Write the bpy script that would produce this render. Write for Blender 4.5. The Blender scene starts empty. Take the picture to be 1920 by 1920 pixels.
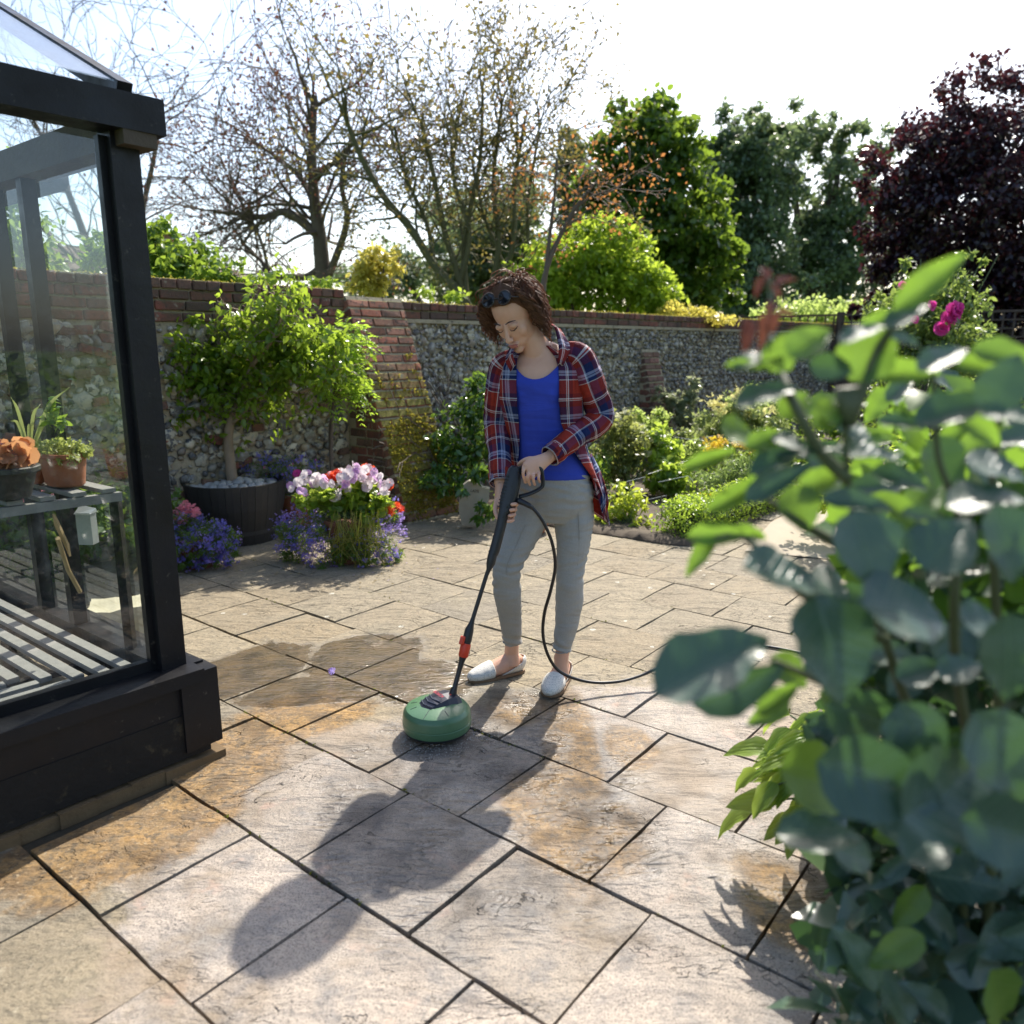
import bpy, bmesh, math, random
import numpy as np
from mathutils import Vector, Matrix, Quaternion, noise
R = math.radians
random.seed(7)
RNG = np.random.default_rng(11)
SC = bpy.context.scene
COL = SC.collection

# ------------------------------------------------------------------ camera, world, sun, exposure
PITCH = math.atan(311 / 1470)          # camera looks down by this angle
CAM_H = 1.4
cam_d = bpy.data.cameras.new('camera')
cam = bpy.data.objects.new('camera', cam_d)
COL.objects.link(cam)
cam.location = (0, 0, CAM_H)
cam.rotation_euler = (math.pi / 2 - PITCH, 0, 0)
cam_d.sensor_width = 36
cam_d.lens = 36 * 1470 / 1920
cam_d.clip_end = 500
cam_d.clip_start = 0.05
cam_d.dof.use_dof = True
cam_d.dof.focus_distance = 3.25
cam_d.dof.aperture_fstop = 2.5
SC.camera = cam

SUN_AZ = 22.5      # degrees clockwise from +Y (the way the camera looks)
SUN_EL = 47.0
world = bpy.data.worlds.new('World')
SC.world = world
world.use_nodes = True
wn = world.node_tree
sky = wn.nodes.new('ShaderNodeTexSky')
sky.sky_type = 'NISHITA'
sky.sun_disc = False
sky.sun_elevation = R(SUN_EL)
sky.sun_rotation = R(SUN_AZ)
sky.air_density = 1.0
sky.dust_density = 2.2
sky.ozone_density = 1.0
wn.links.new(sky.outputs[0], wn.nodes['Background'].inputs[0])
wn.nodes['Background'].inputs[1].default_value = 0.14
sun_d = bpy.data.lights.new('sun', 'SUN')
sun_d.energy = 4.1
sun_d.angle = R(0.6)
sun_d.color = (1.0, 0.93, 0.82)
sun = bpy.data.objects.new('sun', sun_d)
COL.objects.link(sun)
sdir = Vector((math.sin(R(SUN_AZ)) * math.cos(R(SUN_EL)), math.cos(R(SUN_AZ)) * math.cos(R(SUN_EL)), math.sin(R(SUN_EL))))
sun.rotation_euler = sdir.to_track_quat('Z', 'Y').to_euler()
sun.location = sdir * 30
vs = SC.view_settings
vs.view_transform = 'Standard'
vs.look = 'None'
vs.exposure = 1.02
vs.gamma = 1
vs.use_curve_mapping = False
SC.cycles.use_denoising = True
SC.cycles.max_bounces = 8
SC.cycles.transparent_max_bounces = 12
SC.cycles.diffuse_bounces = 4
SC.cycles.glossy_bounces = 3
SC.cycles.sample_clamp_indirect = 6
SC.cycles.caustics_reflective = False
SC.cycles.caustics_refractive = False

# ------------------------------------------------------------------ helpers
ST, CT = math.sin(PITCH), math.cos(PITCH)


def ray(px, py):
    u, v = (px - 960) / 1470, (py - 961) / 1470
    return Vector((u, CT - v * ST, -(ST + v * CT)))


def at(px, py, depth):
    """point at the given distance ahead of the camera, in the direction of a place in the photograph"""
    r = ray(px, py)
    return Vector((0, 0, CAM_H)) + r * (depth / r.y)


def gr(px, py, z=0.0):
    r = ray(px, py)
    return Vector((0, 0, CAM_H)) + r * ((z - CAM_H) / r.z)


PAV = R(38.4)


def pav(s, t, z=0.0):
    """paving coordinates -> world"""
    return Vector((s * math.sin(PAV) - t * math.cos(PAV), s * math.cos(PAV) + t * math.sin(PAV), z))


def tag(o, label=None, cat=None, group=None, kind=None):
    if label: o['label'] = label
    if cat: o['category'] = cat
    if group: o['group'] = group
    if kind: o['kind'] = kind
    return o


def thing(name, label, cat, loc=(0, 0, 0), group=None):
    o = bpy.data.objects.new(name, None)
    o.empty_display_size = 0.1
    COL.objects.link(o)
    o.location = loc
    tag(o, label, cat, group)
    return o


def wloc(o):
    l = Vector(o.location)
    while o.parent:
        o = o.parent
        l = l + o.location
    return l


def link(name, me, mat=None, parent=None, kind=None):
    o = bpy.data.objects.new(name, me)
    COL.objects.link(o)
    if mat is not None and not me.materials:
        me.materials.append(mat)
    if parent is not None:
        o.parent = parent
        o.location = -wloc(parent)
    if kind:
        o['kind'] = kind
    return o


def inst(name, me, loc, parent=None, rot=None, scale=None):
    """an object sharing mesh data, placed at a world location"""
    o = bpy.data.objects.new(name, me)
    COL.objects.link(o)
    o.location = loc
    if parent is not None:
        o.parent = parent
        o.location = Vector(loc) - wloc(parent)
    if rot is not None:
        if isinstance(rot, Quaternion):
            o.rotation_mode = 'QUATERNION'
            o.rotation_quaternion = rot
        else:
            o.rotation_euler = rot
    if scale is not None:
        o.scale = scale
    return o


def pymesh(name, verts, faces, smooth=False, uvs=None, mat=None):
    me = bpy.data.meshes.new(name)
    me.from_pydata([tuple(v) for v in verts], [], faces)
    if smooth:
        me.polygons.foreach_set('use_smooth', [True] * len(me.polygons))
    if uvs is not None:
        ul = me.uv_layers.new(name='UVMap')
        li = np.zeros(len(me.loops), dtype=np.int32)
        me.loops.foreach_get('vertex_index', li)
        uv = np.asarray(uvs, dtype=np.float32)[li]
        ul.data.foreach_set('uv', uv.ravel())
    if mat is not None:
        me.materials.append(mat)
    me.update()
    return me


def npmesh(name, verts, faces, mat=None, smooth=False):
    """numpy verts (N,3), faces (M,k) all the same k"""
    me = bpy.data.meshes.new(name)
    verts = np.asarray(verts, dtype=np.float32)
    faces = np.asarray(faces, dtype=np.int32)
    k = faces.shape[1]
    me.vertices.add(len(verts))
    me.vertices.foreach_set('co', verts.ravel())
    me.loops.add(faces.size)
    me.loops.foreach_set('vertex_index', faces.ravel())
    me.polygons.add(len(faces))
    me.polygons.foreach_set('loop_start', np.arange(0, faces.size, k, dtype=np.int32))
    me.polygons.foreach_set('loop_total', np.full(len(faces), k, dtype=np.int32))
    if smooth:
        me.polygons.foreach_set('use_smooth', np.ones(len(faces), dtype=bool))
    me.update(calc_edges=True)
    if mat is not None:
        me.materials.append(mat)
    return me


class Acc:
    """collects shapes into one mesh"""
    def __init__(s):
        s.v, s.f, s.uv = [], [], []

    def add(s, verts, faces, uvs=None):
        b = len(s.v)
        s.v += [Vector(v) for v in verts]
        s.f += [tuple(i + b for i in f) for f in faces]
        s.uv += list(uvs) if uvs is not None else [(0, 0)] * len(verts)

    def box(s, lo, hi, M=None):
        vs_ = [Vector((x, y, z)) for x in (lo[0], hi[0]) for y in (lo[1], hi[1]) for z in (lo[2], hi[2])]
        if M is not None: vs_ = [M @ v for v in vs_]
        s.add(vs_, [(0, 1, 3, 2), (4, 6, 7, 5), (0, 4, 5, 1), (2, 3, 7, 6), (0, 2, 6, 4), (1, 5, 7, 3)])

    def beam(s, a, b, w, h, up=Vector((0, 0, 1))):
        """box of cross-section w x h from a to b"""
        a, b = Vector(a), Vector(b)
        d = (b - a)
        L = d.length
        d.normalize()
        x = d.cross(up)
        if x.length < 1e-4: x = d.cross(Vector((0, 1, 0)))
        x.normalize()
        u = x.cross(d).normalized()
        M = Matrix.Translation(a) @ Matrix((x, d, u)).transposed().to_4x4()
        s.box((-w / 2, 0, -h / 2), (w / 2, L, h / 2), M)

    def tube(s, pts, rad, sides=8, cap=True, flat=1.0, ref=None):
        pts = [Vector(p) for p in pts]
        n = len(pts)
        if not hasattr(rad, '__len__'): rad = [rad] * n
        t0 = (pts[1] - pts[0]).normalized()
        r = ref.copy() if ref is not None else (Vector((0, 0, 1)) if abs(t0.z) < .9 else Vector((1, 0, 0)))
        x = (r - t0 * r.dot(t0)).normalized()
        vv, ff, uu = [], [], []
        L = 0
        for i, p in enumerate(pts):
            t = (pts[min(i + 1, n - 1)] - pts[max(i - 1, 0)])
            if t.length < 1e-9: t = Vector((0, 0, 1))
            t.normalize()
            x = (x - t * x.dot(t))
            if x.length < 1e-6: x = t.orthogonal()
            x.normalize()
            y = t.cross(x)
            if i: L += (pts[i] - pts[i - 1]).length
            ri = rad[i]
            ra, rb = (ri if hasattr(ri, '__len__') else (ri, ri * flat))
            for k in range(sides):
                a = 2 * math.pi * k / sides
                vv.append(p + x * (math.cos(a) * ra) + y * (math.sin(a) * rb))
                uu.append((k / sides, L))
        for i in range(n - 1):
            for k in range(sides):
                k2 = (k + 1) % sides
                ff.append((i * sides + k, i * sides + k2, (i + 1) * sides + k2, (i + 1) * sides + k))
        if cap:
            ff.append(tuple(range(sides - 1, -1, -1)))
            ff.append(tuple((n - 1) * sides + k for k in range(sides)))
        s.add(vv, ff, uu)

    def lathe(s, c, prof, sides=24, M=None, cap=True):
        c = Vector(c)
        vv, ff = [], []
        for r, z in prof:
            for k in range(sides):
                a = 2 * math.pi * k / sides
                p = Vector((r * math.cos(a), r * math.sin(a), z))
                if M is not None: p = M @ p
                vv.append(c + p)
        for i in range(len(prof) - 1):
            for k in range(sides):
                k2 = (k + 1) % sides
                ff.append((i * sides + k, i * sides + k2, (i + 1) * sides + k2, (i + 1) * sides + k))
        if cap:
            ff.append(tuple(range(sides - 1, -1, -1)))
            ff.append(tuple((len(prof) - 1) * sides + k for k in range(sides)))
        s.add(vv, ff)

    def ell(s, c, r, M=None, seg=12, rings=8):
        """ellipsoid; r = radii in the frame M (3x3 columns)"""
        c = Vector(c)
        vv, ff = [], []
        for i in range(1, rings):
            th = math.pi * i / rings
            for k in range(seg):
                a = 2 * math.pi * k / seg
                p = Vector((r[0] * math.sin(th) * math.cos(a), r[1] * math.sin(th) * math.sin(a), r[2] * math.cos(th)))
                vv.append(c + (M @ p if M is not None else p))
        top, bot = len(vv), len(vv) + 1
        for sgn in (1, -1):
            p = Vector((0, 0, sgn * r[2]))
            vv.append(c + (M @ p if M is not None else p))
        for i in range(rings - 2):
            for k in range(seg):
                k2 = (k + 1) % seg
                ff.append((i * seg + k, (i + 1) * seg + k, (i + 1) * seg + k2, i * seg + k2))
        for k in range(seg):
            k2 = (k + 1) % seg
            ff.append((top, k, k2))
            ff.append((bot, (rings - 2) * seg + k2, (rings - 2) * seg + k))
        s.add(vv, ff)

    def mesh(s, name, mat=None, smooth=False, uv=False):
        return pymesh(name, s.v, s.f, smooth, s.uv if uv else None, mat)

    def build(s, name, mat, parent=None, smooth=False, kind=None, uv=False, angle=None):
        me = s.mesh(name, mat, smooth, uv)
        o = link(name, me, None, parent, kind)
        if angle is not None:
            me.set_sharp_from_angle(angle=R(angle))
        return o


def catmull(pts, per=8):
    pts = [Vector(p) for p in pts]
    P = [pts[0] * 2 - pts[1]] + pts + [pts[-1] * 2 - pts[-2]]
    out = []
    for i in range(1, len(P) - 2):
        p0, p1, p2, p3 = P[i - 1], P[i], P[i + 1], P[i + 2]
        for k in range(per):
            t = k / per
            out.append(.5 * ((2 * p1) + (p2 - p0) * t + (2 * p0 - 5 * p1 + 4 * p2 - p3) * t * t + (3 * p1 - p0 - 3 * p2 + p3) * t ** 3))
    out.append(pts[-1])
    return out


def text_mesh(body, size, extrude, mat, parent, M, name='lettering'):
    c = bpy.data.curves.new('t', 'FONT')
    c.body = body
    c.size = size
    c.extrude = extrude
    c.align_x = 'CENTER'
    o = bpy.data.objects.new('t', c)
    COL.objects.link(o)
    me = bpy.data.meshes.new_from_object(o.evaluated_get(bpy.context.evaluated_depsgraph_get()))
    bpy.data.objects.remove(o)
    bpy.data.curves.remove(c)
    me.transform(M)
    me.name = name
    me.materials.clear()
    me.materials.append(mat)
    return link(name, me, None, parent)


# ------------------------------------------------------------------ node helpers
class G:
    def __init__(s, name, color=(.5, .5, .5), rough=.6, spec=.5, metal=0.0):
        s.m = bpy.data.materials.new(name)
        s.m.use_nodes = True
        s.t = s.m.node_tree
        s.b = s.t.nodes['Principled BSDF']
        s.out = s.t.nodes['Material Output']
        s.set('Base Color', color)
        s.set('Roughness', rough)
        s.set('Specular IOR Level', spec)
        s.set('Metallic', metal)

    def val(s, sock, v):
        if isinstance(v, bpy.types.NodeSocket):
            s.t.links.new(v, sock)
        elif hasattr(v, '__len__'):
            v = tuple(v)
            if sock.type == 'RGBA' and len(v) == 3: v = v + (1,)
            sock.default_value = v
        else:
            if sock.type in ('RGBA', 'VECTOR'):
                sock.default_value = (v, v, v) if sock.type == 'VECTOR' else (v, v, v, 1)
            else:
                sock.default_value = v

    def set(s, name, v):
        s.val(s.b.inputs[name], v)

    def n(s, type_, ins=None, out=0, **props):
        nd = s.t.nodes.new('ShaderNode' + type_)
        for k, v in props.items(): setattr(nd, k, v)
        for k, v in (ins or {}).items(): s.val(nd.inputs[k], v)
        return nd.outputs[out]

    def pos(s):
        return s.n('NewGeometry', out=0)

    def noise(s, scale, detail=4, rough=.55, vec=None, dist=0.0):
        return s.n('TexNoise', {'Scale': scale, 'Detail': detail, 'Roughness': rough, 'Distortion': dist,
                                'Vector': vec if vec is not None else s.pos()})

    def voro(s, scale, feature='F1', vec=None, out=0, rnd=1.0):
        return s.n('TexVoronoi', {'Scale': scale, 'Randomness': rnd, 'Vector': vec if vec is not None else s.pos()}, out=out, feature=feature)

    def math(s, op, a, b=0.0, c=None):
        nd = s.t.nodes.new('ShaderNodeMath')
        nd.operation = op
        s.val(nd.inputs[0], a)
        s.val(nd.inputs[1], b)
        if c is not None: s.val(nd.inputs[2], c)
        return nd.outputs[0]

    def ramp(s, f, stops, mode='LINEAR'):
        nd = s.t.nodes.new('ShaderNodeValToRGB')
        cr = nd.color_ramp
        cr.interpolation = mode
        while len(cr.elements) < len(stops): cr.elements.new(.5)
        for e, (p, c) in zip(cr.elements, stops):
            e.position = p
            e.color = (c, c, c, 1) if not hasattr(c, '__len__') else (*c, 1)
        s.val(nd.inputs[0], f)
        return nd.outputs[0]

    def step(s, f, lo, hi):
        return s.n('MapRange', {'Value': f, 'From Min': lo, 'From Max': hi, 'To Min': 0.0, 'To Max': 1.0}, interpolation_type='SMOOTHSTEP')

    def mix(s, f, a, b, mode='MIX'):
        nd = s.t.nodes.new('ShaderNodeMix')
        nd.data_type = 'RGBA'
        nd.blend_type = mode
        s.val(nd.inputs[0], f)
        s.val(nd.inputs[6], a)
        s.val(nd.inputs[7], b)
        return nd.outputs[2]

    def rnd(s):
        """one random number per object and per loose piece"""
        a = s.n('ObjectInfo', out=5)
        for_ = s.t.nodes.new('ShaderNodeNewGeometry')
        b = for_.outputs['Random Per Island']
        return s.math('FRACT', s.math('ADD', s.math('MULTIPLY', a, 1.0), s.math('MULTIPLY', b, 7.31)))

    def orand(s):
        nd = s.t.nodes.new('ShaderNodeObjectInfo')
        return nd.outputs['Random']

    def bump(s, h, strength=.5, dist=.01, prev=None):
        ins = {'Height': h, 'Strength': strength, 'Distance': dist}
        nd = s.t.nodes.new('ShaderNodeBump')
        for k, v in ins.items(): s.val(nd.inputs[k], v)
        if prev is not None: s.val(nd.inputs['Normal'], prev)
        s.val(s.b.inputs['Normal'], nd.outputs[0])
        return nd.outputs[0]


def simple(name, color, rough=.6, var=.25, nscale=14, bump=0.0, bscale=60, spec=.5, metal=0.0):
    g = G(name, color, rough, spec, metal)
    c2 = tuple(min(1, c * (1 + var)) for c in color)
    c1 = tuple(c * (1 - var) for c in color)
    g.set('Base Color', g.mix(g.noise(nscale, 5, .6), c1, c2))
    if bump: g.bump(g.noise(bscale, 5, .6), bump, .005)
    return g.m


def leafmat(name, c1, c2, trans=.4, tcol=None, rough=.34, spec=.55, hue=None):
    """foliage: per-leaf colour variation, translucent against the light"""
    if max(c2) < .3: c1, c2 = tuple(c * 1.25 for c in c1), tuple(c * 1.3 for c in c2)
    g = G(name, c1, rough, spec)
    r = g.rnd()
    base = g.mix(r, c1, c2)
    if hue is not None:
        base = g.mix(g.step(g.math('FRACT', g.math('MULTIPLY', r, 13.7)), .86, .9), base, hue)
    big = g.noise(1.7, 2, .5)
    base = g.mix(g.math('MULTIPLY', big, .5), base, tuple(c * .55 for c in c1))
    g.set('Base Color', base)
    tr = g.n('BsdfTranslucent', {'Color': g.mix(.75, base, tcol if tcol is not None else tuple(min(1, c * 3.2) for c in c2))})
    out = g.n('MixShader', {0: min(.62, trans * 1.2), 1: g.b.outputs[0], 2: tr})
    g.t.links.new(out, g.out.inputs[0])
    return g.m


# ------------------------------------------------------------------ foliage generators
def diamond():
    v = np.array([(0, 0, 0), (.45, -.3, .05), (1, 0, -.06), (.45, .3, .05)])
    return v, np.array([(0, 1, 2), (0, 2, 3)])


def ovalleaf(w=.3):
    v = np.array([(0, 0, 0), (.28, -w * .85, .05), (.62, -w * .8, .03), (1, 0, -.12), (.62, w * .8, .03), (.28, w * .85, .05), (.32, 0, 0), (.65, 0, -.03)])
    f = np.array([(0, 1, 6), (1, 2, 7), (1, 7, 6), (2, 3, 7), (0, 6, 5), (5, 6, 7), (5, 7, 4), (4, 7, 3)])
    return v, f


def thinleaf(w=.08):
    v = np.array([(0, -w * .5, 0), (.5, -w, .04), (1, 0, -.1), (.5, w, .04), (0, w * .5, 0)])
    return v, np.array([(0, 1, 3), (0, 3, 4), (1, 2, 3)])


def petal5():
    """small five-lobed flower seen from any side"""
    v, f = [(0, 0, 0)], []
    for k in range(5):
        a = 2 * math.pi * k / 5
        v += [(.5 * math.cos(a - .45), .5 * math.sin(a - .45), .12), (.5 * math.cos(a + .45), .5 * math.sin(a + .45), .12)]
        f.append((0, 1 + 2 * k, 2 + 2 * k))
    return np.array(v), np.array(f)


def unit(a):
    return a / np.maximum(np.linalg.norm(a, axis=-1, keepdims=True), 1e-9)


def leafcloud(name, pts, size, mat, parent=None, tpl=None, up=.6, droop=.2, sizevar=.35, dirs=None, kind=None, normals=None, mesh_only=False):
    pts = np.asarray(pts, dtype=np.float64)
    n = len(pts)
    tv, tf = tpl if tpl is not None else diamond()
    nr = unit(RNG.normal(size=(n, 3)) + np.array((0, 0, up * 2))) if normals is None else normals
    d = unit(RNG.normal(size=(n, 3)) + np.array((0, 0, -droop * 2))) if dirs is None else unit(dirs)
    s = unit(np.cross(nr, d))
    nr = np.cross(d, s)
    sz = (size if hasattr(size, '__len__') else np.full(n, size)) * (1 + sizevar * (RNG.random(n) * 2 - 1))
    V = pts[:, None, :] + sz[:, None, None] * (tv[None, :, 0:1] * d[:, None, :] + tv[None, :, 1:2] * s[:, None, :] + tv[None, :, 2:3] * nr[:, None, :])
    F = tf[None, :, :] + (np.arange(n) * len(tv))[:, None, None]
    me = npmesh(name, V.reshape(-1, 3), F.reshape(-1, tf.shape[1]), mat)
    if mesh_only: return me
    return link(name, me, None, parent, kind)


def blobs(bl, n, clump=.35, nclump=60, shell=.55):
    """n points in clumps inside ellipsoids bl = [(centre, (rx,ry,rz))]"""
    cs = np.array([tuple(b[0]) for b in bl])
    rs = np.array([tuple(b[1]) for b in bl])
    w = rs.prod(axis=1) ** (2 / 3)
    w = w / w.sum()
    i = RNG.choice(len(bl), nclump, p=w)
    u = unit(RNG.normal(size=(nclump, 3))) * (RNG.random((nclump, 1)) ** (1 - shell))
    cc = cs[i] + u * rs[i]
    j = RNG.integers(0, nclump, n)
    g = RNG.normal(size=(n, 3))
    return cc[j] + g * (rs[i][j].mean(axis=1, keepdims=True) * clump * .5) * np.array((1, 1, .8))


def grow(acc, p, d, L, r, depth, tips, spread=.5, seg=4, split=(2, 3), shrink=.72, gravity=0.0, wob=.12, upb=0.0, sides=5, minr=.004, along=True):
    """recursive branch; adds tubes to acc and tip points to tips"""
    pts = [Vector(p)]
    rr = [r]
    d = Vector(d).normalized()
    for i in range(seg):
        d = (d + Vector((random.gauss(0, wob), random.gauss(0, wob), random.gauss(0, wob) + upb - gravity))).normalized()
        pts.append(pts[-1] + d * (L / seg))
        rr.append(max(minr, r * (1 - .4 * (i + 1) / seg)))
    acc.tube(pts, rr, sides if depth > 1 else 3, cap=False)
    if depth <= 2 and along:
        for q in pts[1:]: tips.append(q)
    if depth == 0:
        tips.append(pts[-1])
        return
    k = random.randint(*split)
    for j in range(k):
        ax = d.orthogonal()
        ax.rotate(Quaternion(d, random.uniform(0, 6.28)))
        nd = d.copy()
        nd.rotate(Quaternion(ax, random.uniform(.35, 1.0) * spread * (1 if j else .5)))
        q = pts[-1] if (j < 2 or depth < 2) else pts[random.randint(2, seg)]
        grow(acc, q, nd, L * shrink * random.uniform(.8, 1.15), rr[-1] * (.8 if j == 0 else .62), depth - 1, tips, spread, seg, split, shrink, gravity, wob, upb, sides, minr, along)
# ================================================================== SETTING: ground, patio, bed
def emask(g, P, cx, cy, rx, ry, soft=.35, noi=None):
    """1 inside a patch of ground given by its place in the photograph"""
    c = gr(cx, cy)
    ax = gr(cx + rx, cy) - c
    ay = gr(cx, cy - ry) - c
    d = g.n('VectorMath', {0: P, 1: tuple(c)}, operation='SUBTRACT')
    u = g.n('VectorMath', {0: d, 1: tuple(ax / ax.length_squared)}, out=1, operation='DOT_PRODUCT')
    v = g.n('VectorMath', {0: d, 1: tuple(ay / ay.length_squared)}, out=1, operation='DOT_PRODUCT')
    r = g.math('SQRT', g.math('ADD', g.math('MULTIPLY', u, u), g.math('MULTIPLY', v, v)))
    if noi is not None: r = g.math('ADD', r, g.math('MULTIPLY', g.math('SUBTRACT', noi, .5), 1.1))
    return g.step(r, 1 + soft / 2, 1 - soft / 2)


def mx(g, *a):
    r = a[0]
    for b in a[1:]: r = g.math('MAXIMUM', r, b)
    return r


def slab_material():
    g = G('riven_sandstone', rough=.85)
    P = g.pos()
    o = g.orand()
    w1 = g.noise(2.2, 5, .6)
    w2 = g.noise(9, 6, .65)
    fine = g.noise(75, 5, .7)
    base = g.mix(o, (.27, .215, .135), (.235, .205, .155))
    base = g.mix(g.math('FRACT', g.math('MULTIPLY', o, 5.3)), base, (.31, .26, .175))
    base = g.mix(g.step(w1, .45, .7), base, (.25, .215, .15))
    base = g.mix(g.step(w2, .52, .75), base, (.17, .145, .10))
    base = g.mix(g.step(g.noise(4.3, 6, .65), .58, .75), base, (.36, .30, .20))
    # pale lichen spots, only where the stone has not been washed
    vor = g.voro(5.2)
    far = g.math('GREATER_THAN', g.n('SeparateXYZ', {0: P}, out=1), 3.45)
    lich = g.math('MULTIPLY', g.math('LESS_THAN', g.math('ADD', vor, g.math('MULTIPLY', w2, .12)), .135), far)
    base = g.mix(g.math('MULTIPLY', lich, .75), base, (.62, .60, .52))
    base = g.mix(g.step(fine, .5, .74), base, (.09, .078, .055))
    grit = g.noise(230, 3, .7)
    base = g.mix(g.step(grit, .5, .72), base, g.mix(1.0, base, (.42, .40, .36), 'MULTIPLY'))
    # fine cracks and flaking edges of the sandstone layers
    wq = g.n('TexNoise', {'Vector': g.n('Mapping', {'Vector': P, 'Rotation': (0, 0, .6), 'Scale': (1, 2.2, 1)}), 'Scale': 2.6, 'Detail': 5, 'Roughness': .6, 'Distortion': .6})
    fr_ = g.math('FRACT', g.math('MULTIPLY', wq, 9))
    crack = g.math('MULTIPLY', g.step(fr_, .10, .0), g.step(g.noise(2.7, 3, .5), .48, .62))
    base = g.mix(g.math('MULTIPLY', g.step(g.noise(26, 5, .7), .5, .66), .7), base, (.14, .12, .085))
    base = g.mix(g.math('MULTIPLY', g.step(g.noise(38, 4, .7), .6, .7), .6), base, (.46, .41, .30))
    # washed stone
    nz = g.math('ADD', g.math('MULTIPLY', g.noise(3.1, 5, .6), .75), g.math('MULTIPLY', g.noise(17, 5, .7), .25))
    clean = mx(g, emask(g, P, 1350, 1530, 420, 225, .15, nz), emask(g, P, 960, 1620, 700, 280, .15, nz), emask(g, P, 1120, 1440, 210, 120, .15, nz), emask(g, P, 680, 1415, 210, 60, .3, nz))
    ccol = g.mix(o, (.46, .395, .33), (.38, .325, .26))
    ccol = g.mix(g.step(w2, .5, .72), ccol, (.25, .235, .22))
    ccol = g.mix(g.step(w1, .5, .72), ccol, (.25, .235, .215))
    ccol = g.mix(g.step(fine, .56, .74), ccol, (.17, .15, .13))
    ccol = g.mix(g.step(grit, .5, .64), ccol, (.15, .13, .115))
    ccol = g.mix(g.math('MULTIPLY', g.step(g.noise(30, 5, .7), .55, .66), .7), ccol, (.22, .20, .18))
    ccol = g.mix(g.step(g.noise(7, 4, .6), .6, .72), ccol, (.46, .34, .27))
    ccol = g.mix(g.math('MULTIPLY', g.math('GREATER_THAN', g.math('FRACT', g.math('MULTIPLY', o, 3.7)), .6), .6), ccol, g.mix(w2, (.30, .22, .13), (.24, .20, .15)))
    ccol = g.mix(g.math('MULTIPLY', g.step(g.noise(1.7, 5, .65), .52, .66), .7), ccol, g.mix(fine, (.26, .19, .11), (.17, .13, .085)))
    base = g.mix(clean, base, ccol)
    base = g.mix(g.math('MULTIPLY', crack, .75), base, (.05, .042, .032))
    # iron-coloured stains, and one tall amber streak
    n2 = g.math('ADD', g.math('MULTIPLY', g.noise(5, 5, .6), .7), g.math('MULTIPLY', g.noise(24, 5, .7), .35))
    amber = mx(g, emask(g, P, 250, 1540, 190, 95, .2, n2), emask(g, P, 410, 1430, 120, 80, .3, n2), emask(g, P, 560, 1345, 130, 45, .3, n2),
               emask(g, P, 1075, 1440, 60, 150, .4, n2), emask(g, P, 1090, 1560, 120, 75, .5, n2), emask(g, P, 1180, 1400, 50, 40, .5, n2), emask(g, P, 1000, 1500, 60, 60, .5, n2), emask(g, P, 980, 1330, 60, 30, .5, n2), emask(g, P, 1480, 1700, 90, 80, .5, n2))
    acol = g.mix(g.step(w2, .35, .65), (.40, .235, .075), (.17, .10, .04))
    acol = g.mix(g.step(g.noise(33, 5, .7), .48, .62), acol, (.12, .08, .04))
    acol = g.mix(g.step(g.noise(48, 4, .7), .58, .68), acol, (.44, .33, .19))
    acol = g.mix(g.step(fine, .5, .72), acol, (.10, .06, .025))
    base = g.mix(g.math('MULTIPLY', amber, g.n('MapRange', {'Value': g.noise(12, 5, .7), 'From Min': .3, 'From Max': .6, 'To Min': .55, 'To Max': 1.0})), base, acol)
    # standing water and wet stone
    n3 = g.math('ADD', g.math('MULTIPLY', g.noise(4, 5, .55), .8), g.math('MULTIPLY', g.noise(20, 4, .6), .2))
    pud = mx(g, emask(g, P, 470, 1255, 120, 42, .25, n3), emask(g, P, 680, 1235, 120, 42, .25, n3), emask(g, P, 800, 1275, 100, 42, .25, n3), emask(g, P, 610, 1290, 160, 30, .25, n3))
    wet = mx(g, pud, emask(g, P, 900, 1500, 330, 180, .3, n3), emask(g, P, 940, 1340, 200, 50, .3, n3), g.math('MULTIPLY', emask(g, P, 1180, 1480, 260, 190, .6, n3), .6),
             g.math('MULTIPLY', emask(g, P, 300, 1500, 330, 150, .6, n3), .45), emask(g, P, 1450, 1650, 130, 60, .3, n3))
    base = g.mix(g.math('MULTIPLY', pud, .8), base, g.mix(g.step(g.noise(9, 4, .6), .35, .65), (.105, .07, .032), (.04, .029, .014)))
    wpat = g.n('MapRange', {'Value': g.noise(2.6, 5, .65), 'From Min': .38, 'From Max': .6, 'To Min': .35, 'To Max': 1.0})
    base = g.mix(g.math('MULTIPLY', g.math('MULTIPLY', wet, wpat), g.math('SUBTRACT', 1, pud)), base, g.mix(1.0, base, (.36, .36, .37), 'MULTIPLY'))
    g.set('Base Color', base)
    film = g.math('MULTIPLY', wet, g.step(g.noise(6, 3, .5), .35, .6))
    film = g.math('MAXIMUM', film, pud)
    g.set('Roughness', g.math('SUBTRACT', g.n('MapRange', {'Value': film, 'From Min': 0., 'From Max': 1., 'To Min': .8, 'To Max': .25}), g.math('MULTIPLY', pud, .16)))
    g.set('Specular IOR Level', g.n('MapRange', {'Value': film, 'From Min': 0., 'From Max': 1., 'To Min': .4, 'To Max': .8}))
    # riven relief: long low steps and grit
    st_ = g.n('Mapping', {'Vector': P, 'Rotation': (0, 0, .5), 'Scale': (1, 2.6, 1)})
    riv = g.n('TexNoise', {'Vector': st_, 'Scale': 3.2, 'Detail': 5, 'Roughness': .55, 'Distortion': .8})
    steps = g.math('SNAP', riv, .055)
    h = g.math('ADD', g.math('MULTIPLY', steps, 1.0), g.math('MULTIPLY', riv, .5))
    h = g.math('ADD', h, g.math('MULTIPLY', fine, .10))
    h = g.math('ADD', h, g.math('MULTIPLY', w2, .16))
    h = g.math('SUBTRACT', h, g.math('MULTIPLY', crack, .25))
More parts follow.
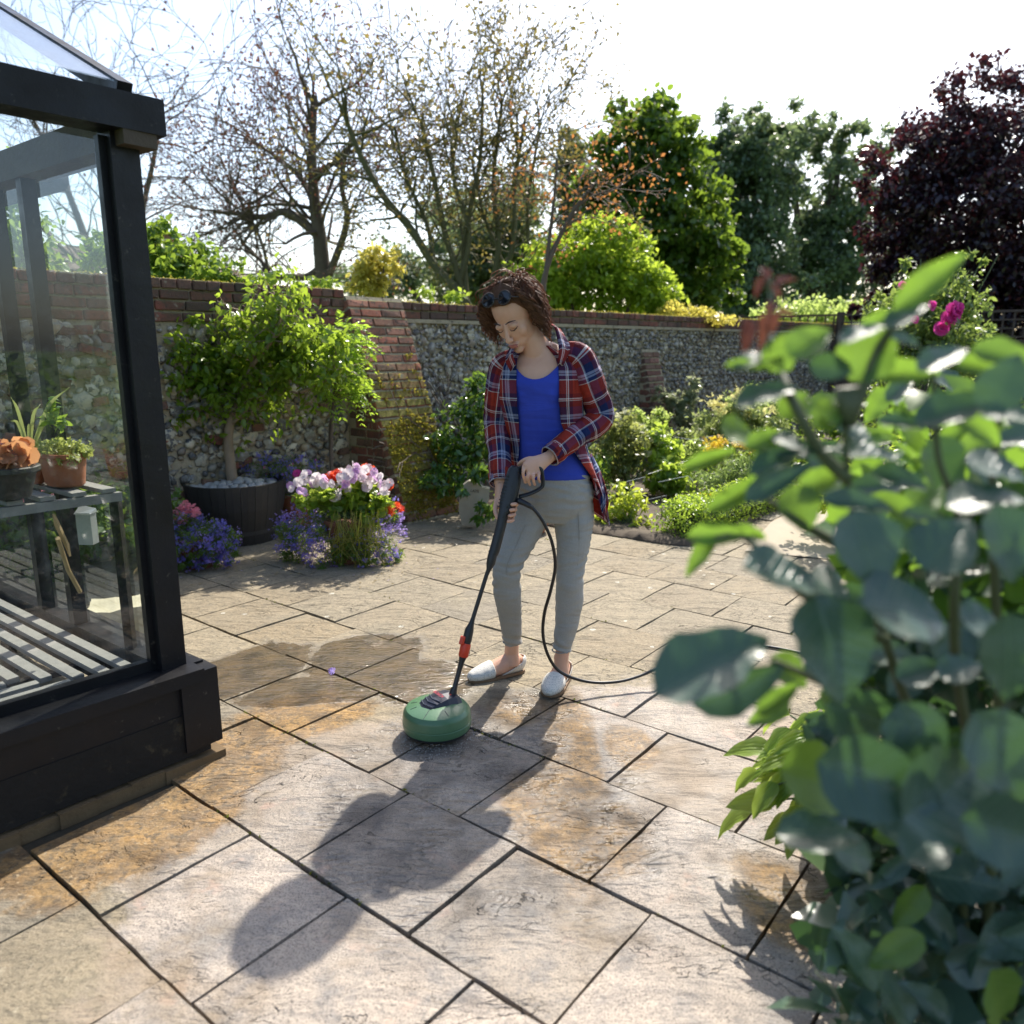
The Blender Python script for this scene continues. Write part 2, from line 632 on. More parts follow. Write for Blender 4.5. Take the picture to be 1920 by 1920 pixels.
    h = g.math('ADD', h, g.math('MULTIPLY', grit, .05))
    rip = g.n('TexNoise', {'Vector': g.n('Mapping', {'Vector': P, 'Rotation': (0, 0, -.5), 'Scale': (1, 3.2, 1)}), 'Scale': 11, 'Detail': 2, 'Distortion': 1.2})
    h = g.math('ADD', h, g.math('MULTIPLY', g.math('MULTIPLY', film, .42), g.math('SUBTRACT', rip, .5)))
    g.bump(h, g.math('SUBTRACT', 1, g.math('ADD', g.math('MULTIPLY', pud, .50), g.math('MULTIPLY', film, .08))), .045)
    return g.m


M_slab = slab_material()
M_soil = simple('damp_soil', (.075, .055, .035), .9, .5, 9, .9, 40)
M_joint = simple('joint_dirt', (.035, .03, .018), .9, .5, 20, .5, 60)
M_grass = leafmat('grass_green', (.07, .13, .02), (.12, .2, .03), .3)
M_lawn = simple('far_lawn', (.10, .16, .03), .8, .4, 2)

# broad ground to the horizon
xs = np.linspace(-1, 1, 41)
gv, gf = [], []
coords = np.sign(xs) * np.abs(xs) ** 2.2 * 220
for j, y in enumerate(coords):
    for i, x in enumerate(coords):
        gv.append((x, y + 10, -.05))
for j in range(40):
    for i in range(40):
        a = j * 41 + i
        gf.append((a, a + 1, a + 42, a + 41))
gme = pymesh('ground', gv, gf, True, mat=M_lawn)
tag(link('ground', gme), kind='structure')

# ---------------- walls: shared geometry
DW = Vector((.656, .755, 0)).normalized()       # left wall runs this way
NW = Vector((DW.y, -DW.x, 0))                    # faces the patio
W0 = Vector((-1.374, 6.592, 0))
W1 = W0 + DW * .6
DW2 = Vector((.682, .731, 0)).normalized()
NW2 = Vector((DW2.y, -DW2.x, 0))


def in_poly(x, y, poly):
    c = False
    j = len(poly) - 1
    for i in range(len(poly)):
        xi, yi = poly[i][:2]
        xj, yj = poly[j][:2]
        if (yi > y) != (yj > y) and x < (xj - xi) * (y - yi) / (yj - yi) + xi: c = not c
        j = i
    return c


BED = [(-.62, 6.62), (-.18, 6.42), (.15, 6.2), (.57, 5.87), (.82, 5.7), (1.08, 5.5), (1.26, 5.42), (1.55, 5.62), (2.05, 6.35), (2.6, 7.1), (3.6, 8.6), (5.2, 11.), (6.2, 13.0), (5.3, 14.0)]
e = W1 + DW2 * 9.0
BED_END = (e.x, e.y)
BED.append(BED_END)
BED.append((W1.x, W1.y))

def bed_depth(x, y):
    if not in_poly(x, y, BED): return -1
    m = 9
    for i in range(len(BED)):
        a_, b_ = Vector(BED[i]), Vector(BED[(i + 1) % len(BED)])
        p_ = Vector((x, y)); d_ = b_ - a_
        t_ = max(0, min(1, (p_ - a_).dot(d_) / max(1e-9, d_.length_squared)))
        m = min(m, (a_ + d_ * t_ - p_).length)
    return m


def bed_snap(x, y):
    best, q = 9e9, None
    p_ = Vector((x, y))
    for i in range(len(BED)):
        a_, b_ = Vector(BED[i]), Vector(BED[(i + 1) % len(BED)])
        d_ = b_ - a_
        t_ = max(0, min(1, (p_ - a_).dot(d_) / max(1e-9, d_.length_squared)))
        r_ = a_ + d_ * t_
        if (r_ - p_).length < best: best, q = (r_ - p_).length, r_
    return q


# patio: bedding sheet with separate flagstones
pb = pymesh('patio', [tuple(pav(s, t, -.022)) for s, t in ((-3, -5), (14, -5), (14, 5.25), (-3, 5.25))], [(0, 1, 2, 3)], mat=M_joint)
patio = tag(link('patio', pb), kind='structure')
S_LINES = [-1.94, -1.5, -1.06, -.62, -.18, .26, .70, 1.14, 1.58, 2.03, 2.46, 2.90, 3.33, 3.76, 4.18, 4.58, 4.97, 5.38, 5.8, 6.25, 6.7, 7.15, 7.6, 8.05, 8.5, 8.95, 9.4, 9.85, 10.3]
T_KNOWN = {.70: [1.88, 1.45], 1.14: [2.52, 2.10, 1.67], 1.58: [3.57, 3.17, 2.74, 2.31, 1.87, 1.46, .99, .55], 2.03: [4.17, 3.76, 3.36, 2.96, 2.54, 2.10, 1.67, 1.21, .77],
           2.46: [3.94, 3.54, 3.13, 2.72, 2.28, 1.84, 1.40, .96], 2.90: [4.2, 3.78, 3.36, 2.94, 2.52, 2.06, 1.63, 1.20], 3.33: [3.53, 3.1, 2.68, 2.26, 1.84, 1.40],
           3.76: [4.1, 3.72, 3.32, 2.9, 2.48, 2.06, 1.63], 4.18: [4.28, 3.9, 3.5, 3.1, 2.69, 2.26, 1.83], 4.58: [3.3, 2.88, 2.46, 2.05]}
CG = Vector((-1.108, 2.504, 0))                  # foot of the greenhouse corner
DB = Vector((-.656, -.755, 0)).normalized()      # front of the greenhouse runs this way
DA = Vector((-.788, .616, 0)).normalized()       # side of the greenhouse
NF = Vector((-DB.y, DB.x, 0)); NF = Vector((.755, -.656, 0))
NS = Vector((.616, .788, 0))


def slab_mesh(x0, x1, y0, y1):
    n = 5
    vv, ff = [], []
    tz = (random.uniform(-.003, .003), random.uniform(-.004, .004), random.uniform(-.004, .004))
    sx, sy = random.uniform(0, 99), random.uniform(0, 99)
    for j in range(n + 1):
        for i in range(n + 1):
            x, y = x0 + (x1 - x0) * i / n, y0 + (y1 - y0) * j / n
            edge = i in (0, n) or j in (0, n)
            k = .004
            jx = noise.noise((x * 9 + sx, y * 9, 1)) * k * 1.3 if edge else 0
            jy = noise.noise((x * 9 + sy, y * 9, 7)) * k * 1.3 if edge else 0
            z = tz[0] + tz[1] * (x - x0) + tz[2] * (y - y0) + noise.noise((x * 5, y * 5, sx)) * .003 - (.004 if edge else 0)
            vv.append(pav(x + jx, y + jy, z))
    for j in range(n):
        for i in range(n):
            a = j * (n + 1) + i
            ff.append((a, a + n + 1, a + n + 2, a + 1))
    ring = [i for i in range(n + 1)] + [j * (n + 1) + n for j in range(1, n + 1)] + [n * (n + 1) + i for i in range(n - 1, -1, -1)] + [j * (n + 1) for j in range(n - 1, 0, -1)]
    b = len(vv)
    for i in ring:
        v = vv[i].copy(); v.z = -.03
        vv.append(v)
    m = len(ring)
    for k in range(m):
        ff.append((ring[k], ring[(k + 1) % m], b + (k + 1) % m, b + k))
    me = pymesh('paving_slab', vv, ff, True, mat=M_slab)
    me.flip_normals()
    me.set_sharp_from_angle(angle=R(50))
    return me


GH_POLY = [tuple(CG)[:2], tuple(CG + DB * 3)[:2], tuple(CG + DB * 3 + DA * 2.6)[:2], tuple(CG + DA * 2.6)[:2]]
for i in range(len(S_LINES) - 1):
    s0, s1 = S_LINES[i], S_LINES[i + 1]
    ts = T_KNOWN.get(s0, [random.uniform(1.6, 2.0)])
    ts = sorted(ts)
    while ts[-1] < 5.3: ts.append(ts[-1] + random.choice((.43, .42, .41, .62 if s0 > 4 else .43)))
    while ts[0] > -5: ts.insert(0, ts[0] - random.choice((.43, .44, .42)))
    for t0, t1 in zip(ts, ts[1:]):
        c = pav((s0 + s1) / 2, (t0 + t1) / 2)
        if c.y < .95 or abs(c.x) > c.y * .72 + .55 or c.y > 12: continue
        if bed_depth(c.x, c.y) > .42: continue
        if in_poly(c.x, c.y, GH_POLY): continue
        if (c - W0).dot(NW) < -.1: continue
        if any(in_poly(*tuple(pav(a, b))[:2], GH_POLY) for a in (s0, s1) for b in (t0, t1)) and (c - CG).dot(NF) < 0 and (c - CG).dot(NS) < 0: continue
        gp = .0045 if s0 > 2.5 else .006
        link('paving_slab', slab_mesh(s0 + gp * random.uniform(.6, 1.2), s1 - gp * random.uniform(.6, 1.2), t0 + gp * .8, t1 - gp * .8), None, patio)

# moss and dirt growing in the joints
M_jmoss = leafmat('joint_moss', (.05, .06, .012), (.11, .12, .02), .2, rough=.9, spec=.1)
jp = []
for _ in range(9000):
    s_ = random.choice(S_LINES) + random.gauss(0, .006)
    t_ = random.uniform(-1, 5)
    if noise.noise((s_ * 3, t_ * 2.2, 1)) < .12: continue
    p_ = pav(s_, t_)
    if p_.y < 1.6 or abs(p_.x) > p_.y * .7 or in_poly(p_.x, p_.y, GH_POLY) or bed_depth(p_.x, p_.y) > 0: continue
    jp.append((p_.x, p_.y, random.uniform(-.010, .001)))
leafcloud('joint_moss', jp, .012, M_jmoss, patio, up=.6, kind='stuff')

# soil of the bed: a low mound with a rough surface
bx0, bx1, by0, by1 = -1.2, 6.4, 5.3, 14.2
n = 110
vv, ff, idx = [], [], {}
for j in range(n):
    for i in range(n):
        x, y = bx0 + (bx1 - bx0) * i / n, by0 + (by1 - by0) * j / n
        sx_, sy_ = (bx1 - bx0) / n, (by1 - by0) / n
        if any(in_poly(x + a * sx_, y + b * sy_, BED) for a in (0, 1) for b in (0, 1)):
            q = []
            for a, b in ((0, 0), (1, 0), (1, 1), (0, 1)):
                k = (i + a, j + b)
                if k not in idx:
                    X, Y = bx0 + (bx1 - bx0) * k[0] / n, by0 + (by1 - by0) * k[1] / n
                    inside = in_poly(X, Y, BED)
                    idx[k] = len(vv)
                    if not inside: X, Y = bed_snap(X, Y)
                    vv.append((X, Y, (.035 + .02 * noise.noise((X * 4, Y * 4, 0)) + .012 * noise.noise((X * 15, Y * 15, 0))) if inside else .004))
                q.append(idx[k])
            ff.append(q)
bed = tag(link('flower_bed', pymesh('flower_bed', vv, ff, True, mat=M_soil)), kind='structure')

# pale path beyond the hedge
M_path = simple('pale_concrete', (.33, .28, .21), .85, .12, 6, .3, 50)
pp = [(1.62, 5.28), (2.1, 6.2), (2.7, 7.0), (3.8, 8.6), (5.6, 11.3), (6.9, 11.3), (4.6, 8.2), (3.3, 6.2), (2.3, 5.0)]
tag(link('garden_path', pymesh('garden_path', [(x, y, .006) for x, y in pp], [tuple(range(len(pp)))][::-1], mat=M_path)), kind='structure')
for p_ in bpy.data.meshes['garden_path'].polygons:
    if p_.normal.z < 0: bpy.data.meshes['garden_path'].flip_normals(); break

# ================================================================== WALLS
def brick_material(name, moss=0.0):
    g = G(name, rough=.88)
    r = g.rnd()
    c = g.ramp(r, [(0, (.17, .055, .035)), (.25, (.24, .085, .055)), (.5, (.11, .048, .035)), (.7, (.18, .10, .065)), (.85, (.085, .05, .04)), (1, (.30, .14, .10))])
    if moss: c = g.mix(1.0, c, (1.6, 1.35, 1.15), 'MULTIPLY')
    c = g.mix(g.step(g.noise(28, 5, .65), .48, .66), c, (.075, .05, .038))
    c = g.mix(g.math('MULTIPLY', g.step(g.noise(2.4, 5, .6), .45, .65), .2 if moss else .6), c, (.06, .05, .032))
    c = g.mix(g.step(g.noise(11, 5, .65), .62, .70), c, (.27, .23, .17))
    up = g.n('SeparateXYZ', {0: g.n('NewGeometry', out=1)}, out=2)
    nm = g.noise(7, 5, .6)
    mtop = g.math('MULTIPLY', g.step(up, .55, .9), g.step(nm, .3, .5))
    c = g.mix(mtop, c, g.mix(g.noise(60, 3), (.10, .12, .02), (.20, .19, .04)))
    if moss:
        z = g.n('SeparateXYZ', {0: g.pos()}, out=2)
        zz = g.math('MULTIPLY', g.step(z, 1.3, .95), g.step(z, .02, .2))
        mm = g.math('MULTIPLY', zz, g.step(g.noise(6, 5, .65), .30, .46))
        mm = g.math('MULTIPLY', mm, g.step(up, .2, .3))
        c = g.mix(g.math('MULTIPLY', mm, moss), c, g.mix(g.step(g.noise(45, 4, .7), .35, .65), (.10, .085, .012), (.27, .24, .04)))
    g.set('Base Color', c)
    g.bump(g.math('ADD', g.noise(60, 5, .7), g.math('MULTIPLY', g.noise(12, 3), .8)), .8, .008)
    return g.m


M_brick = brick_material('weathered_brick')
M_brickm = brick_material('mossy_brick', .95)
g = G('lime_mortar', rough=.95)
c = g.mix(g.noise(8, 5), (.28, .235, .16), (.44, .37, .25))
c = g.mix(g.step(g.noise(25, 5), .55, .7), c, (.12, .10, .07))
g.set('Base Color', c)
g.bump(g.noise(55, 5, .7), .9, .012)
M_mortar = g.m
g = G('flint', rough=.42, spec=.55)
r = g.rnd()
c = g.ramp(r, [(0, (.045, .042, .04)), (.2, (.11, .10, .085)), (.38, (.36, .32, .24)), (.55, (.54, .48, .36)), (.7, (.17, .15, .115)), (.82, (.34, .25, .15)), (.92, (.10, .10, .11)), (1, (.60, .54, .42))])
c = g.mix(g.step(g.noise(24, 4, .6), .5, .58), c, g.mix(g.math('FRACT', g.math('MULTIPLY', r, 9.)), (.38, .36, .31), (.05, .055, .065)))
g.set('Base Color', c)
g.set('Roughness', g.n('MapRange', {'Value': g.noise(20, 2), 'From Min': .3, 'From Max': .7, 'To Min': .3, 'To Max': .8}))
g.bump(g.noise(45, 4, .6), .5, .01)
M_flint = g.m


def brick_mesh(L, H, D, mat):
    bm = bmesh.new()
    bmesh.ops.create_cube(bm, size=1)
    for v in bm.verts: v.co = Vector((v.co.x * L, v.co.y * D, v.co.z * H))
    bmesh.ops.bevel(bm, geom=list(bm.edges), offset=.006, segments=1, affect='EDGES')
    for v in bm.verts: v.co += Vector((random.gauss(0, .0016), random.gauss(0, .0012), random.gauss(0, .0016)))
    me = bpy.data.meshes.new('brick')
    bm.to_mesh(me)
    bm.free()
    me.materials.append(mat)
    return me


BR = {}
for mname, mm_ in (('a', M_brick), ('m', M_brickm)):
    BR[mname, 's'] = [brick_mesh(.204, .062, .10, mm_) for _ in range(4)]
    BR[mname, 'h'] = [brick_mesh(.097, .066, .12, mm_) for _ in range(4)]


def flint_mesh(sub=2):
    bm = bmesh.new()
    bmesh.ops.create_icosphere(bm, subdivisions=sub, radius=1)
    o = Vector((random.uniform(0, 50),) * 3)
    for v in bm.verts:
        k = 1 + .55 * noise.noise(v.co * 1.3 + o) + .25 * noise.noise(v.co * 3.1 + o)
        v.co *= k
        v.co.y *= .55
    me = bpy.data.meshes.new('flint')
    bm.to_mesh(me)
    bm.free()
    me.polygons.foreach_set('use_smooth', [True] * len(me.polygons))
    me.set_sharp_from_angle(angle=R(28))
    me.materials.append(M_flint)
    return me


FL = [flint_mesh(2) for _ in range(7)]
FLL = []
for _ in range(6):
    m_ = flint_mesh(1)
    v_ = np.zeros(len(m_.vertices) * 3); m_.vertices.foreach_get('co', v_)
    FLL.append((v_.reshape(-1, 3), np.array([tuple(p.vertices) for p in m_.polygons])))


def wall_rot(D):
    return math.atan2(D.y, D.x)


def flint_field(wall, O, D, N, L, z0, z1, cell, limit, fragments=0.0, backward=False):
    """nodules bedded in the mortar face; the nearest ones as separate stones, the rest as one part"""
    pts = []
    row = 0
    z = z0 + cell * .5
    while z < z1 - cell * .3:
        k = cell * (.25 if row % 2 else .75)
        while k < L - cell * .3:
            kk = k + random.uniform(-.28, .28) * cell
            zz = z + random.uniform(-.25, .25) * cell
            p = O + (D * kk) + Vector((0, 0, zz)) + N * random.uniform(-.004, .008)
            pts.append((p, cell * random.choice((random.uniform(.25, .45), random.uniform(.45, .62), random.uniform(.5, .85))), random.uniform(-.9, .9)))
            k += cell * random.uniform(.85, 1.1)
        z += cell * .86
        row += 1
    rz = wall_rot(D)
    camp = Vector((0, 0, CAM_H))

    def show(e):
        p = e[0]
        if p.z < .25: return 0
        X = p - camp
        dep = X.y * CT - X.z * ST
        if dep < .5 or abs(X.x / dep) > .66: return 0
        return e[1] / dep
    pts.sort(key=show, reverse=True)
    for p, s, a in pts[:limit]:
        if random.random() < fragments:
            inst('brick', random.choice(BR['a', 's' if random.random() < .4 else 'h']), p - N * .028, wall, (0, a * .35, rz), (1, 1, .9))
        else:
            inst('flint', random.choice(FL), p, wall, (0, a, rz), (s * random.uniform(.8, 1.3), s, s * random.uniform(.6, 1.0)))
    rest = pts[limit:]
    if rest:
        V, F, b = [], [], 0
        for p, s, a in rest:
            v, f = random.choice(FLL)
            ca, sa = math.cos(a), math.sin(a)
            sx = s * random.uniform(.85, 1.3)
            sz = s * random.uniform(.6, 1.0)
            x, y, zc = v[:, 0] * sx, v[:, 1] * s, v[:, 2] * sz
            x, zc = x * ca + zc * sa, -x * sa + zc * ca
            # local x along D, local y along -N ... z up
            P_ = np.outer(x, np.array(D)) + np.outer(y, np.array(N)) + np.outer(zc, (0, 0, 1)) + np.array(p)
            V.append(P_); F.append(f + b); b += len(v)
        me = npmesh('flints', np.concatenate(V), np.concatenate(F), M_flint, True)
        link('small_flints', me, None, wall, 'stuff')


def brick_row(wall, O, D, N, L, z, header, proud=.0, mesh='a', start=0.0, zslope=0.0):
    rz = wall_rot(D)
    pitch = .1075 if header else .2145
    k = start
    while k < L:
        h = header or random.random() < .22
        w = .1075 if h else .2145
        if not header: pass
        p = O + D * (k + w / 2) + N * (proud - (.06 if h else .05) + random.uniform(-.003, .004)) + Vector((0, 0, z + random.uniform(-.002, .002)))
        inst('brick', random.choice(BR[mesh, 'h' if h else 's']), p, wall, (random.uniform(-.02, .02), random.uniform(-.012, .012), rz + random.uniform(-.01, .01)))
        k += w


def wall_core(wall, O, D, N, L, z0, z1, thick, name='mortar_core'):
    a = Acc()
    n = max(2, int(L / .12))
    m = max(2, int((z1 - z0) / .12))
    vv, ff = [], []
    for j in range(m + 1):
        for i in range(n + 1):
            p = O + D * (L * i / n) + Vector((0, 0, z0 + (z1 - z0) * j / m))
            vv.append(p + N * (-.012 + .008 * noise.noise(p * 5)))
    for j in range(m):
        for i in range(n):
            q = j * (n + 1) + i
            ff.append((q, q + 1, q + n + 2, q + n + 1))
    a.add(vv, ff)
    e0, e1 = O - N * .03, O + D * L - N * .03
    back = -N * (thick - .03)
    vs_ = [e0 + Vector((0, 0, z0)), e1 + Vector((0, 0, z0)), e1 + back + Vector((0, 0, z0)), e0 + back + Vector((0, 0, z0))]
    vs_ += [v + Vector((0, 0, z1 - z0)) for v in vs_]
    a.add(vs_, [(0, 3, 2, 1), (4, 5, 6, 7), (1, 2, 6, 5), (2, 3, 7, 6), (3, 0, 4, 7)])
    a.build(name, M_mortar, wall)


# left, taller stretch
LL = 4.4
OL = W0 - DW * LL
wall_l = thing('flint_wall', 'tall flint garden wall with four brick courses on top, behind the tub', 'wall', tuple(OL + DW * (LL - .5)))
wall_core(wall_l, OL, DW, NW, LL + .02, -.03, 1.835, .34)
for i, (hd, z) in enumerate(((True, 1.815), (False, 1.742), (False, 1.668), (False, 1.595))):
    brick_row(wall_l, OL, DW, NW, LL - .02, z, hd, .012 if i == 0 else .006, start=random.uniform(0, .1))
flint_field(wall_l, OL, DW, NW, LL - .02, .0, 1.56, .074, 300, .16)

# right, long stretch
LR = 11.5
wall_r = thing('flint_wall', 'long flint garden wall with mossy brick coping, behind the woman and the flower bed', 'wall', tuple(W1 + DW2 * 2))
wall_core(wall_r, W1, DW2, NW2, LR, -.03, 1.765, .34)
brick_row(wall_r, W1, DW2, NW2, LR - .1, 1.745, True, .02, start=.02)
brick_row(wall_r, W1, DW2, NW2, LR - .1, 1.670, False, .012, start=.02)
a = Acc()
a.beam(W1 + NW2 * .005 + Vector((0, 0, 1.618)), W1 + DW2 * LR + NW2 * .005 + Vector((0, 0, 1.618)), .05, .034)
a.build('mortar_band', M_mortar, wall_r)
flint_field(wall_r, W1, DW2, NW2, LR, .0, 1.60, .058, 300)


def buttress(name, label, O, D, N, width, ztop, pbase, ptop, parent_label_cat='buttress', mesh='m'):
    t = thing(name, label, parent_label_cat, tuple(O + D * width / 2 + N * pbase * .5))
    # core prism
    i_ = .006
    a = Acc()
    A = [O + D * i_, O + D * (width - i_)]
    vs_ = []
    for q in A:
        vs_ += [q, q + N * (pbase - i_), q + N * (ptop - i_) + Vector((0, 0, ztop)), q + Vector((0, 0, ztop))]
    a.add(vs_, [(0, 1, 2, 3), (7, 6, 5, 4), (1, 5, 6, 2), (3, 2, 6, 7), (0, 4, 5, 1), (0, 3, 7, 4)])
    a.build('mortar_core', M_mortar, t)
    slope = math.atan2(pbase - ptop, ztop)
    rz = wall_rot(D)
    z = .036
    row = 0
    while z < ztop - .02:
        p = pbase + (ptop - pbase) * (z / ztop)
        k = 0.0 if row % 2 else -.105
        while k < width - .02:
            k0, k1 = max(k, 0), min(k + .2145, width)
            if k1 - k0 > .06:
                c = O + D * ((k0 + k1) / 2) + N * (p - .046) + Vector((0, 0, z))
                inst('brick', random.choice(BR[mesh, 's']), c + N * random.uniform(-.004, .005), t, (-slope + random.uniform(-.02, .02), 0, rz), ((k1 - k0 - .009) / .204, 1, 1.02))
            k += .2145
        # flanks
        for side, sgn in ((O, -1), (O + D * width, 1)):
            q = .02 if row % 2 else .1
            while q < p - .08:
                ln = min(.205, p - .05 - q)
                if ln > .05:
                    c = side + N * (q + ln / 2) + D * (-sgn * (.046)) + Vector((0, 0, z))
                    inst('brick', random.choice(BR['a', 's']), c + D * random.uniform(-.002, .002), t, (0, 0, rz + math.pi / 2), ((ln - .008) / .204, 1, 1))
                q += .2145
        z += .0735
        row += 1
    return t


butt = buttress('brick_buttress', 'tall sloping brick buttress with yellow-green moss on its front', W0, DW, NW, .6, 1.80, .72, .03)
mp = []
for _ in range(13000):
    z = random.uniform(.02, 1.5)
    if noise.noise((z * 4, _ * .0, 0)) > .9: continue
    k = random.uniform(.01, .59)
    if noise.noise((k * 4, z * 4, 3.3)) * .6 + noise.noise((k * 14, z * 14, 8)) * .5 + noise.noise((k * 40, z * 40, 2)) * .3 < -.10 + max(0, z - .75) * .8: continue
    p = .72 + (.03 - .72) * (z / 1.8)
    mp.append(W0 + DW * k + NW * (p + .008) + Vector((0, 0, z)))
M_moss = leafmat('moss', (.13, .11, .014), (.30, .27, .04), .2, rough=.9, spec=.1)
leafcloud('moss', mp, .022, M_moss, butt, up=.2, kind='stuff')
kk = 3.05
small_b = buttress('brick_buttress', 'small worn brick buttress half way along the long flint wall', W1 + DW2 * 3.72, DW2, NW2, .36, 1.36, .42, .03, mesh='a')
# moss fringe along the coping of the long wall
mp = []
for _ in range(5000):
    k = random.uniform(0, LR - .2)
    if noise.noise((k * 2.2, 0, 5)) < -.25: continue
    mp.append(W1 + DW2 * k + NW2 * random.uniform(-.25, .03) + Vector((0, 0, 1.778 + random.uniform(0, .012))))
for _ in range(1500):
    k = random.uniform(0, LL)
    mp.append(OL + DW * k + NW * random.uniform(-.25, .01) + Vector((0, 0, 1.85 + random.uniform(0, .008))))
leafcloud('moss', mp[:5000], .02, M_moss, wall_r, up=.5, kind='stuff')
leafcloud('moss', mp[5000:], .018, M_moss, wall_l, up=.5, kind='stuff')

# ================================================================== GREENHOUSE
g = G('black_gloss_paint', rough=.38, spec=.25)
c = g.mix(g.noise(6, 5), (.006, .006, .007), (.014, .014, .016))
c = g.mix(g.step(g.noise(30, 5, .7), .62, .72), c, (.06, .055, .045))
g.set('Base Color', c)
g.set('Roughness', g.n('MapRange', {'Value': g.noise(9, 4), 'From Min': .3, 'From Max': .7, 'To Min': .28, 'To Max': .6}))
wv = g.n('Mapping', {'Vector': g.pos(), 'Scale': (3, 3, 60)})
g.bump(g.noise(14, 5, .7), .35, .006)
M_black = g.m
g = G('flaking_black_paint', rough=.7, spec=.2)
c = g.mix(g.noise(7, 5), (.010, .010, .010), (.022, .02, .018))
c = g.mix(g.step(g.noise(16, 6, .7), .56, .7), c, (.05, .042, .028))
g.set('Base Color', c)
g.bump(g.noise(25, 6, .7), .7, .01)
M_blackold = g.m
g = G('window_glass')
tr = g.n('BsdfTransparent', {'Color': (.92, .95, .93)})
gl = g.n('BsdfGlossy', {'Color': (1, 1, 1), 'Roughness': .02})
df = g.n('BsdfDiffuse', {'Color': (.5, .52, .48)})
geo = g.t.nodes.new('ShaderNodeNewGeometry')
cs = g.math('ABSOLUTE', g.n('VectorMath', {0: geo.outputs['Incoming'], 1: geo.outputs['Normal']}, out=1, operation='DOT_PRODUCT'))
fr = g.math('ADD', .07, g.math('MULTIPLY', .93, g.math('POWER', g.math('SUBTRACT', 1, cs), 5)))
m1 = g.n('MixShader', {0: fr, 1: tr, 2: gl})
dirt = g.math('MULTIPLY', g.step(g.noise(12, 6, .75), .45, .75), .10)
streak = g.n('TexNoise', {'Vector': g.n('Mapping', {'Vector': g.pos(), 'Scale': (18, 18, 1.2)}), 'Scale': 1.5, 'Detail': 4})
dirt = g.math('ADD', dirt, g.math('MULTIPLY', g.step(streak, .55, .8), .08))
m2 = g.n('MixShader', {0: dirt, 1: m1, 2: df})
g.t.links.new(m2, g.out.inputs[0])
M_glass = g.m
M_slat = simple('weathered_slat', (.23, .225, .21), .75, .3, 25, .4, 90)
M_metal = simple('dull_zinc', (.36, .39, .40), .45, .2, 12, metal=.6)

gh = thing('greenhouse', 'black painted timber greenhouse with large panes, at the left edge of the patio', 'greenhouse', tuple(CG))
Z = Vector((0, 0, 1))
SILL, EAVE = .34, 2.02


def ghp(b, a_, z, nf=0.0, ns=0.0):
    return CG + DB * b + DA * a_ + Z * z + NF * nf + NS * ns


def ghbeam(name, p, q, w, h, mat=None, up=Z):
    a = Acc()
    a.beam(p, q, w, h, up)
    return a.build(name, mat or M_black, gh)


# posts: built as upright boxes aligned with the walls
def post(name, b, a_, w, d, z0, z1, mat=None, inset=0):
    ac = Acc()
    M = Matrix((NF, NS, Z)).transposed().to_4x4()
    ac.box((-w, -d, z0), (0, 0, z1), Matrix.Translation(CG + DB * b + DA * a_) @ M)
    return ac.build(name, mat or M_black, gh)


post('corner_post', 0, 0, .085, .085, SILL, EAVE)
post('glazing_bead', .085, .0, .03, .02, SILL + .02, EAVE - .02).location += NF * -.03
post('front_post', 1.75, 0, .07, .07, SILL, EAVE)
for d_ in (.70, .99, 1.69, 2.38):
    post('side_post', .012, d_, .05, .05, SILL, EAVE - .02)
ghbeam('front_sill', ghp(-.02, 0, SILL - .02, .018), ghp(2.6, 0, SILL - .02, .018), .13, .045)
ghbeam('side_sill', ghp(0, -.0, SILL - .022, 0, .0), ghp(0, 2.45, SILL - .022, 0, .0), .12, .04)
ghbeam('front_rail', ghp(.06, 0, SILL + .02, -.045), ghp(2.6, 0, SILL + .02, -.045), .03, .035)
ghbeam('front_board', ghp(-.035, 0, SILL - .115, .045), ghp(2.6, 0, SILL - .115, .045), .03, .145, M_black)
ghbeam('lower_board', ghp(-.03, 0, .115, .048), ghp(2.6, 0, .115, .048), .03, .155, M_blackold)
ghbeam('side_board', ghp(0, .02, .19, 0, .045), ghp(0, 2.45, .19, 0, .045), .03, .27, M_blackold)
ac = Acc()
M4 = Matrix((NF, NS, Z)).transposed().to_4x4()
ac.box((-.03, -.06, .06), (.072, .072, SILL - .01), Matrix.Translation(CG) @ M4)
ac.build('corner_board', M_black, gh)
ac = Acc()
for i in range(26):
    b0 = -.075 + i * .1075
    ac.box((-.06, 0, 0), (.078 + random.uniform(-.004, .004), .1075, .047 + random.uniform(-.004, .004)), Matrix.Translation(ghp(b0, 0, -.02)) @ Matrix((NF, DB, Z)).transposed().to_4x4())
g = simple('stained_plinth_brick', (.13, .085, .04), .85, .4, 14, .6, 60)
plinth = ac.build('plinth', g, gh)
ghbeam('front_eave_beam', ghp(-.06, 0, EAVE + .04, .0), ghp(2.6, 0, EAVE + .04, .0), .11, .10)
ghbeam('side_eave_beam', ghp(0, -.05, EAVE - .0, 0, -.02), ghp(0, 2.45, EAVE - .0, 0, -.02), .10, .10, simple('old_brown_timber', (.06, .045, .03), .8, .4, 12, .5))
ac = Acc()
gp_ = [ghp(0, x, EAVE - .03, 0, .06) for x in (.72, 2.45)]
ac.tube(gp_, .05, 10)
ac.build('gutter', M_black, gh, smooth=True)
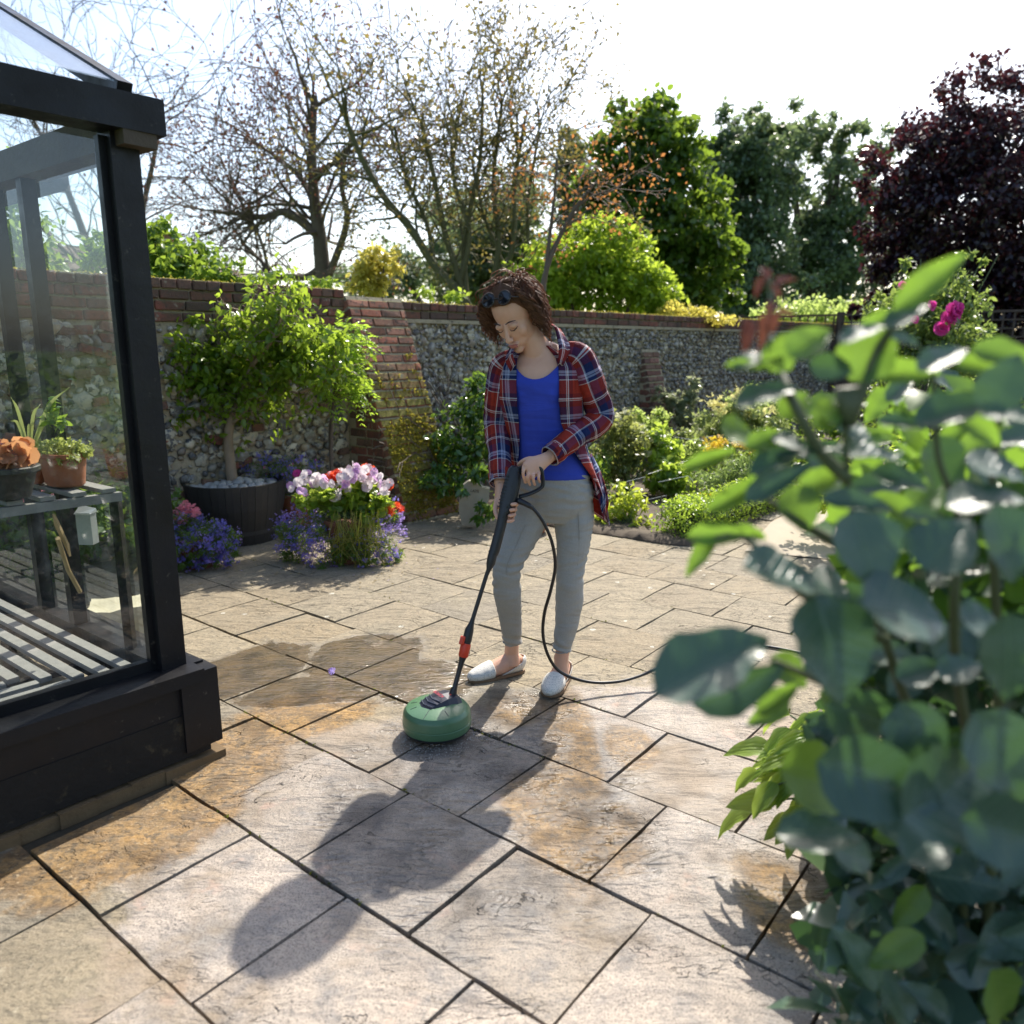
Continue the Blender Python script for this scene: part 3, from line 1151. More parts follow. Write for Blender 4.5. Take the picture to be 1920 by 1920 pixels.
# roof over the front: rafters, ridge and panes
rise = Vector((0, 0, 1)) * .62
for i, b in enumerate((.03, .62, 1.21, 1.8, 2.39)):
    ghbeam('rafter', ghp(b, .0, EAVE + .10), ghp(b, 1.25, EAVE + .10) + rise, .045, .06)
    if i < 4:
        ac = Acc()
        p = [ghp(b + .025, 0.0, EAVE + .125), ghp(b + .565, 0.0, EAVE + .125), ghp(b + .565, 1.25, EAVE + .125) + rise, ghp(b + .025, 1.25, EAVE + .125) + rise]
        ac.add(p + [q + Z * .004 for q in p], [(3, 2, 1, 0), (4, 5, 6, 7), (0, 1, 5, 4), (1, 2, 6, 5), (2, 3, 7, 6), (3, 0, 4, 7)])
        ac.build('roof_pane', M_glass, gh)
ghbeam('ridge_beam', ghp(-.05, 1.27, EAVE + .11) + rise, ghp(2.6, 1.27, EAVE + .11) + rise, .05, .12)


def pane(p, q, z0, z1, nrm):
    ac = Acc()
    a_, b_ = p, q
    o = nrm * .002
    v = [a_ + Z * z0 - o, b_ + Z * z0 - o, b_ + Z * z1 - o, a_ + Z * z1 - o]
    ac.add(v, [(0, 1, 2, 3)])
    return ac.build('pane', M_glass, gh)


pane(ghp(.08, 0, 0, -.04), ghp(1.72, 0, 0, -.04), SILL, EAVE, NF)
pane(ghp(1.80, 0, 0, -.04), ghp(2.6, 0, 0, -.04), SILL, EAVE, NF)
for d0, d1 in ((.085, .66), (.70, .95), (.99, 1.65), (1.69, 2.35)):
    pane(ghp(0, d0 + .0, 0, 0, -.03), ghp(0, d1, 0, 0, -.03), SILL, EAVE, NS)

# slatted staging inside, mitred at the corner
bench = thing('slatted_bench', 'low grey slatted staging inside the greenhouse, mitred at the corner', 'plant staging', tuple(ghp(.3, .3, .0)))
for i in range(6):
    o = .10 + i * .072
    ac = Acc()
    ac.beam(ghp(o, o + .0, SILL - .035), ghp(o, 2.3, SILL - .035), .036, .018)
    ac.build('slat', M_slat, bench)
for i in range(6):
    o = .075 + i * .072
    ac = Acc()
    ac.beam(ghp(o + .06, o, SILL - .033), ghp(2.4, o, SILL - .033), .036, .018)
    ac.build('slat', M_slat, bench)
for b, a_ in ((.1, .4), (.5, .5), (.1, 1.3), (.5, 1.3), (.1, 2.2), (.5, 2.2), (1.4, .1), (1.4, .5), (2.2, .5)):
    ac = Acc()
    ac.beam(ghp(b, a_, -.02), ghp(b, a_, SILL - .045), .04, .04)
    ac.build('leg', M_blackold, bench)
ac = Acc()
for o in (.4, 1.2, 2.1): ac.beam(ghp(.08, o, SILL - .055), ghp(.55, o, SILL - .055), .03, .02)
for o in (.9, 1.7, 2.3): ac.beam(ghp(o, .05, SILL - .055), ghp(o, .52, SILL - .055), .03, .02)
ac.build('bearer', M_blackold, bench)
shelf = thing('plant_shelf', 'pale slatted shelf inside the greenhouse holding the potted plants', 'shelf', tuple(ghp(.3, .9, .0)))
for i in range(6):
    o = .07 + i * .095
    ac = Acc()
    ac.beam(ghp(o, .27, .92), ghp(o, 1.9, .92), .045, .014)
    ac.build('slat', M_slat, shelf)
ac = Acc()
for a_ in (.28, 1.0, 1.85):
    ac.beam(ghp(.03, a_, .895), ghp(.60, a_, .895), .025, .03)
ac.build('bracket', M_slat, shelf)
for b, a_ in ((.57, .3), (.57, 1.85), (.04, .3), (.04, 1.85)):
    ac = Acc()
    ac.beam(ghp(b, a_, -.02), ghp(b, a_, .88), .03, .03)
    ac.build('leg', M_blackold, shelf)
tag(link('greenhouse_floor', pymesh('greenhouse_floor', [tuple(ghp(.0, .0, -.012)), tuple(ghp(3, .0, -.012)), tuple(ghp(3, 2.6, -.012)), tuple(ghp(0, 2.6, -.012))], [(3, 2, 1, 0)], mat=M_soil)), kind='structure')
# ================================================================== PERSON
def skin_material():
    g = G('skin', (.52, .29, .19), .45, .4)
    g.set('Base Color', g.mix(g.noise(30, 4), (.60, .33, .225), (.68, .41, .29)))
    g.set('Subsurface Weight', .12)
    g.set('Subsurface Radius', (.02, .008, .004))
    g.bump(g.noise(150, 3), .12, .002)
    return g.m


M_skin = skin_material()
BX = Vector((.97, -.22, 0)).normalized()         # towards her left side (image right)
BF = Vector((-.22, -.97, 0)).normalized()        # the way her chest faces


def remesh(acc, name, voxel, mat, smooth_it=4, fac=.5, decimate=None):
    me = pymesh('tmp', acc.v, acc.f)
    o = bpy.data.objects.new('tmp', me)
    COL.objects.link(o)
    m = o.modifiers.new('r', 'REMESH')
    m.mode = 'VOXEL'
    m.voxel_size = voxel
    m.use_smooth_shade = True
    if smooth_it:
        s = o.modifiers.new('s', 'SMOOTH')
        s.iterations = smooth_it
        s.factor = fac
    dg = bpy.context.evaluated_depsgraph_get()
    out = bpy.data.meshes.new_from_object(o.evaluated_get(dg))
    out.name = name
    out.materials.clear()
    out.materials.append(mat)
    bpy.data.objects.remove(o)
    bpy.data.meshes.remove(me)
    return out


def loft(acc, rings, X, sides=28, power=2.0):
    """rings = (centre, ra, rb); ra along X"""
    n = len(rings)
    vv, ff = [], []
    for i, rg in enumerate(rings):
        c, ra, rb = rg[:3]
        t = (Vector(rings[min(i + 1, n - 1)][0]) - Vector(rings[max(i - 1, 0)][0])).normalized()
        Xi = rg[3] if len(rg) > 3 else X
        x = (Xi - t * Xi.dot(t)).normalized()
        y = t.cross(x)
        for k in range(sides):
            a = 2 * math.pi * k / sides
            ca, sa = math.cos(a), math.sin(a)
            e = 2 / power
            vv.append(Vector(c) + x * (math.copysign(abs(ca) ** e, ca) * ra) + y * (math.copysign(abs(sa) ** e, sa) * rb))
    for i in range(n - 1):
        for k in range(sides):
            k2 = (k + 1) % sides
            ff.append((i * sides + k, i * sides + k2, (i + 1) * sides + k2, (i + 1) * sides + k))
    ff.append(tuple(range(sides - 1, -1, -1)))
    ff.append(tuple((n - 1) * sides + k for k in range(sides)))
    acc.add(vv, ff)


# ---- joints
hipR, hipL = at(1000, 935, 3.14), at(1074, 930, 3.12)
kneeR, kneeL = at(949, 1070, 3.04), at(1070, 1088, 3.09)
ankR, ankL = at(960, 1222, 3.20), at(1052, 1245, 3.09)
shR, shL = at(948, 690, 3.10), at(1084, 672, 3.04)
elR, elL = at(934, 797, 3.14), at(1122, 784, 3.07)
wrR, wrL = at(938, 908, 2.965), at(1030, 858, 2.925)
pel = at(1037, 930, 3.13)
TORSO = [(at(1036, 965, 3.13), .10, .06), (at(1036, 925, 3.13), .145, .090), (at(1032, 890, 3.12), .138, .092), (at(1026, 850, 3.12), .122, .088), (at(1021, 810, 3.10), .124, .092),
         (at(1016, 760, 3.08), .142, .100), (at(1012, 715, 3.07), .150, .098), (at(1012, 685, 3.07), .152, .080), (at(1010, 665, 3.065), .120, .062), (at(1006, 652, 3.055), .066, .050)]
person = thing('person', 'dark-haired woman in open plaid shirt, blue top and grey jeans, holding the cleaning lance', 'person', tuple(gr(1000, 1275)))

# ---- head frame
HC = at(964, 590, 3.0)
FD = Vector((-.35, -.69, -.63)).normalized()
HU = Vector((-.40, -.48, .77))
HU = (HU - FD * HU.dot(FD)).normalized()
HX = FD.cross(HU).normalized()
if HX.x < 0: HX = -HX
HM = Matrix((HX, FD, HU)).transposed()


def hd(x, y, z):
    return HC + HX * x + FD * y + HU * z


skinA = Acc()
loft(skinA, TORSO, BX)
# neck
nk = [TORSO[-2][0], at(1004, 655, 3.055), at(997, 638, 3.04), hd(.002, -.028, -.05), hd(0, -.02, 0)]
loft(skinA, [(p, r, r * .98) for p, r in zip(nk, (.06, .058, .049, .050, .045))], BX)
# head
skinA.ell(hd(0, -.012, .028), (.072, .092, .090), HM, 24, 16)
skinA.ell(hd(0, .022, -.028), (.061, .066, .080), HM, 24, 16)
skinA.ell(hd(0, .045, -.072), (.044, .040, .040), HM, 20, 12)
skinA.ell(hd(0, .070, -.104), (.021, .020, .018), HM, 16, 10)
for s_ in (-1, 1):
    skinA.ell(hd(s_ * .034, .050, -.034), (.026, .026, .030), HM, 14, 10)
    skinA.ell(hd(s_ * .042, .012, -.062), (.018, .036, .032), HM, 14, 10)
    skinA.ell(hd(s_ * .030, .076, .004), (.0175, .013, .0125), HM, 14, 10)   # lids over lowered eyes
    skinA.ell(hd(s_ * .0095, .100, -.043), (.0085, .010, .0075), HM, 10, 8)
    skinA.ell(hd(s_ * .074, -.010, -.008), (.008, .018, .030), HM, 12, 8)    # ears
loft(skinA, [(hd(0, .078, .014), .008, .006), (hd(0, .090, -.008), .0078, .008), (hd(0, .104, -.032), .0095, .010), (hd(0, .108, -.042), .010, .009), (hd(0, .098, -.050), .008, .007)], HX, 12)
skinA.ell(hd(0, .088, -.070), (.024, .010, .006), HM, 14, 8)
skinA.ell(hd(0, .087, -.080), (.020, .010, .0065), HM, 14, 8)
# shoulders, arms
for sh, el, wr in ((shR, elR, wrR), (shL, elL, wrL)):
    skinA.ell(sh, (.050, .050, .050))
    skinA.tube([sh, sh.lerp(el, .5), el, el.lerp(wr, .3), el.lerp(wr, .7), wr], [.045, .042, .036, .037, .029, (.024, .021)], 14)
# breasts
for p in (at(990, 742, 3.03), at(1034, 740, 3.01)):
    skinA.ell(p, (.050, .042, .052))
# legs inside the trousers, ankles and feet
for hp, kn, an in ((hipR, kneeR, ankR), (hipL, kneeL, ankL)):
    skinA.tube([hp, hp.lerp(kn, .5), kn, kn.lerp(an, .3), kn.lerp(an, .75), an, Vector((an.x, an.y, .045))], [.055, .048, .038, .038, .030, .029, .034], 16)
footR = [gr(979, 1258, 0), gr(880, 1280, 0)]
footL = [gr(1060, 1268, 0), gr(1027, 1309, 0)]


def foot_rings(heel, toe, grow_=0.0, top=1.0):
    d = (toe - heel)
    L = d.length
    d.normalize()
    z = Vector((0, 0, 1))
    prof = [(.0, .020, .030), (.08, .031, .040), (.3, .034, .044), (.5, .038, .036), (.7, .043, .028), (.86, .036, .021), (.96, .022, .016), (1.0, .008, .009)]
    return [(heel + d * (L * u) + z * (h * top + .004), w + grow_, h * top + grow_) for u, w, h in prof]


for f in (footR, footL):
    d = (f[1] - f[0]).normalized()
    side = d.cross(Vector((0, 0, 1)))
    loft(skinA, foot_rings(f[0] + d * .006, f[1] - d * .006), side, 16)
for an, f in ((ankR, footR), (ankL, footL)):
    d = (f[1] - f[0]).normalized()
    q = f[0] + d * .055
    skinA.tube([an + Vector((0, 0, .03)), Vector((q.x, q.y, .075)), f[0] + d * .10 + Vector((0, 0, .042)), f[0] + d * .15 + Vector((0, 0, .035))], [.031, .033, .032, .026], 14)

# ---- lance axis (needed for the hands)
GT, GB = at(967, 880, 2.90), at(848, 1306, 2.705)     # top of gun, lower end of lance
LAX = (GB - GT).normalized()


def ln(px, py, depth_t):
    return at(px, py, 2.90 + (2.705 - 2.90) * depth_t)


def hand(wrist, palm, knuck, across, fingers, thumb):
    """palm slab, four bent fingers, thumb from the side of the palm"""
    k = palm.lerp(knuck, 1.0)
    ax = (knuck - wrist).normalized()
    loft(skinA, [(wrist, .024, .019), (wrist.lerp(palm, .5), .028, .018), (palm, .036, .0165), (knuck, .038, .0135), (knuck + ax * .008, .034, .010)], across, 16)
    for pts, r in fingers:
        pts = catmull(pts, 4)
        n = len(pts)
        skinA.tube(pts, [r * (1 - .22 * i / (n - 1)) for i in range(n)], 8)
        skinA.ell(pts[-1], (r * .8,) * 3, None, 8, 6)
    pts = catmull(thumb, 4)
    skinA.tube(pts, [.0115 * (1 - .22 * i / (len(pts) - 1)) for i in range(len(pts))], 8)
    skinA.ell(pts[-1], (.009,) * 3, None, 8, 6)


# her left hand (image right): over the rear grip, fingers curling down round it
gl_ax = Vector((.0, -.02, 0))
hp_ = [wrL, at(1008, 872, 2.885), at(990, 884, 2.862)]
fing = []
for i, (kx, ky, mx_, my_, tx, ty) in enumerate(((982, 874, 981, 893, 985, 906), (991, 881, 990, 900, 994, 910), (1001, 886, 1000, 902, 1003, 910), (1011, 886, 1010, 899, 1012, 905))):
    fing.append(([at(kx, ky, 2.868 + .003 * i), at(mx_, (ky + my_) / 2 + 1, 2.848), at(mx_, my_, 2.850), at(tx, ty, 2.868)], .0076 - .0007 * (i == 3)))
hand(hp_[0], hp_[1], hp_[2], Vector((.45, .1, -.88)).normalized(), fing, [at(1004, 862, 2.885), at(990, 862, 2.88), at(979, 867, 2.90), at(973, 872, 2.925)])
# her right hand (image left): palm under the lance, fingers coming round to the far side
a0, a1 = wrR, at(936, 938, 2.945)
c0 = at(949, 950, 2.875)       # lance centre by the hand
fing = []
for i in range(4):
    y0 = 944 + i * 9.5
    fing.append(([at(938 - i, y0, 2.935), at(946 - i, y0 + 2, 2.93), at(960 - i * 1.5, y0 + 3, 2.918), at(969 - i * 2.4, y0 + 3, 2.885), at(966 - i * 2.6, y0 + 2 + i, 2.853), at(960 - i * 2.4, y0 + 3 + i, 2.838)], .0092))
hand(a0, a1, at(935, 950, 2.932), Vector((-.25, .2, -.9)).normalized(), fing, [at(932, 938, 2.93), at(929, 955, 2.905), at(931, 966, 2.885), at(936, 974, 2.868)])

body = link('body', remesh(skinA, 'body', .0031, M_skin, 7), None, person)

# ---- face details
M_brow = simple('brow_hair', (.035, .02, .014), .7)
M_lip = simple('lips', (.42, .14, .12), .35)
for s_ in (-1, 1):
    a = Acc()
    a.tube([hd(s_ * .011, .0905, .021), hd(s_ * .025, .0905, .0275), hd(s_ * .038, .083, .026), hd(s_ * .047, .072, .020)], [.0022, .0028, .0022, .0008], 6, flat=.6)
    a.build('eyebrow', M_brow, person)
    a = Acc()
    a.tube([hd(s_ * .014, .0865, -.005), hd(s_ * .022, .0905, -.0095), hd(s_ * .032, .0895, -.010), hd(s_ * .041, .083, -.006), hd(s_ * .047, .077, -.002)], [.0008, .0016, .002, .0018, .0007], 6)
    a.build('eyelash', M_brow, person)
a = Acc()
a.ell(hd(0, .0935, -.0705), (.0215, .0065, .0042), HM, 14, 8)
a.ell(hd(0, .0925, -.0795), (.0175, .0065, .0050), HM, 14, 8)
a.build('lips', M_lip, person, smooth=True)

# ---- hair: a close cap and many curling locks
g = G('dark_brown_hair', (.03, .014, .008), .55, .35)
r = g.rnd()
g.set('Base Color', g.mix(r, (.05, .026, .015), (.24, .115, .06)))
tr = g.n('BsdfTranslucent', {'Color': (.45, .17, .06)})
o_ = g.n('MixShader', {0: .3, 1: g.b.outputs[0], 2: tr})
g.t.links.new(o_, g.out.inputs[0])
M_hair = g.m
hair = Acc()
cap = []


def scalp(th, ph, k=1.0):
    """th from the crown (0) down, ph round the head (0 = face)"""
    return Vector((.0735 * k * math.sin(th) * math.sin(ph), -.012 + .0935 * k * math.sin(th) * math.cos(ph), .028 + .0915 * k * math.cos(th)))


def hairline(ph):
    a = abs((ph + math.pi) % (2 * math.pi) - math.pi)
    if a < .9: return .92 + .12 * (a / .9)
    if a < 1.35: return 1.04 + (a - .9) / .45 * .75
    return 1.79 + min(.35, (a - 1.35) * .5)


n_t, n_p = 14, 40
vv, ff = [], []
for i in range(n_t + 1):
    for k in range(n_p):
        ph = 2 * math.pi * k / n_p
        th = .02 + (hairline(ph) - .02) * i / n_t
        s_ = 1.04 + .02 * noise.noise((math.cos(ph) * 5, math.sin(ph) * 5, th * 3)) - (.05 if i == n_t else 0)
        v = scalp(th, ph, s_)
        vv.append(HC + HM @ v)
for i in range(n_t):
    for k in range(n_p):
        k2 = (k + 1) % n_p
        ff.append((i * n_p + k, (i + 1) * n_p + k, (i + 1) * n_p + k2, i * n_p + k2))
hair.add(vv, ff)
random.seed(21)
# combed strands over the top, from the hairline backwards
for _ in range(750):
    ph = random.uniform(-1.5, 1.5)
    th0 = hairline(ph) - random.uniform(-.02, .3)
    endt = random.uniform(.5, 1.1)
    pts = []
    wob_ = random.uniform(0, 6)
    for j in range(11):
        u = j / 10
        th = th0 * (1 - u) - u * endt
        k = 1.07 + .035 * math.sin(u * 3.1) + .008 * math.sin(u * 14 + wob_)
        pts.append(HC + HM @ scalp(abs(th), ph * (1 - .25 * u) if th >= 0 else ph * .75 + math.pi, k))
    hair.tube(pts, [.0006] + [.002] * 9 + [.0008], 3, cap=False)
cen = HC + HM @ Vector((0, -.012, .01))
HMT = HM.transposed()
for _ in range(2300):
    ph = random.uniform(1.15, 2 * math.pi - 1.15)
    th = random.uniform(.75, hairline(ph))
    root = HC + HM @ scalp(th, ph, 1.03)
    out = (root - cen).normalized()
    L = random.uniform(.07, .15)
    nseg = 13
    p = root.copy()
    d = (out * .55 - FD * .15 + Vector((random.gauss(0, .2), random.gauss(0, .2), -.35))).normalized()
    pts = []
    w0, rad, fr_ = random.uniform(0, 6.28), random.uniform(.003, .012), random.uniform(50, 130)
    axis1 = out.cross(Vector((0, 0, 1)))
    if axis1.length < .1: axis1 = Vector((1, 0, 0))
    axis1.normalize()
    axis2 = axis1.cross(Vector((0, 0, -1)))
    s_ = 0
    for j in range(nseg + 1):
        u = j / nseg
        w = rad * min(1, u * 2.0)
        pts.append(p + axis1 * (math.cos(w0 + fr_ * s_) * w) + axis2 * (math.sin(w0 + fr_ * s_) * w))
        d = (d * .74 + Vector((0, 0, -1)) * .24 + out * .04).normalized()
        st2 = L / nseg
        p = p + d * st2
        s_ += st2
        q = HMT @ (p - HC)
        k = math.sqrt((q.x / .080) ** 2 + ((q.y + .012) / .098) ** 2 + ((q.z - .0) / .115) ** 2)
        if k < 1.0: p = HC + HM @ Vector((q.x / k, (q.y + .012) / k - .012, q.z / k))
        q = HMT @ (p - HC)
        if q.y > .02:
            q.y = .02 + (q.y - .02) * .2
            q.x = math.copysign(max(abs(q.x), .076), q.x)
            p = HC + HM @ q
    hair.tube(pts, [.0019] * (nseg - 2) + [.0016, .0012, .0005], 3, cap=False)
hair.build('hair', M_hair, person, smooth=True)

# sunglasses pushed up into the hair
M_shade = G('dark_lens', (.006, .007, .01), .08, .7).m
M_tort = simple('tortoiseshell_frame', (.02, .012, .008), .25, .5, 30)
sg = thing('sunglasses', 'dark round sunglasses pushed up on top of the head of the woman', 'sunglasses', tuple(hd(-.006, .02, .125)))
so = (FD * .62 + HU * .78).normalized()
su = (HU * .62 - FD * .78).normalized()
for s_ in (-1, 1):
    c_ = hd(-.004 + s_ * .034, .050, .106)
    Ml = Matrix((HX, su, so)).transposed()
    a = Acc()
    a.lathe(c_, [(.0245, -.002), (.025, .0), (.022, .003), (.001, .0045)], 24, Ml)
    a.build('lens', M_shade, sg, smooth=True, angle=40)
    a = Acc()
    ring = [c_ + HX * (math.cos(t) * .026) + su * (math.sin(t) * .0255) for t in np.linspace(0, 2 * math.pi, 25)]
    a.tube(ring, .0028, 6)
    a.tube([c_ + HX * (s_ * .026), c_ + HX * (s_ * .042) - so * .012, c_ + HX * (s_ * .047) - so * .05 + su * .01, c_ + HX * (s_ * .046) - so * .10 + su * .0], [.0035, .003, .0025, .002], 6)
    a.build('rim', M_tort, sg, smooth=True)
a = Acc()
a.tube([hd(-.013, .052, .107), hd(-.004, .055, .110), hd(.005, .052, .107)], .003, 6)
a.build('bridge', M_tort, sg, smooth=True)

# ---- blue vest
M_top = G('blue_jersey', (.04, .05, .42), .75, .25)
M_top.set('Base Color', M_top.mix(M_top.noise(8, 4), (.026, .050, .36), (.040, .070, .46)))
st2 = M_top.n('Mapping', {'Vector': M_top.pos(), 'Rotation': (0, .5, 0), 'Scale': (1.2, 1, 7)})
M_top.bump(M_top.n('TexNoise', {'Vector': st2, 'Scale': 2.5, 'Detail': 3, 'Distortion': .8}), .4, .03)
M_top = M_top.m
va = Acc()
tr_ = [(Vector(c), ra + .007, rb + .008) for c, ra, rb in TORSO[1:9]]
tr_[1] = (tr_[1][0], .152, .106)
tr_ = [(c, ra - (.014 if i > 5 else .003 if i > 3 else 0), rb) for i, (c, ra, rb) in enumerate(tr_)]
tr_[0] = (tr_[0][0] + Vector((0, 0, .03)), .160, .112)
loft(va, tr_, BX)
for p in (at(990, 742, 3.028), at(1034, 740, 3.008)):
    va.ell(p, (.056, .049, .058))
vme = remesh(va, 'vest', .005, M_top, 6)
bm = bmesh.new()
bm.from_mesh(vme)
cut = []
n0 = at(1003, 712, 3.0)
zc_ = n0.z
for f in bm.faces:
    c = f.calc_center_median()
    front = (c - TORSO[6][0]).dot(BF) > -.02
    u = (c - at(1005, 700, 3.0)).dot(BX)
    lim = zc_ + 6.5 * u * u + .3 * max(0, abs(u) - .06) if front else at(1000, 668, 3.05).z
    strap = .075 < abs(u) < .125
    if c.z > lim and abs(u) < (.10 if front else .075): cut.append(f)
    elif c.z > at(1000, 668, 3.05).z: cut.append(f)
    elif c.z < at(1000, 893, 3.0).z - .02: cut.append(f)
bmesh.ops.delete(bm, geom=cut, context='FACES')
bm.to_mesh(vme)
bm.free()
vest = link('vest', vme, None, person)
so_ = vest.modifiers.new('thick', 'SOLIDIFY'); so_.thickness = .003; so_.offset = 0

def smooth_edges(me, it=6):
    bm = bmesh.new()
    bm.from_mesh(me)
    for _ in range(it):
        new = {}
        for v in bm.verts:
            nb = [e.other_vert(v) for e in v.link_edges if e.is_boundary]
            if len(nb) == 2: new[v] = v.co * .4 + (nb[0].co + nb[1].co) * .3
        for v, c in new.items(): v.co = c
    bm.to_mesh(me)
    bm.free()


smooth_edges(vme, 10)
# ---- jeans
g = G('grey_denim', (.25, .25, .245), .85, .2)
c = g.mix(g.noise(5, 4), (.31, .305, .285), (.40, .393, .365))
c = g.mix(g.step(g.noise(420, 2), .4, .7), c, g.mix(1.0, c, (.84, .84, .85), 'MULTIPLY'))
g.set('Base Color', c)
mp_ = g.n('Mapping', {'Vector': g.pos(), 'Rotation': (.3, .35, 0), 'Scale': (1, 1, 3.0)})
wr_ = g.n('TexNoise', {'Vector': mp_, 'Scale': 4.2, 'Detail': 2, 'Distortion': .9})
g.bump(g.math('ADD', wr_, g.math('MULTIPLY', g.noise(250, 2), .06)), .5, .03)
M_jeans = g.m
ja = Acc()
loft(ja, [(at(1035, 975, 3.13), .120, .085), (at(1036, 955, 3.13), .155, .108), (at(1037, 925, 3.13), .168, .116), (at(1033, 897, 3.12), .155, .108), (at(1031, 880, 3.12), .143, .102)], BX)
ja.tube([at(1002, 935, 3.13), at(990, 975, 3.12), at(972, 1015, 3.085), at(956, 1050, 3.055), at(949, 1075, 3.05), at(951, 1110, 3.075), at(957, 1160, 3.13), at(961, 1203, 3.185)],
        [.083, .080, .069, .059, .056, .058, .048, .0395], 22)
ja.tube([at(1071, 930, 3.13), at(1076, 975, 3.12), at(1075, 1020, 3.10), at(1070, 1065, 3.09), at(1068, 1092, 3.085), at(1068, 1125, 3.10), at(1062, 1175, 3.10), at(1053, 1218, 3.095)],
        [.088, .084, .069, .058, .056, .059, .048, .038], 22)
for p in (at(1005, 925, 3.19), at(1066, 925, 3.19)):
    ja.ell(p, (.085, .075, .09))
jme = remesh(ja, 'jeans', .004, M_jeans, 6)
jme.update()
co_ = np.zeros(len(jme.vertices) * 3, dtype=np.float32)
no_ = np.zeros(len(jme.vertices) * 3, dtype=np.float32)
jme.vertices.foreach_get('co', co_)
jme.vertices.foreach_get('normal', no_)
co_, no_ = co_.reshape(-1, 3), no_.reshape(-1, 3)
z_, x_ = co_[:, 2], co_[:, 0]
kz = kneeR.z
kn_ = np.exp(-((z_ - kz) / .09) ** 2) + .8 * np.exp(-((z_ - (kz + .33)) / .07) ** 2) + .7 * np.exp(-((z_ - .14) / .07) ** 2) + .3
n9 = np.array([noise.noise(Vector(p) * 9) for p in co_.tolist()])
n14 = np.array([noise.noise(Vector(p) * 14) for p in co_.tolist()])
co_ += no_ * (kn_ * .0036 * np.sin(z_ * 150 + x_ * 38 * np.sin(z_ * 9) + 5 * n9) * (.4 + n14 * 1.4))[:, None]
jme.vertices.foreach_set('co', co_.ravel().astype(np.float32))
jme.update()
jeans = link('jeans', jme, None, person)
M_seam = simple('dark_seam', (.27, .26, .235), .85)
a = Acc()
a.tube(catmull([at(985, 985, 3.03), at(965, 1030, 3.01), at(950, 1065, 2.993), at(952, 1110, 3.017), at(957, 1160, 3.082), at(960, 1200, 3.145)], 6), .0011, 6)
a.tube(catmull([at(1084, 960, 3.035), at(1086, 1010, 3.035), at(1082, 1070, 3.04), at(1079, 1110, 3.045), at(1070, 1165, 3.06), at(1062, 1212, 3.065)], 6), .0016, 6)
a.build('seam', M_seam, jeans)
for an in ((at(961, 1204, 3.187), .0405), (at(1053, 1219, 3.096), .0395)):
    a = Acc()
    ring = [an[0] + Vector((math.cos(t) * an[1], math.sin(t) * an[1], random.uniform(-.002, .002))) for t in np.linspace(0, 2 * math.pi, 25)]
    a.tube(ring, .003, 6, cap=False)
    a.build('frayed_hem', M_seam, jeans)

# ---- shoes
g = G('perforated_white_leather', (.62, .61, .55), .5, .4)
dots = g.voro(170, rnd=.35)
g.set('Base Color', g.mix(g.math('LESS_THAN', dots, .28), (.64, .62, .56), (.20, .22, .22)))
M_shoe = g.m
M_sole = simple('tan_sole', (.18, .11, .06), .7)
for f, an in ((footR, ankR), (footL, ankL)):
    d = (f[1] - f[0]).normalized()
    L = (f[1] - f[0]).length
    side = d.cross(Vector((0, 0, 1)))
    a = Acc()
    loft(a, foot_rings(f[0], f[1], .004, 1.0), side, 24)
    sme = remesh(a, 'shoe', .0035, M_shoe, 3)
    bm = bmesh.new()
    bm.from_mesh(sme)
    cut = []
    for fc in bm.faces:
        c = fc.calc_center_median()
        u = (c - f[0]).dot(d) / L
        w = abs((c - f[0]).dot(side))
        lim = .062 - .11 * max(0, u) + .10 * max(0, u - .45) if u < .60 else 9
        if u < .06: lim = .07
        if c.z > lim and w < .06: cut.append(fc)
    bmesh.ops.delete(bm, geom=cut, context='FACES')
    bm.to_mesh(sme)
    bm.free()
    smooth_edges(sme, 8)
    so_ = link('shoe', sme, None, person)
    m_ = so_.modifiers.new('thick', 'SOLIDIFY'); m_.thickness = .003; m_.offset = 1
    a = Acc()
    nn = 26
    ol = []
    rg = foot_rings(f[0], f[1], .006)
    top, bot = [], []
    for c, w, h in rg: top.append((c, w))
    L_ = [Vector((c.x, c.y, 0)) + side * w for c, w in top]
    R_ = [Vector((c.x, c.y, 0)) - side * w for c, w in top][::-1]
    out_ = L_ + R_
    vv = [v + Vector((0, 0, .001)) for v in out_] + [v + Vector((0, 0, .013)) for v in out_]
    m = len(out_)
    a.add(vv, [tuple(range(m)), tuple(range(2 * m - 1, m - 1, -1))] + [(k, (k + 1) % m, m + (k + 1) % m, m + k) for k in range(m)])
    a.build('sole', M_sole, so_)

# ---- plaid shirt
g = G('plaid_flannel', rough=.9, spec=.15)
uv = g.n('TexCoord', out=2)
sp = g.t.nodes.new('ShaderNodeSeparateXYZ')
g.t.links.new(uv, sp.inputs[0])
navy, red, dred, white, pale = (.012, .022, .085), (.30, .035, .022), (.10, .014, .022), (.62, .60, .60), (.30, .34, .48)
stops = [(0, red), (.20, dred), (.26, dred), (.30, white), (.325, red), (.345, white), (.36, dred), (.50, navy), (.64, navy), (.68, pale), (.74, navy), (.755, pale), (.80, navy), (.88, white), (.90, red)]
def plaid(coord):
    return g.ramp(g.math('FRACT', g.math('DIVIDE', coord, .165)), stops, 'CONSTANT')
ca, cb = plaid(sp.outputs[0]), plaid(sp.outputs[1])
chk = g.mix(.5, ca, cb)
g.set('Base Color', g.mix(.25, chk, g.mix(1.0, chk, (1.4, 1.4, 1.4), 'MULTIPLY')))
mpn = g.n('Mapping', {'Vector': g.pos(), 'Scale': (2.5, 1, 1.6)})
g.bump(g.n('TexNoise', {'Vector': mpn, 'Scale': 6, 'Detail': 3, 'Distortion': 1.0}), .8, .035)
tr = g.n('BsdfTranslucent', {'Color': chk})
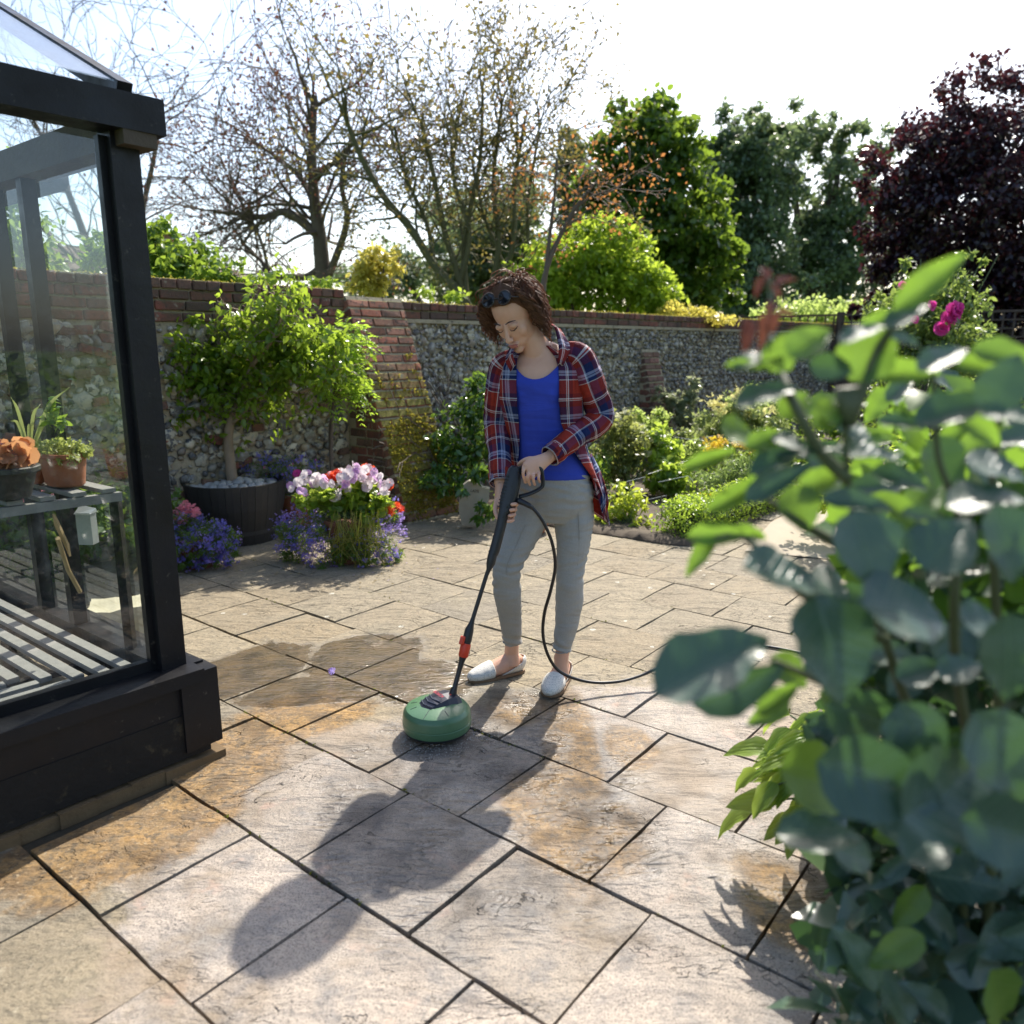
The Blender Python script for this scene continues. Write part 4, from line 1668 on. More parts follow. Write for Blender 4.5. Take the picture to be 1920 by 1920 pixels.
o_ = g.n('MixShader', {0: .15, 1: g.b.outputs[0], 2: tr})
g.t.links.new(o_, g.out.inputs[0])
M_plaid = g.m


def sleeve(name, pts, rad, uoff):
    pts = catmull(pts, 7)
    n = len(pts)
    # radii interpolated along the path
    rr = [np.interp(i / (n - 1), np.linspace(0, 1, len(rad)), rad) for i in range(n)]
    sides = 30
    vv, ff, uu = [], [], []
    L = 0
    x = None
    for i in range(n):
        t = (pts[min(i + 1, n - 1)] - pts[max(i - 1, 0)]).normalized()
        if x is None: x = BF.copy()
        x = (x - t * x.dot(t)).normalized()
        y = t.cross(x)
        if i: L += (pts[i] - pts[i - 1]).length
        for k in range(sides + 1):
            a = 2 * math.pi * k / sides
            w = 1 + .15 * noise.noise((math.cos(a) * 1.6 + uoff, math.sin(a) * 1.6, L * 17)) + .08 * noise.noise((math.cos(a) * 3, math.sin(a) * 3 + uoff, L * 36))
            vv.append(pts[i] + x * math.cos(a) * rr[i] * w + y * math.sin(a) * rr[i] * w)
            uu.append((a / (2 * math.pi) * .30 + uoff, L))
    for i in range(n - 1):
        for k in range(sides):
            q = i * (sides + 1) + k
            ff.append((q, q + 1, q + sides + 2, q + sides + 1))
    me = pymesh(name, vv, ff, True, uu, M_plaid)
    o = link(name, me, None, shirt)
    m = o.modifiers.new('thick', 'SOLIDIFY'); m.thickness = .003; m.offset = -1
    return o


# body of the shirt: an open sheet round the back, split at the front
TP = [  # z level by centre, radii, opening half-angles (image-left edge, image-right edge) measured from the chest direction
    (at(1008, 650, 3.07), .070, .062, 42, 38), (at(1010, 660, 3.07), .105, .074, 34, 34), (at(1011, 672, 3.07), .145, .088, 30, 33), (at(1012, 690, 3.075), .168, .104, 27, 33),
    (at(1013, 715, 3.08), .172, .124, 26, 33), (at(1015, 750, 3.08), .170, .140, 26, 32), (at(1020, 790, 3.10), .160, .134, 30, 34),
    (at(1026, 830, 3.115), .160, .128, 36, 42), (at(1034, 870, 3.13), .172, .135, 46, 60), (at(1042, 905, 3.14), .188, .142, 62, 74), (at(1050, 940, 3.15), .200, .145, 84, 84), (at(1056, 968, 3.15), .205, .145, 118, 94)]


def shirt_body():
    nv, nu = 44, 72
    vv, ff, uu = [], [], []
    ks = np.linspace(0, 1, len(TP))
    C = np.array([tuple(t[0]) for t in TP]); rest_ = np.array([t[1:] for t in TP])
    V = 0
    prev = None
    for i in range(nv + 1):
        k = i / nv
        c = Vector([np.interp(k, ks, C[:, j]) for j in range(3)])
        ra, rb, aL, aR = [np.interp(k, ks, rest_[:, j]) for j in range(4)]
        ra *= .955; rb *= .95
        if prev is not None: V += (c - prev).length * (1.35 if k < .25 else 1)
        prev = c
        for j in range(nu + 1):
            # angle from chest direction: image-left side is negative BX
            u = j / nu
            ang = math.radians(-aL) + (-(2 * math.pi) + math.radians(aL + aR)) * u     # goes round the back
            fold = 1 + (.045 * max(0, k - .35) * math.sin(ang * 9 + 2 * k) + .03 * noise.noise((math.cos(ang) * 2, math.sin(ang) * 2, k * 6)))
            p = c + BF * (math.cos(ang) * rb * fold) + BX * (math.sin(ang) * ra * fold)
            edge = min(u, 1 - u)
            hem = 0
            if k > .6:
                h_ = (k - .6) / .4
                a2 = (ang + 2 * math.pi)                      # 0..2pi from chest towards image right
                p.z -= h_ * .05 * max(0, 1 - abs(a2 - 1.9) / .7)
            vv.append(p)
            uu.append((-ang * .125 + .03, V))
    for i in range(nv):
        for j in range(nu):
            q = i * (nu + 1) + j
            ff.append((q, q + 1, q + nu + 2, q + nu + 1))
    return pymesh('shirt', vv, ff, True, uu, M_plaid)


shirt = link('shirt', shirt_body(), None, person)
m = shirt.modifiers.new('thick', 'SOLIDIFY'); m.thickness = .003; m.offset = 1
sleeve('sleeve', [shR.lerp(TORSO[7][0], .35) + Vector((0, 0, .022)), shR + Vector((-.004, 0, -.002)), shR.lerp(elR, .5) + Vector((-.010, 0, 0)), elR + Vector((-.004, .0, 0)), elR.lerp(wrR, .5), wrR + (elR - wrR) * .02],
       [.042, .057, .056, .052, .046, .041], .02)
sleeve('sleeve', [shL.lerp(TORSO[7][0], .35) + Vector((0, 0, .024)), shL + Vector((.004, 0, -.002)), shL.lerp(elL, .5) + Vector((.010, 0, 0)), elL + Vector((.006, .0, 0)), elL.lerp(wrL, .5), wrL + (elL - wrL) * .02],
       [.042, .058, .057, .053, .046, .041], .31)
for wr, el, uo in ((wrR, elR, .1), (wrL, elL, .4)):
    d = (wr - el).normalized()
    o = sleeve('cuff', [wr - d * .055, wr - d * .03, wr - d * .002], [.041, .043, .0415], uo)
# collar: two folded leaves
for s_, (p0, p1, p2, p3, q0, q1, q2, q3) in ((1, (at(972, 646, 3.02), at(962, 668, 2.985), at(968, 690, 2.985), at(985, 640, 3.10), at(955, 655, 3.01), at(948, 676, 2.995), at(957, 698, 2.983), at(968, 640, 3.12))),
                                             (-1, (at(1040, 622, 3.045), at(1047, 660, 2.985), at(1046, 690, 2.965), at(1030, 614, 3.12), at(1058, 630, 3.04), at(1069, 655, 3.0), at(1056, 686, 2.962), at(1050, 618, 3.13)))):
    inner = catmull([p3, p0, p1, p2], 6)
    outer = catmull([q3, q0, q1, q2], 6)
    vv, ff, uu = [], [], []
    for i, (a_, b_) in enumerate(zip(inner, outer)):
        for j in range(5):
            v = a_.lerp(b_, j / 4) + Vector((0, -.012, .012)) * math.sin(math.pi * min(1, j / 4 + .25))
            vv.append(v)
            uu.append((j * .012 + .2, i * .012))
    for i in range(len(inner) - 1):
        for j in range(4):
            q = i * 5 + j
            ff.append((q, q + 1, q + 6, q + 5))
    o = link('collar', pymesh('collar', vv, ff, True, uu, M_plaid), None, shirt)
    m = o.modifiers.new('thick', 'SOLIDIFY'); m.thickness = .004; m.offset = 0
# loose tail blowing out beyond her left hip
tl = catmull([at(1098, 858, 3.08), at(1112, 900, 3.06), at(1124, 940, 3.06), at(1132, 976, 3.07)], 6)
tr2 = catmull([at(1108, 852, 3.16), at(1128, 890, 3.14), at(1138, 922, 3.12), at(1142, 945, 3.10)], 6)
vv, ff, uu = [], [], []
for i, (a_, b_) in enumerate(zip(tl, tr2)):
    for j in range(7):
        v = a_.lerp(b_, j / 6) + BF * (.012 * math.sin(j * 1.9 + i * .2))
        vv.append(v)
        uu.append((j * .018 + i * .006, i * .0155 + .4))
for i in range(len(tl) - 1):
    for j in range(6):
        q = i * 7 + j
        ff.append((q, q + 1, q + 8, q + 7))
o = link('shirt_tail', pymesh('shirt_tail', vv, ff, True, uu, M_plaid), None, shirt)
m = o.modifiers.new('thick', 'SOLIDIFY'); m.thickness = .003; m.offset = 0

# ================================================================== LANCE WITH ROUND CLEANING HEAD
M_plastic = simple('black_plastic', (.014, .015, .018), .42, .2, 40, .15, 200)
M_red = simple('red_plastic', (.62, .05, .02), .4, .1)
M_green = simple('green_plastic', (.075, .165, .085), .3, .15, 8, .08, 120)
M_navy = simple('dark_blue_plastic', (.018, .02, .035), .4, .2)
lance = thing('pressure_washer_lance', 'black pressure washer gun and lance with a round green patio cleaning head on wet stone', 'pressure washer', tuple(gr(820, 1380)))
lx = Vector((0, 0, 1)).cross(LAX).normalized()


def axm(p, ref=Vector((0, -1, 0))):
    x = (ref - LAX * ref.dot(LAX)).normalized()
    return Matrix((LAX.cross(x), x, LAX)).transposed()


gA, gBm, gC = ln(966, 880, 0), ln(944, 965, .2), ln(924, 1040, .4)
a = Acc()
loft(a, [(ln(968, 876, 0), .018, .018), (ln(966, 883, 0), .027, .022), (ln(961, 905, .05), .031, .025), (ln(955, 930, .1), .032, .026), (ln(949, 950, .16), .027, .022), (ln(945, 962, .2), .021, .020)], Vector((1, 0, .2)).normalized(), 16, 3.2)
gun = a.build('gun_body', M_plastic, lance, smooth=True, angle=40)
for i in range(10):
    a = Acc()
    c = ln(958 - i * 1.75, 892 + i * 6.3, .02 + i * .014) + Vector((-.012, -.021, 0))
    a.beam(c - LAX.cross(Vector((0, 1, 0))) * .008, c + LAX.cross(Vector((0, 1, 0))) * .008, .012, .0018)
    a.build('grip_rib', M_plastic, gun)
for px_, py_, t_ in ((972, 884, .0), (960, 912, .06), (951, 949, .15)):
    a = Acc()
    c = ln(px_, py_, t_) + Vector((0, -.0255, 0))
    a.lathe(c, [(.0035, -.004), (.0035, .001), (.0015, .0012)], 10, Matrix.Rotation(R(90), 3, 'X'))
    a.build('screw', simple('screw_hole', (.002, .002, .002), .5) if px_ == 972 else bpy.data.materials['screw_hole'], gun)
a = Acc()
a.tube(catmull([ln(973, 932, .1), at(990, 928, 2.875), at(1006, 921, 2.872), at(1016, 914, 2.872), at(1018, 906, 2.872), at(1017, 892, 2.872), at(1013, 880, 2.875), at(990, 874, 2.885), at(972, 880, 2.9)], 6), [(.0055, .010)] * 49, 8, ref=Vector((1, 0, 0)))
a.build('trigger_guard', M_plastic, lance, smooth=True)
a = Acc()
a.tube([ln(973, 886, .02), at(990, 886, 2.88), at(1006, 888, 2.875)], [(.010, .014)] * 3, 10)
a.build('rear_grip', M_plastic, lance, smooth=True)
a = Acc()
loft(a, [(ln(945, 960, .2), .019, .019), (ln(943, 968, .22), .0195, .0195), (ln(940, 985, .25), .019, .019), (ln(927, 1034, .38), .0195, .0195), (ln(924, 1040, .39), .019, .019)], Vector((1, 0, 0)), 18)
a.build('fore_grip', M_plastic, lance, smooth=True, angle=40)
for px_, py_, t_ in ((944, 968, .22), (930, 1021, .34)):
    a = Acc()
    a.lathe(ln(px_, py_, t_) + Vector((0, -.0195, 0)), [(.003, -.004), (.003, .001), (.001, .0012)], 10, Matrix.Rotation(R(90), 3, 'X'))
    a.build('screw', bpy.data.materials['screw_hole'], lance)
a = Acc()
loft(a, [(ln(924, 1038, .4), .016, .016), (ln(923, 1044, .41), .0175, .0175), (ln(920, 1058, .44), .0165, .0165), (ln(916, 1070, .46), .0085, .0085), (ln(912, 1080, .48), .0078, .0078), (ln(887, 1160, .67), .0078, .0078), (ln(884, 1170, .68), .010, .010), (ln(880, 1182, .71), .0165, .0165), (ln(876, 1200, .75), .0175, .0175), (ln(874, 1208, .76), .016, .016)], Vector((1, 0, 0)), 16)
a.build('lance_tube', M_plastic, lance, smooth=True, angle=40)
a = Acc()
loft(a, [(ln(874.5, 1207, .765), .0172, .0172), (ln(873, 1212, .775), .0195, .0195), (ln(868.5, 1231, .82), .0185, .0185), (ln(868, 1233, .825), .015, .015)], Vector((1, 0, 0)), 18)
a.build('red_collar', M_red, lance, smooth=True, angle=40)
a = Acc()
c = ln(869, 1199, .75) + Vector((-.004, -.014, 0))
loft(a, [(c - LAX * .016, .008, .004), (c - LAX * .012, .0095, .008), (c + LAX * .012, .0095, .008), (c + LAX * .016, .008, .004)], Vector((1, 0, 0)), 12, 4)
a.build('release_button', M_red, lance, smooth=True, angle=40)
a = Acc()
loft(a, [(ln(868, 1232, .82), .0150, .0150), (ln(865.5, 1242, .84), .0105, .0105), (ln(859, 1266, .90), .0085, .0085), (ln(853, 1288, .95), .0095, .0095), (ln(850, 1297, .97), .0135, .0135), (ln(848, 1306, .99), .0140, .0140), (ln(846, 1313, 1.0), .009, .009), (ln(845, 1326, 1.02), .008, .008)], Vector((1, 0, 0)), 16)
a.build('lower_tube', M_plastic, lance, smooth=True, angle=40)
a = Acc()
a.ell(ln(847, 1303, .99) + Vector((-.005, -.011, 0)), (.0065, .006, .0065))
a.build('red_button', M_red, lance, smooth=True)
# round head
hc = gr(820, 1374) ; hc.z = 0
a = Acc()
a.lathe(hc, [(.02, .014), (.114, .014), (.121, .020), (.1225, .03)], 48)
a.build('brush_skirt', M_plastic, lance, smooth=True, angle=40)
tiltM = Matrix.Rotation(R(0), 3, 'X')
a = Acc()
a.lathe(hc, [(.10, .018), (.1235, .024), (.1262, .032), (.1268, .046), (.1255, .0475), (.1255, .049), (.1262, .051), (.1235, .074), (.1222, .078), (.112, .089), (.105, .0915), (.060, .101), (.0, .104)], 56)
head = a.build('cleaning_head', M_green, lance, smooth=True, angle=25)
M_ = Matrix.Diagonal((1, 1, 1.16))
for v in head.data.vertices: v.co.z *= 1.16
# seam and grooves on the hood
a = Acc()
for ang, r0, r1 in ((R(250), .03, .124), (R(200), .075, .098), (R(170), .075, .098), (R(300), .07, .10)):
    dv = Vector((math.cos(ang), math.sin(ang), 0))
    def hz(r_): return float(np.interp(r_, [0, .06, .105, .112, .1222, .1262], [.104, .101, .0915, .089, .078, .05])) * 1.16
    a.tube([hc + dv * r_ + Vector((0, 0, hz(r_) + .0002)) for r_ in np.linspace(r0, r1, 7)], .0011, 5)
a.build('groove', M_navy, head)
a = Acc()
cc_ = hc + Vector((.018, .020, .0))
prof = [(-.075, .030, .094), (-.066, .040, .106), (-.035, .046, .120), (0, .048, .128), (.03, .046, .126), (.045, .042, .118)]
# ridged dark cover: a raised saddle from the hub to the edge
prof = [(u * 1.3, w * 1.3, z * 1.12) for u, w, z in prof]
ring = []
for u, w, z in prof:
    d_ = Vector((-.80, -.6, 0)).normalized()
    s_ = Vector((d_.y, -d_.x, 0))
    ring.append([cc_ + d_ * (-u) + s_ * (w * q) + Vector((0, 0, (z if abs(q) < .7 else .100) - (.006 if abs(q) > .3 else 0))) for q in (-1, -.66, 0, .66, 1)])
vv = [v for r_ in ring for v in r_]
ff = []
for i in range(len(ring) - 1):
    for j in range(4):
        q = i * 5 + j
        ff.append((q, q + 1, q + 6, q + 5))
ff += [(0, 5, 10, 15, 20, 25), (29, 24, 19, 14, 9, 4), (4, 3, 2, 1, 0), (25, 26, 27, 28, 29)]
a.add(vv, ff)
d_ = Vector((-.80, -.6, 0)).normalized(); s_ = Vector((d_.y, -d_.x, 0))
for u in (.052, .036, .02):
    z = float(np.interp(-u, [p_[0] for p_ in prof][::1], [p_[2] for p_ in prof]))
hub = a.build('hub_cover', M_navy, lance)
for u, z in ((.078, .128), (.060, .134), (.042, .139)):
    a = Acc()
    a.tube([cc_ + d_ * (u - .012) + s_ * -.038 + Vector((0, 0, z - .004)), cc_ + d_ * u + Vector((0, 0, z - .003)), cc_ + d_ * (u - .012) + s_ * .038 + Vector((0, 0, z - .004))], .0022, 6)
    a.build('ridge', simple('grey_blue_ridge', (.06, .07, .10), .4) if u == .078 else bpy.data.materials['grey_blue_ridge'], hub)
a = Acc()
a.lathe(ln(845, 1325, 1.02) + Vector((0, 0, -.004)), [(.016, -.012), (.016, 0), (.011, .004)], 18)
a.build('swivel_joint', M_plastic, hub)
# maker's name on the cover
Mt = Matrix.Translation(cc_ + d_ * .020 + Vector((0, 0, .1455))) @ Matrix.Rotation(math.atan2(-s_.y, -s_.x), 4, 'Z') @ Matrix.Rotation(R(8), 4, 'X')
text_mesh('BOSCH', .019, .0004, simple('red_print', (.45, .03, .05), .5), hub, Mt)

# water thrown out round the rim
g = G('water_drop', (.9, .9, .9), .05, .5)
g.set('Transmission Weight', .6)
g.set('IOR', 1.33)
dv_, df_ = [], []
ico = [Vector(v) for v in ((0, 0, 1), (.9, 0, 0), (0, .9, 0), (-.9, 0, 0), (0, -.9, 0), (0, 0, -1))]
for _ in range(900):
    an = random.uniform(0, 6.283)
    rr = .122 + abs(random.gauss(0, .05))
    p = hc + Vector((math.cos(an) * rr, math.sin(an) * rr, .003 + max(0, random.gauss(0, .012)) * max(0, 1 - (rr - .12) * 6)))
    s0 = random.uniform(.0007, .0024)
    b_ = len(dv_)
    dv_ += [p + v * s0 for v in ico]
    df_ += [tuple(b_ + q for q in t_) for t_ in ((0, 1, 2), (0, 2, 3), (0, 3, 4), (0, 4, 1), (5, 2, 1), (5, 3, 2), (5, 4, 3), (5, 1, 4))]
tag(link('water_spray', pymesh('water_spray', dv_, df_, True, mat=g.m)), 'fine drops of water scattered on the stone round the green cleaning head', 'water', kind='stuff')

# hose
M_hose = simple('black_hose', (.012, .012, .013), .38, .2)
hose = Acc()
hp = catmull([ln(968, 940, .12) , at(985, 945, 2.86), at(1002, 957, 2.85), at(1021, 984, 2.85), at(1036, 1022, 2.86), at(1041, 1065, 2.88), at(1032, 1110, 2.90), at(1021, 1150, 2.93), at(1018, 1190, 2.95), at(1027, 1228, 2.96), at(1047, 1258, 2.975), at(1080, 1274, 2.99), at(1120, 1281, 3.0),
              at(1165, 1278, 3.02), at(1205, 1266, 3.06), at(1245, 1248, 3.12), gr(1300, 1226, .008), gr(1370, 1210, .008), gr(1450, 1215, .008), gr(1560, 1240, .008)], 8)
for p in hp: p.z = max(p.z, .0085)
hose.tube(hp, .0066, 10)
ho = hose.build('pressure_hose', M_hose, None, smooth=True)
tag(ho, 'thin black hose looping from the gun down past the white shoes', 'hose')
a = Acc()
loft(a, [(ln(968, 939, .12), .009, .009), (at(974, 940, 2.865), .012, .012), (at(992, 949, 2.855), .010, .010), (at(999, 954, 2.852), .008, .008)], Vector((0, 1, 0)), 12)
cf = a.build('hose_connector', M_plastic, ho, smooth=True)
# ================================================================== PLANT HELPERS
def leafmats():
    pass


M_leaf_mid = leafmat('mid_green_leaf', (.045, .10, .018), (.085, .17, .025), .38, (.42, .58, .06))
M_leaf_bright = leafmat('bright_green_leaf', (.09, .17, .02), (.17, .27, .035), .45, (.62, .78, .10))
M_leaf_dark = leafmat('dark_green_leaf', (.018, .055, .018), (.035, .085, .025), .25, (.2, .42, .06), rough=.3)
M_leaf_blue = leafmat('bluish_green_leaf', (.035, .075, .05), (.06, .11, .065), .25, (.2, .38, .12), rough=.35)
M_leaf_purple = leafmat('purple_leaf', (.012, .008, .014), (.026, .012, .022), .16, (.16, .03, .04), hue=(.10, .025, .03))
M_leaf_red = leafmat('reddish_small_leaf', (.05, .025, .022), (.09, .042, .03), .22, (.3, .09, .05), hue=(.09, .08, .03))
M_leaf_gold = leafmat('golden_leaf', (.33, .31, .05), (.46, .42, .08), .45, (.85, .75, .15))
M_leaf_far = leafmat('distant_leaf', (.05, .085, .05), (.09, .13, .07), .35, (.32, .42, .16))
M_bark = simple('grey_brown_bark', (.10, .075, .055), .85, .35, 12, .7, 40)
M_barkg = simple('mossy_green_bark', (.09, .085, .035), .85, .35, 8, .6, 30)
M_bark_tub = simple('smooth_pale_bark', (.26, .19, .125), .7, .3, 16, .5, 60)
M_stem = simple('green_stem', (.06, .09, .025), .6)
M_terra = simple('terracotta', (.34, .125, .06), .8, .3, 10, .4, 60)


def flowers(name, pts, size, mat, parent, up=.3, kind=None):
    return leafcloud(name, pts, size, mat, parent, tpl=petal5(), up=up, kind=kind)


def flowermat(name, c1, c2, trans=.35):
    return leafmat(name, c1, c2, trans, tuple(min(1, c * 1.6) for c in c2), rough=.6)


M_lobelia = flowermat('lobelia_blue', (.13, .12, .50), (.26, .23, .68))
M_lobelia2 = flowermat('lobelia_lilac', (.24, .16, .62), (.42, .32, .80))
M_petw = flowermat('pale_pink_petal', (.76, .58, .68), (.86, .78, .82), .4)
M_petp = flowermat('orchid_pink_petal', (.60, .30, .62), (.72, .45, .74))
M_red_fl = flowermat('scarlet_petal', (.75, .04, .02), (.85, .10, .03))
M_coral = flowermat('coral_pink_petal', (.80, .20, .28), (.88, .34, .40))
M_mag = flowermat('magenta_petal', (.60, .03, .25), (.78, .08, .38))
M_yel = flowermat('yellow_orange_petal', (.75, .36, .02), (.85, .55, .05))
M_cream = flowermat('cream_flower', (.50, .50, .32), (.62, .62, .44))


def roundleaf():
    v, f = [(0, 0, .0)], []
    for k in range(7):
        a = -2.6 + 5.2 * k / 6
        v.append((.5 + .5 * math.cos(a), .5 * math.sin(a), .1))
    for k in range(6): f.append((0, 1 + k, 2 + k))
    return np.array(v), np.array(f)


def bloom_mesh(name, n, r, mat, layers=2, ruf=1.0):
    """a ruffled open flower, a cup of broad petals facing +Z"""
    vv, ff = [], []
    for L in range(layers):
        for k in range(n):
            a = 2 * math.pi * (k + .5 * L) / n
            w = 2 * math.pi / n * .62
            b = len(vv)
            for i, (u, z) in enumerate(((.08, 0), (.55, .16 + .16 * L), (1.0 - .25 * L, .14 + .30 * L))):
                for s_ in (-1, 0, 1):
                    ww = w * (.5, 1, .75)[i] * s_
                    vv.append((r * u * math.cos(a + ww), r * u * math.sin(a + ww), r * (z + .07 * ruf * abs(s_) * random.uniform(-1, 1.6) + .05 * ruf * random.uniform(-1, 1))))
            for i in range(2):
                for j in range(2):
                    q = b + i * 3 + j
                    ff.append((q, q + 1, q + 4, q + 3))
    return pymesh(name, vv, ff, True, mat=mat)


def stems(acc, base, tips, r0, r1, sag=.0, sides=4, mid=.5, wob=.02):
    for t in tips:
        m = Vector(base).lerp(Vector(t), mid) + Vector((random.gauss(0, wob), random.gauss(0, wob), random.uniform(0, wob * 2) - sag))
        acc.tube(catmull([base, m, t], 4), list(np.linspace(r0, r1, 9)), sides, cap=False)


def project(p):
    X = Vector(p) - Vector((0, 0, CAM_H))
    d = X.y * CT - X.z * ST
    return 960 + 1470 * X.x / d, 961 - 1470 * (X.y * ST + X.z * CT) / d, d


def separate_leaves(root, pts, size, mat, tpl, nparts, name='leaf', up=.5, droop=.3, sizevar=.35, nmesh=5, score=None):
    """the nearest leaves as parts of their own, the rest as one mass"""
    pts = [Vector(p) for p in pts]
    pts.sort(key=score or (lambda p: p.y))
    tv, tf = tpl
    meshes = []
    for _ in range(nmesh):
        v = tv.copy().astype(float)
        v[:, 2] += RNG.normal(0, .025, len(v))
        v[:, 1] *= random.uniform(.85, 1.15)
        meshes.append(npmesh(name, v, tf, mat, True))
    for p in pts[:nparts]:
        d = Vector((random.gauss(0, 1), random.gauss(0, 1), random.gauss(0, 1) - droop * 2)).normalized()
        nn = Vector((random.gauss(0, 1), random.gauss(0, 1), random.gauss(0, 1) + up * 2)).normalized()
        s_ = nn.cross(d).normalized()
        nn = d.cross(s_)
        q = Matrix((d, s_, nn)).transposed().to_quaternion()
        k = size * (1 + sizevar * random.uniform(-1, 1))
        inst(name, random.choice(meshes), p, root, q, (k, k, k))
    if len(pts) > nparts:
        leafcloud('foliage', [tuple(p) for p in pts[nparts:]], size, mat, root, tpl=tpl, up=up, droop=droop, sizevar=sizevar, kind='stuff')


# ================================================================== POTS AND PATIO PLANTS
# ---- half-barrel tub with pebbles and the small tree growing in it
tc = gr(448, 1010)
TR, TB, TH = .365, .275, .44
tub = thing('barrel_tub', 'big black half-barrel tub topped with grey pebbles, standing by the flint wall', 'planter', tuple(tc))
M_tub = simple('black_tub_resin', (.030, .027, .024), .55, .3, 20, .4, 60)
M_hoop = simple('dark_grey_hoop', (.05, .047, .045), .5, .25, 15, .3)
nst = 22
for k in range(nst):
    a0, a1 = 2 * math.pi * k / nst + .004, 2 * math.pi * (k + 1) / nst - .004
    vv, ff = [], []
    lv = [(0, TB), (.12, TB + .03), (.26, TB + .065), (.38, TR - .008), (TH, TR)]
    for z, r_ in lv:
        for r2 in (r_, r_ - .022):
            for a_ in (a0, (a0 + a1) / 2, a1):
                vv.append(tc + Vector((math.cos(a_) * r2, math.sin(a_) * r2, z)))
    for i in range(len(lv) - 1):
        b = i * 6
        ff += [(b, b + 1, b + 7, b + 6), (b + 1, b + 2, b + 8, b + 7), (b + 4, b + 3, b + 9, b + 10), (b + 5, b + 4, b + 10, b + 11), (b + 3, b, b + 6, b + 9), (b + 2, b + 5, b + 11, b + 8)]
    b = 6 * (len(lv) - 1)
    ff += [(b, b + 1, b + 4, b + 3), (b + 1, b + 2, b + 5, b + 4)]
    link('stave', pymesh('stave', vv, ff, False, mat=M_tub), None, tub)
for z0, z1 in ((.075, .105), (.27, .30)):
    r0, r1 = np.interp([z0, z1], [0, TH], [TB, TR + .004])
    a = Acc()
    a.lathe(tc, [(r0 + .001, z0), (r0 + .005, z0), (r1 + .005, z1), (r1 + .001, z1)], 40, cap=False)
    a.build('hoop', M_hoop, tub, smooth=True, angle=40)
a = Acc()
a.lathe(tc, [(.0, TH - .07), (.34, TH - .07)], 32, cap=False)
a.build('compost', M_soil, tub)
a = Acc()
a.lathe(tc, [(.0, .002), (TB - .01, .002)], 32, cap=False)
a.build('tub_bottom', M_tub, tub)
g = G('pebble', rough=.5)
r = g.rnd()
g.set('Base Color', g.mix(g.noise(30, 4), g.ramp(r, [(0, (.20, .20, .20)), (.35, (.42, .40, .37)), (.7, (.58, .55, .49)), (1, (.30, .30, .31))]), (.30, .30, .29)))
M_peb = g.m
pebm = []
for _ in range(5):
    bm = bmesh.new()
    bmesh.ops.create_icosphere(bm, subdivisions=2, radius=1)
    o3 = Vector((random.uniform(0, 50),) * 3)
    for v in bm.verts:
        v.co *= 1 + .18 * noise.noise(v.co + o3)
        v.co.z *= .62
    me = bpy.data.meshes.new('pebble')
    bm.to_mesh(me); bm.free()
    me.polygons.foreach_set('use_smooth', [True] * len(me.polygons))
    me.materials.append(M_peb)
    pebm.append(me)
taken = []
for _ in range(2600):
    rr = math.sqrt(random.random()) * .305
    a_ = random.uniform(0, 6.283)
    s_ = random.uniform(.024, .048)
    x, y = rr * math.cos(a_), rr * math.sin(a_)
    if any((x - q[0]) ** 2 + (y - q[1]) ** 2 < (.78 * (s_ + q[2])) ** 2 for q in taken): continue
    if math.hypot(x + .03, y) < .035: continue
    taken.append((x, y, s_))
    inst('pebble', random.choice(pebm), tc + Vector((x, y, TH - .05 + .035 * (1 - rr / .335) + random.uniform(-.004, .012))), tub, (random.uniform(-.3, .3), random.uniform(-.3, .3), random.uniform(0, 6)), (s_ * random.uniform(.95, 1.3), s_, s_))
    if len(taken) > 120: break

tree = thing('potted_tree', 'small broad-headed tree with glossy yellow-green leaves growing from the black tub', 'small tree', tuple(tc + Vector((-.03, 0, TH - .06))))
TD = tc.y
tb = Vector((*tuple(at(437, 912, TD))[:2], TH - .07))
tk = Acc()
trunk = catmull([tb, at(432, 870, TD), at(428, 825, TD), at(433, 790, TD), at(440, 762, TD)], 6)
tk.tube(trunk, list(np.linspace(.040, .028, len(trunk))), 12)
br = [[at(440, 765, TD), at(446, 742, TD), at(470, 732, TD - .02), at(510, 731, TD - .05), at(560, 738, TD - .02)],
      [at(510, 731, TD - .05), at(530, 712, TD), at(545, 680, TD + .02), at(552, 640, TD), at(545, 600, TD)],
      [at(438, 768, TD), at(424, 735, TD + .03), at(414, 700, TD), at(420, 670, TD), at(400, 630, TD)],
      [at(430, 800, TD), at(452, 780, TD - .05), at(468, 762, TD - .08)], [at(446, 742, TD), at(470, 690, TD - .1), at(480, 640, TD - .1), at(470, 590, TD - .05)],
      [at(414, 700, TD), at(370, 690, TD - .05), at(330, 660, TD - .1)], [at(470, 690, TD - .1), at(510, 640, TD - .2), at(530, 590, TD - .2), at(535, 560, TD - .1)],
      [at(560, 738, TD), at(600, 720, TD), at(640, 690, TD - .02)], [at(420, 740, TD + .03), at(380, 760, TD), at(350, 780, TD - .1)], [at(470, 732, TD), at(500, 700, TD + .2), at(520, 650, TD + .3)],
      [at(440, 762, TD), at(400, 720, TD + .25), at(370, 670, TD + .3)]]
tips = []
for i, b_ in enumerate(br):
    c_ = catmull(b_, 5)
    tk.tube(c_, list(np.linspace(.024 if i < 3 else .014, .006, len(c_))), 8)
    for q in c_[len(c_) // 3:]:
        for _ in range(3):
            d = Vector((random.gauss(0, 1), random.gauss(0, 1), random.gauss(.5, .8)))
            grow(tk, q, d, random.uniform(.10, .18), .004, 1, tips, .6, 3, (2, 2), .7, wob=.2, minr=.0012)
tk.build('trunk', M_bark_tub, tree, smooth=True)
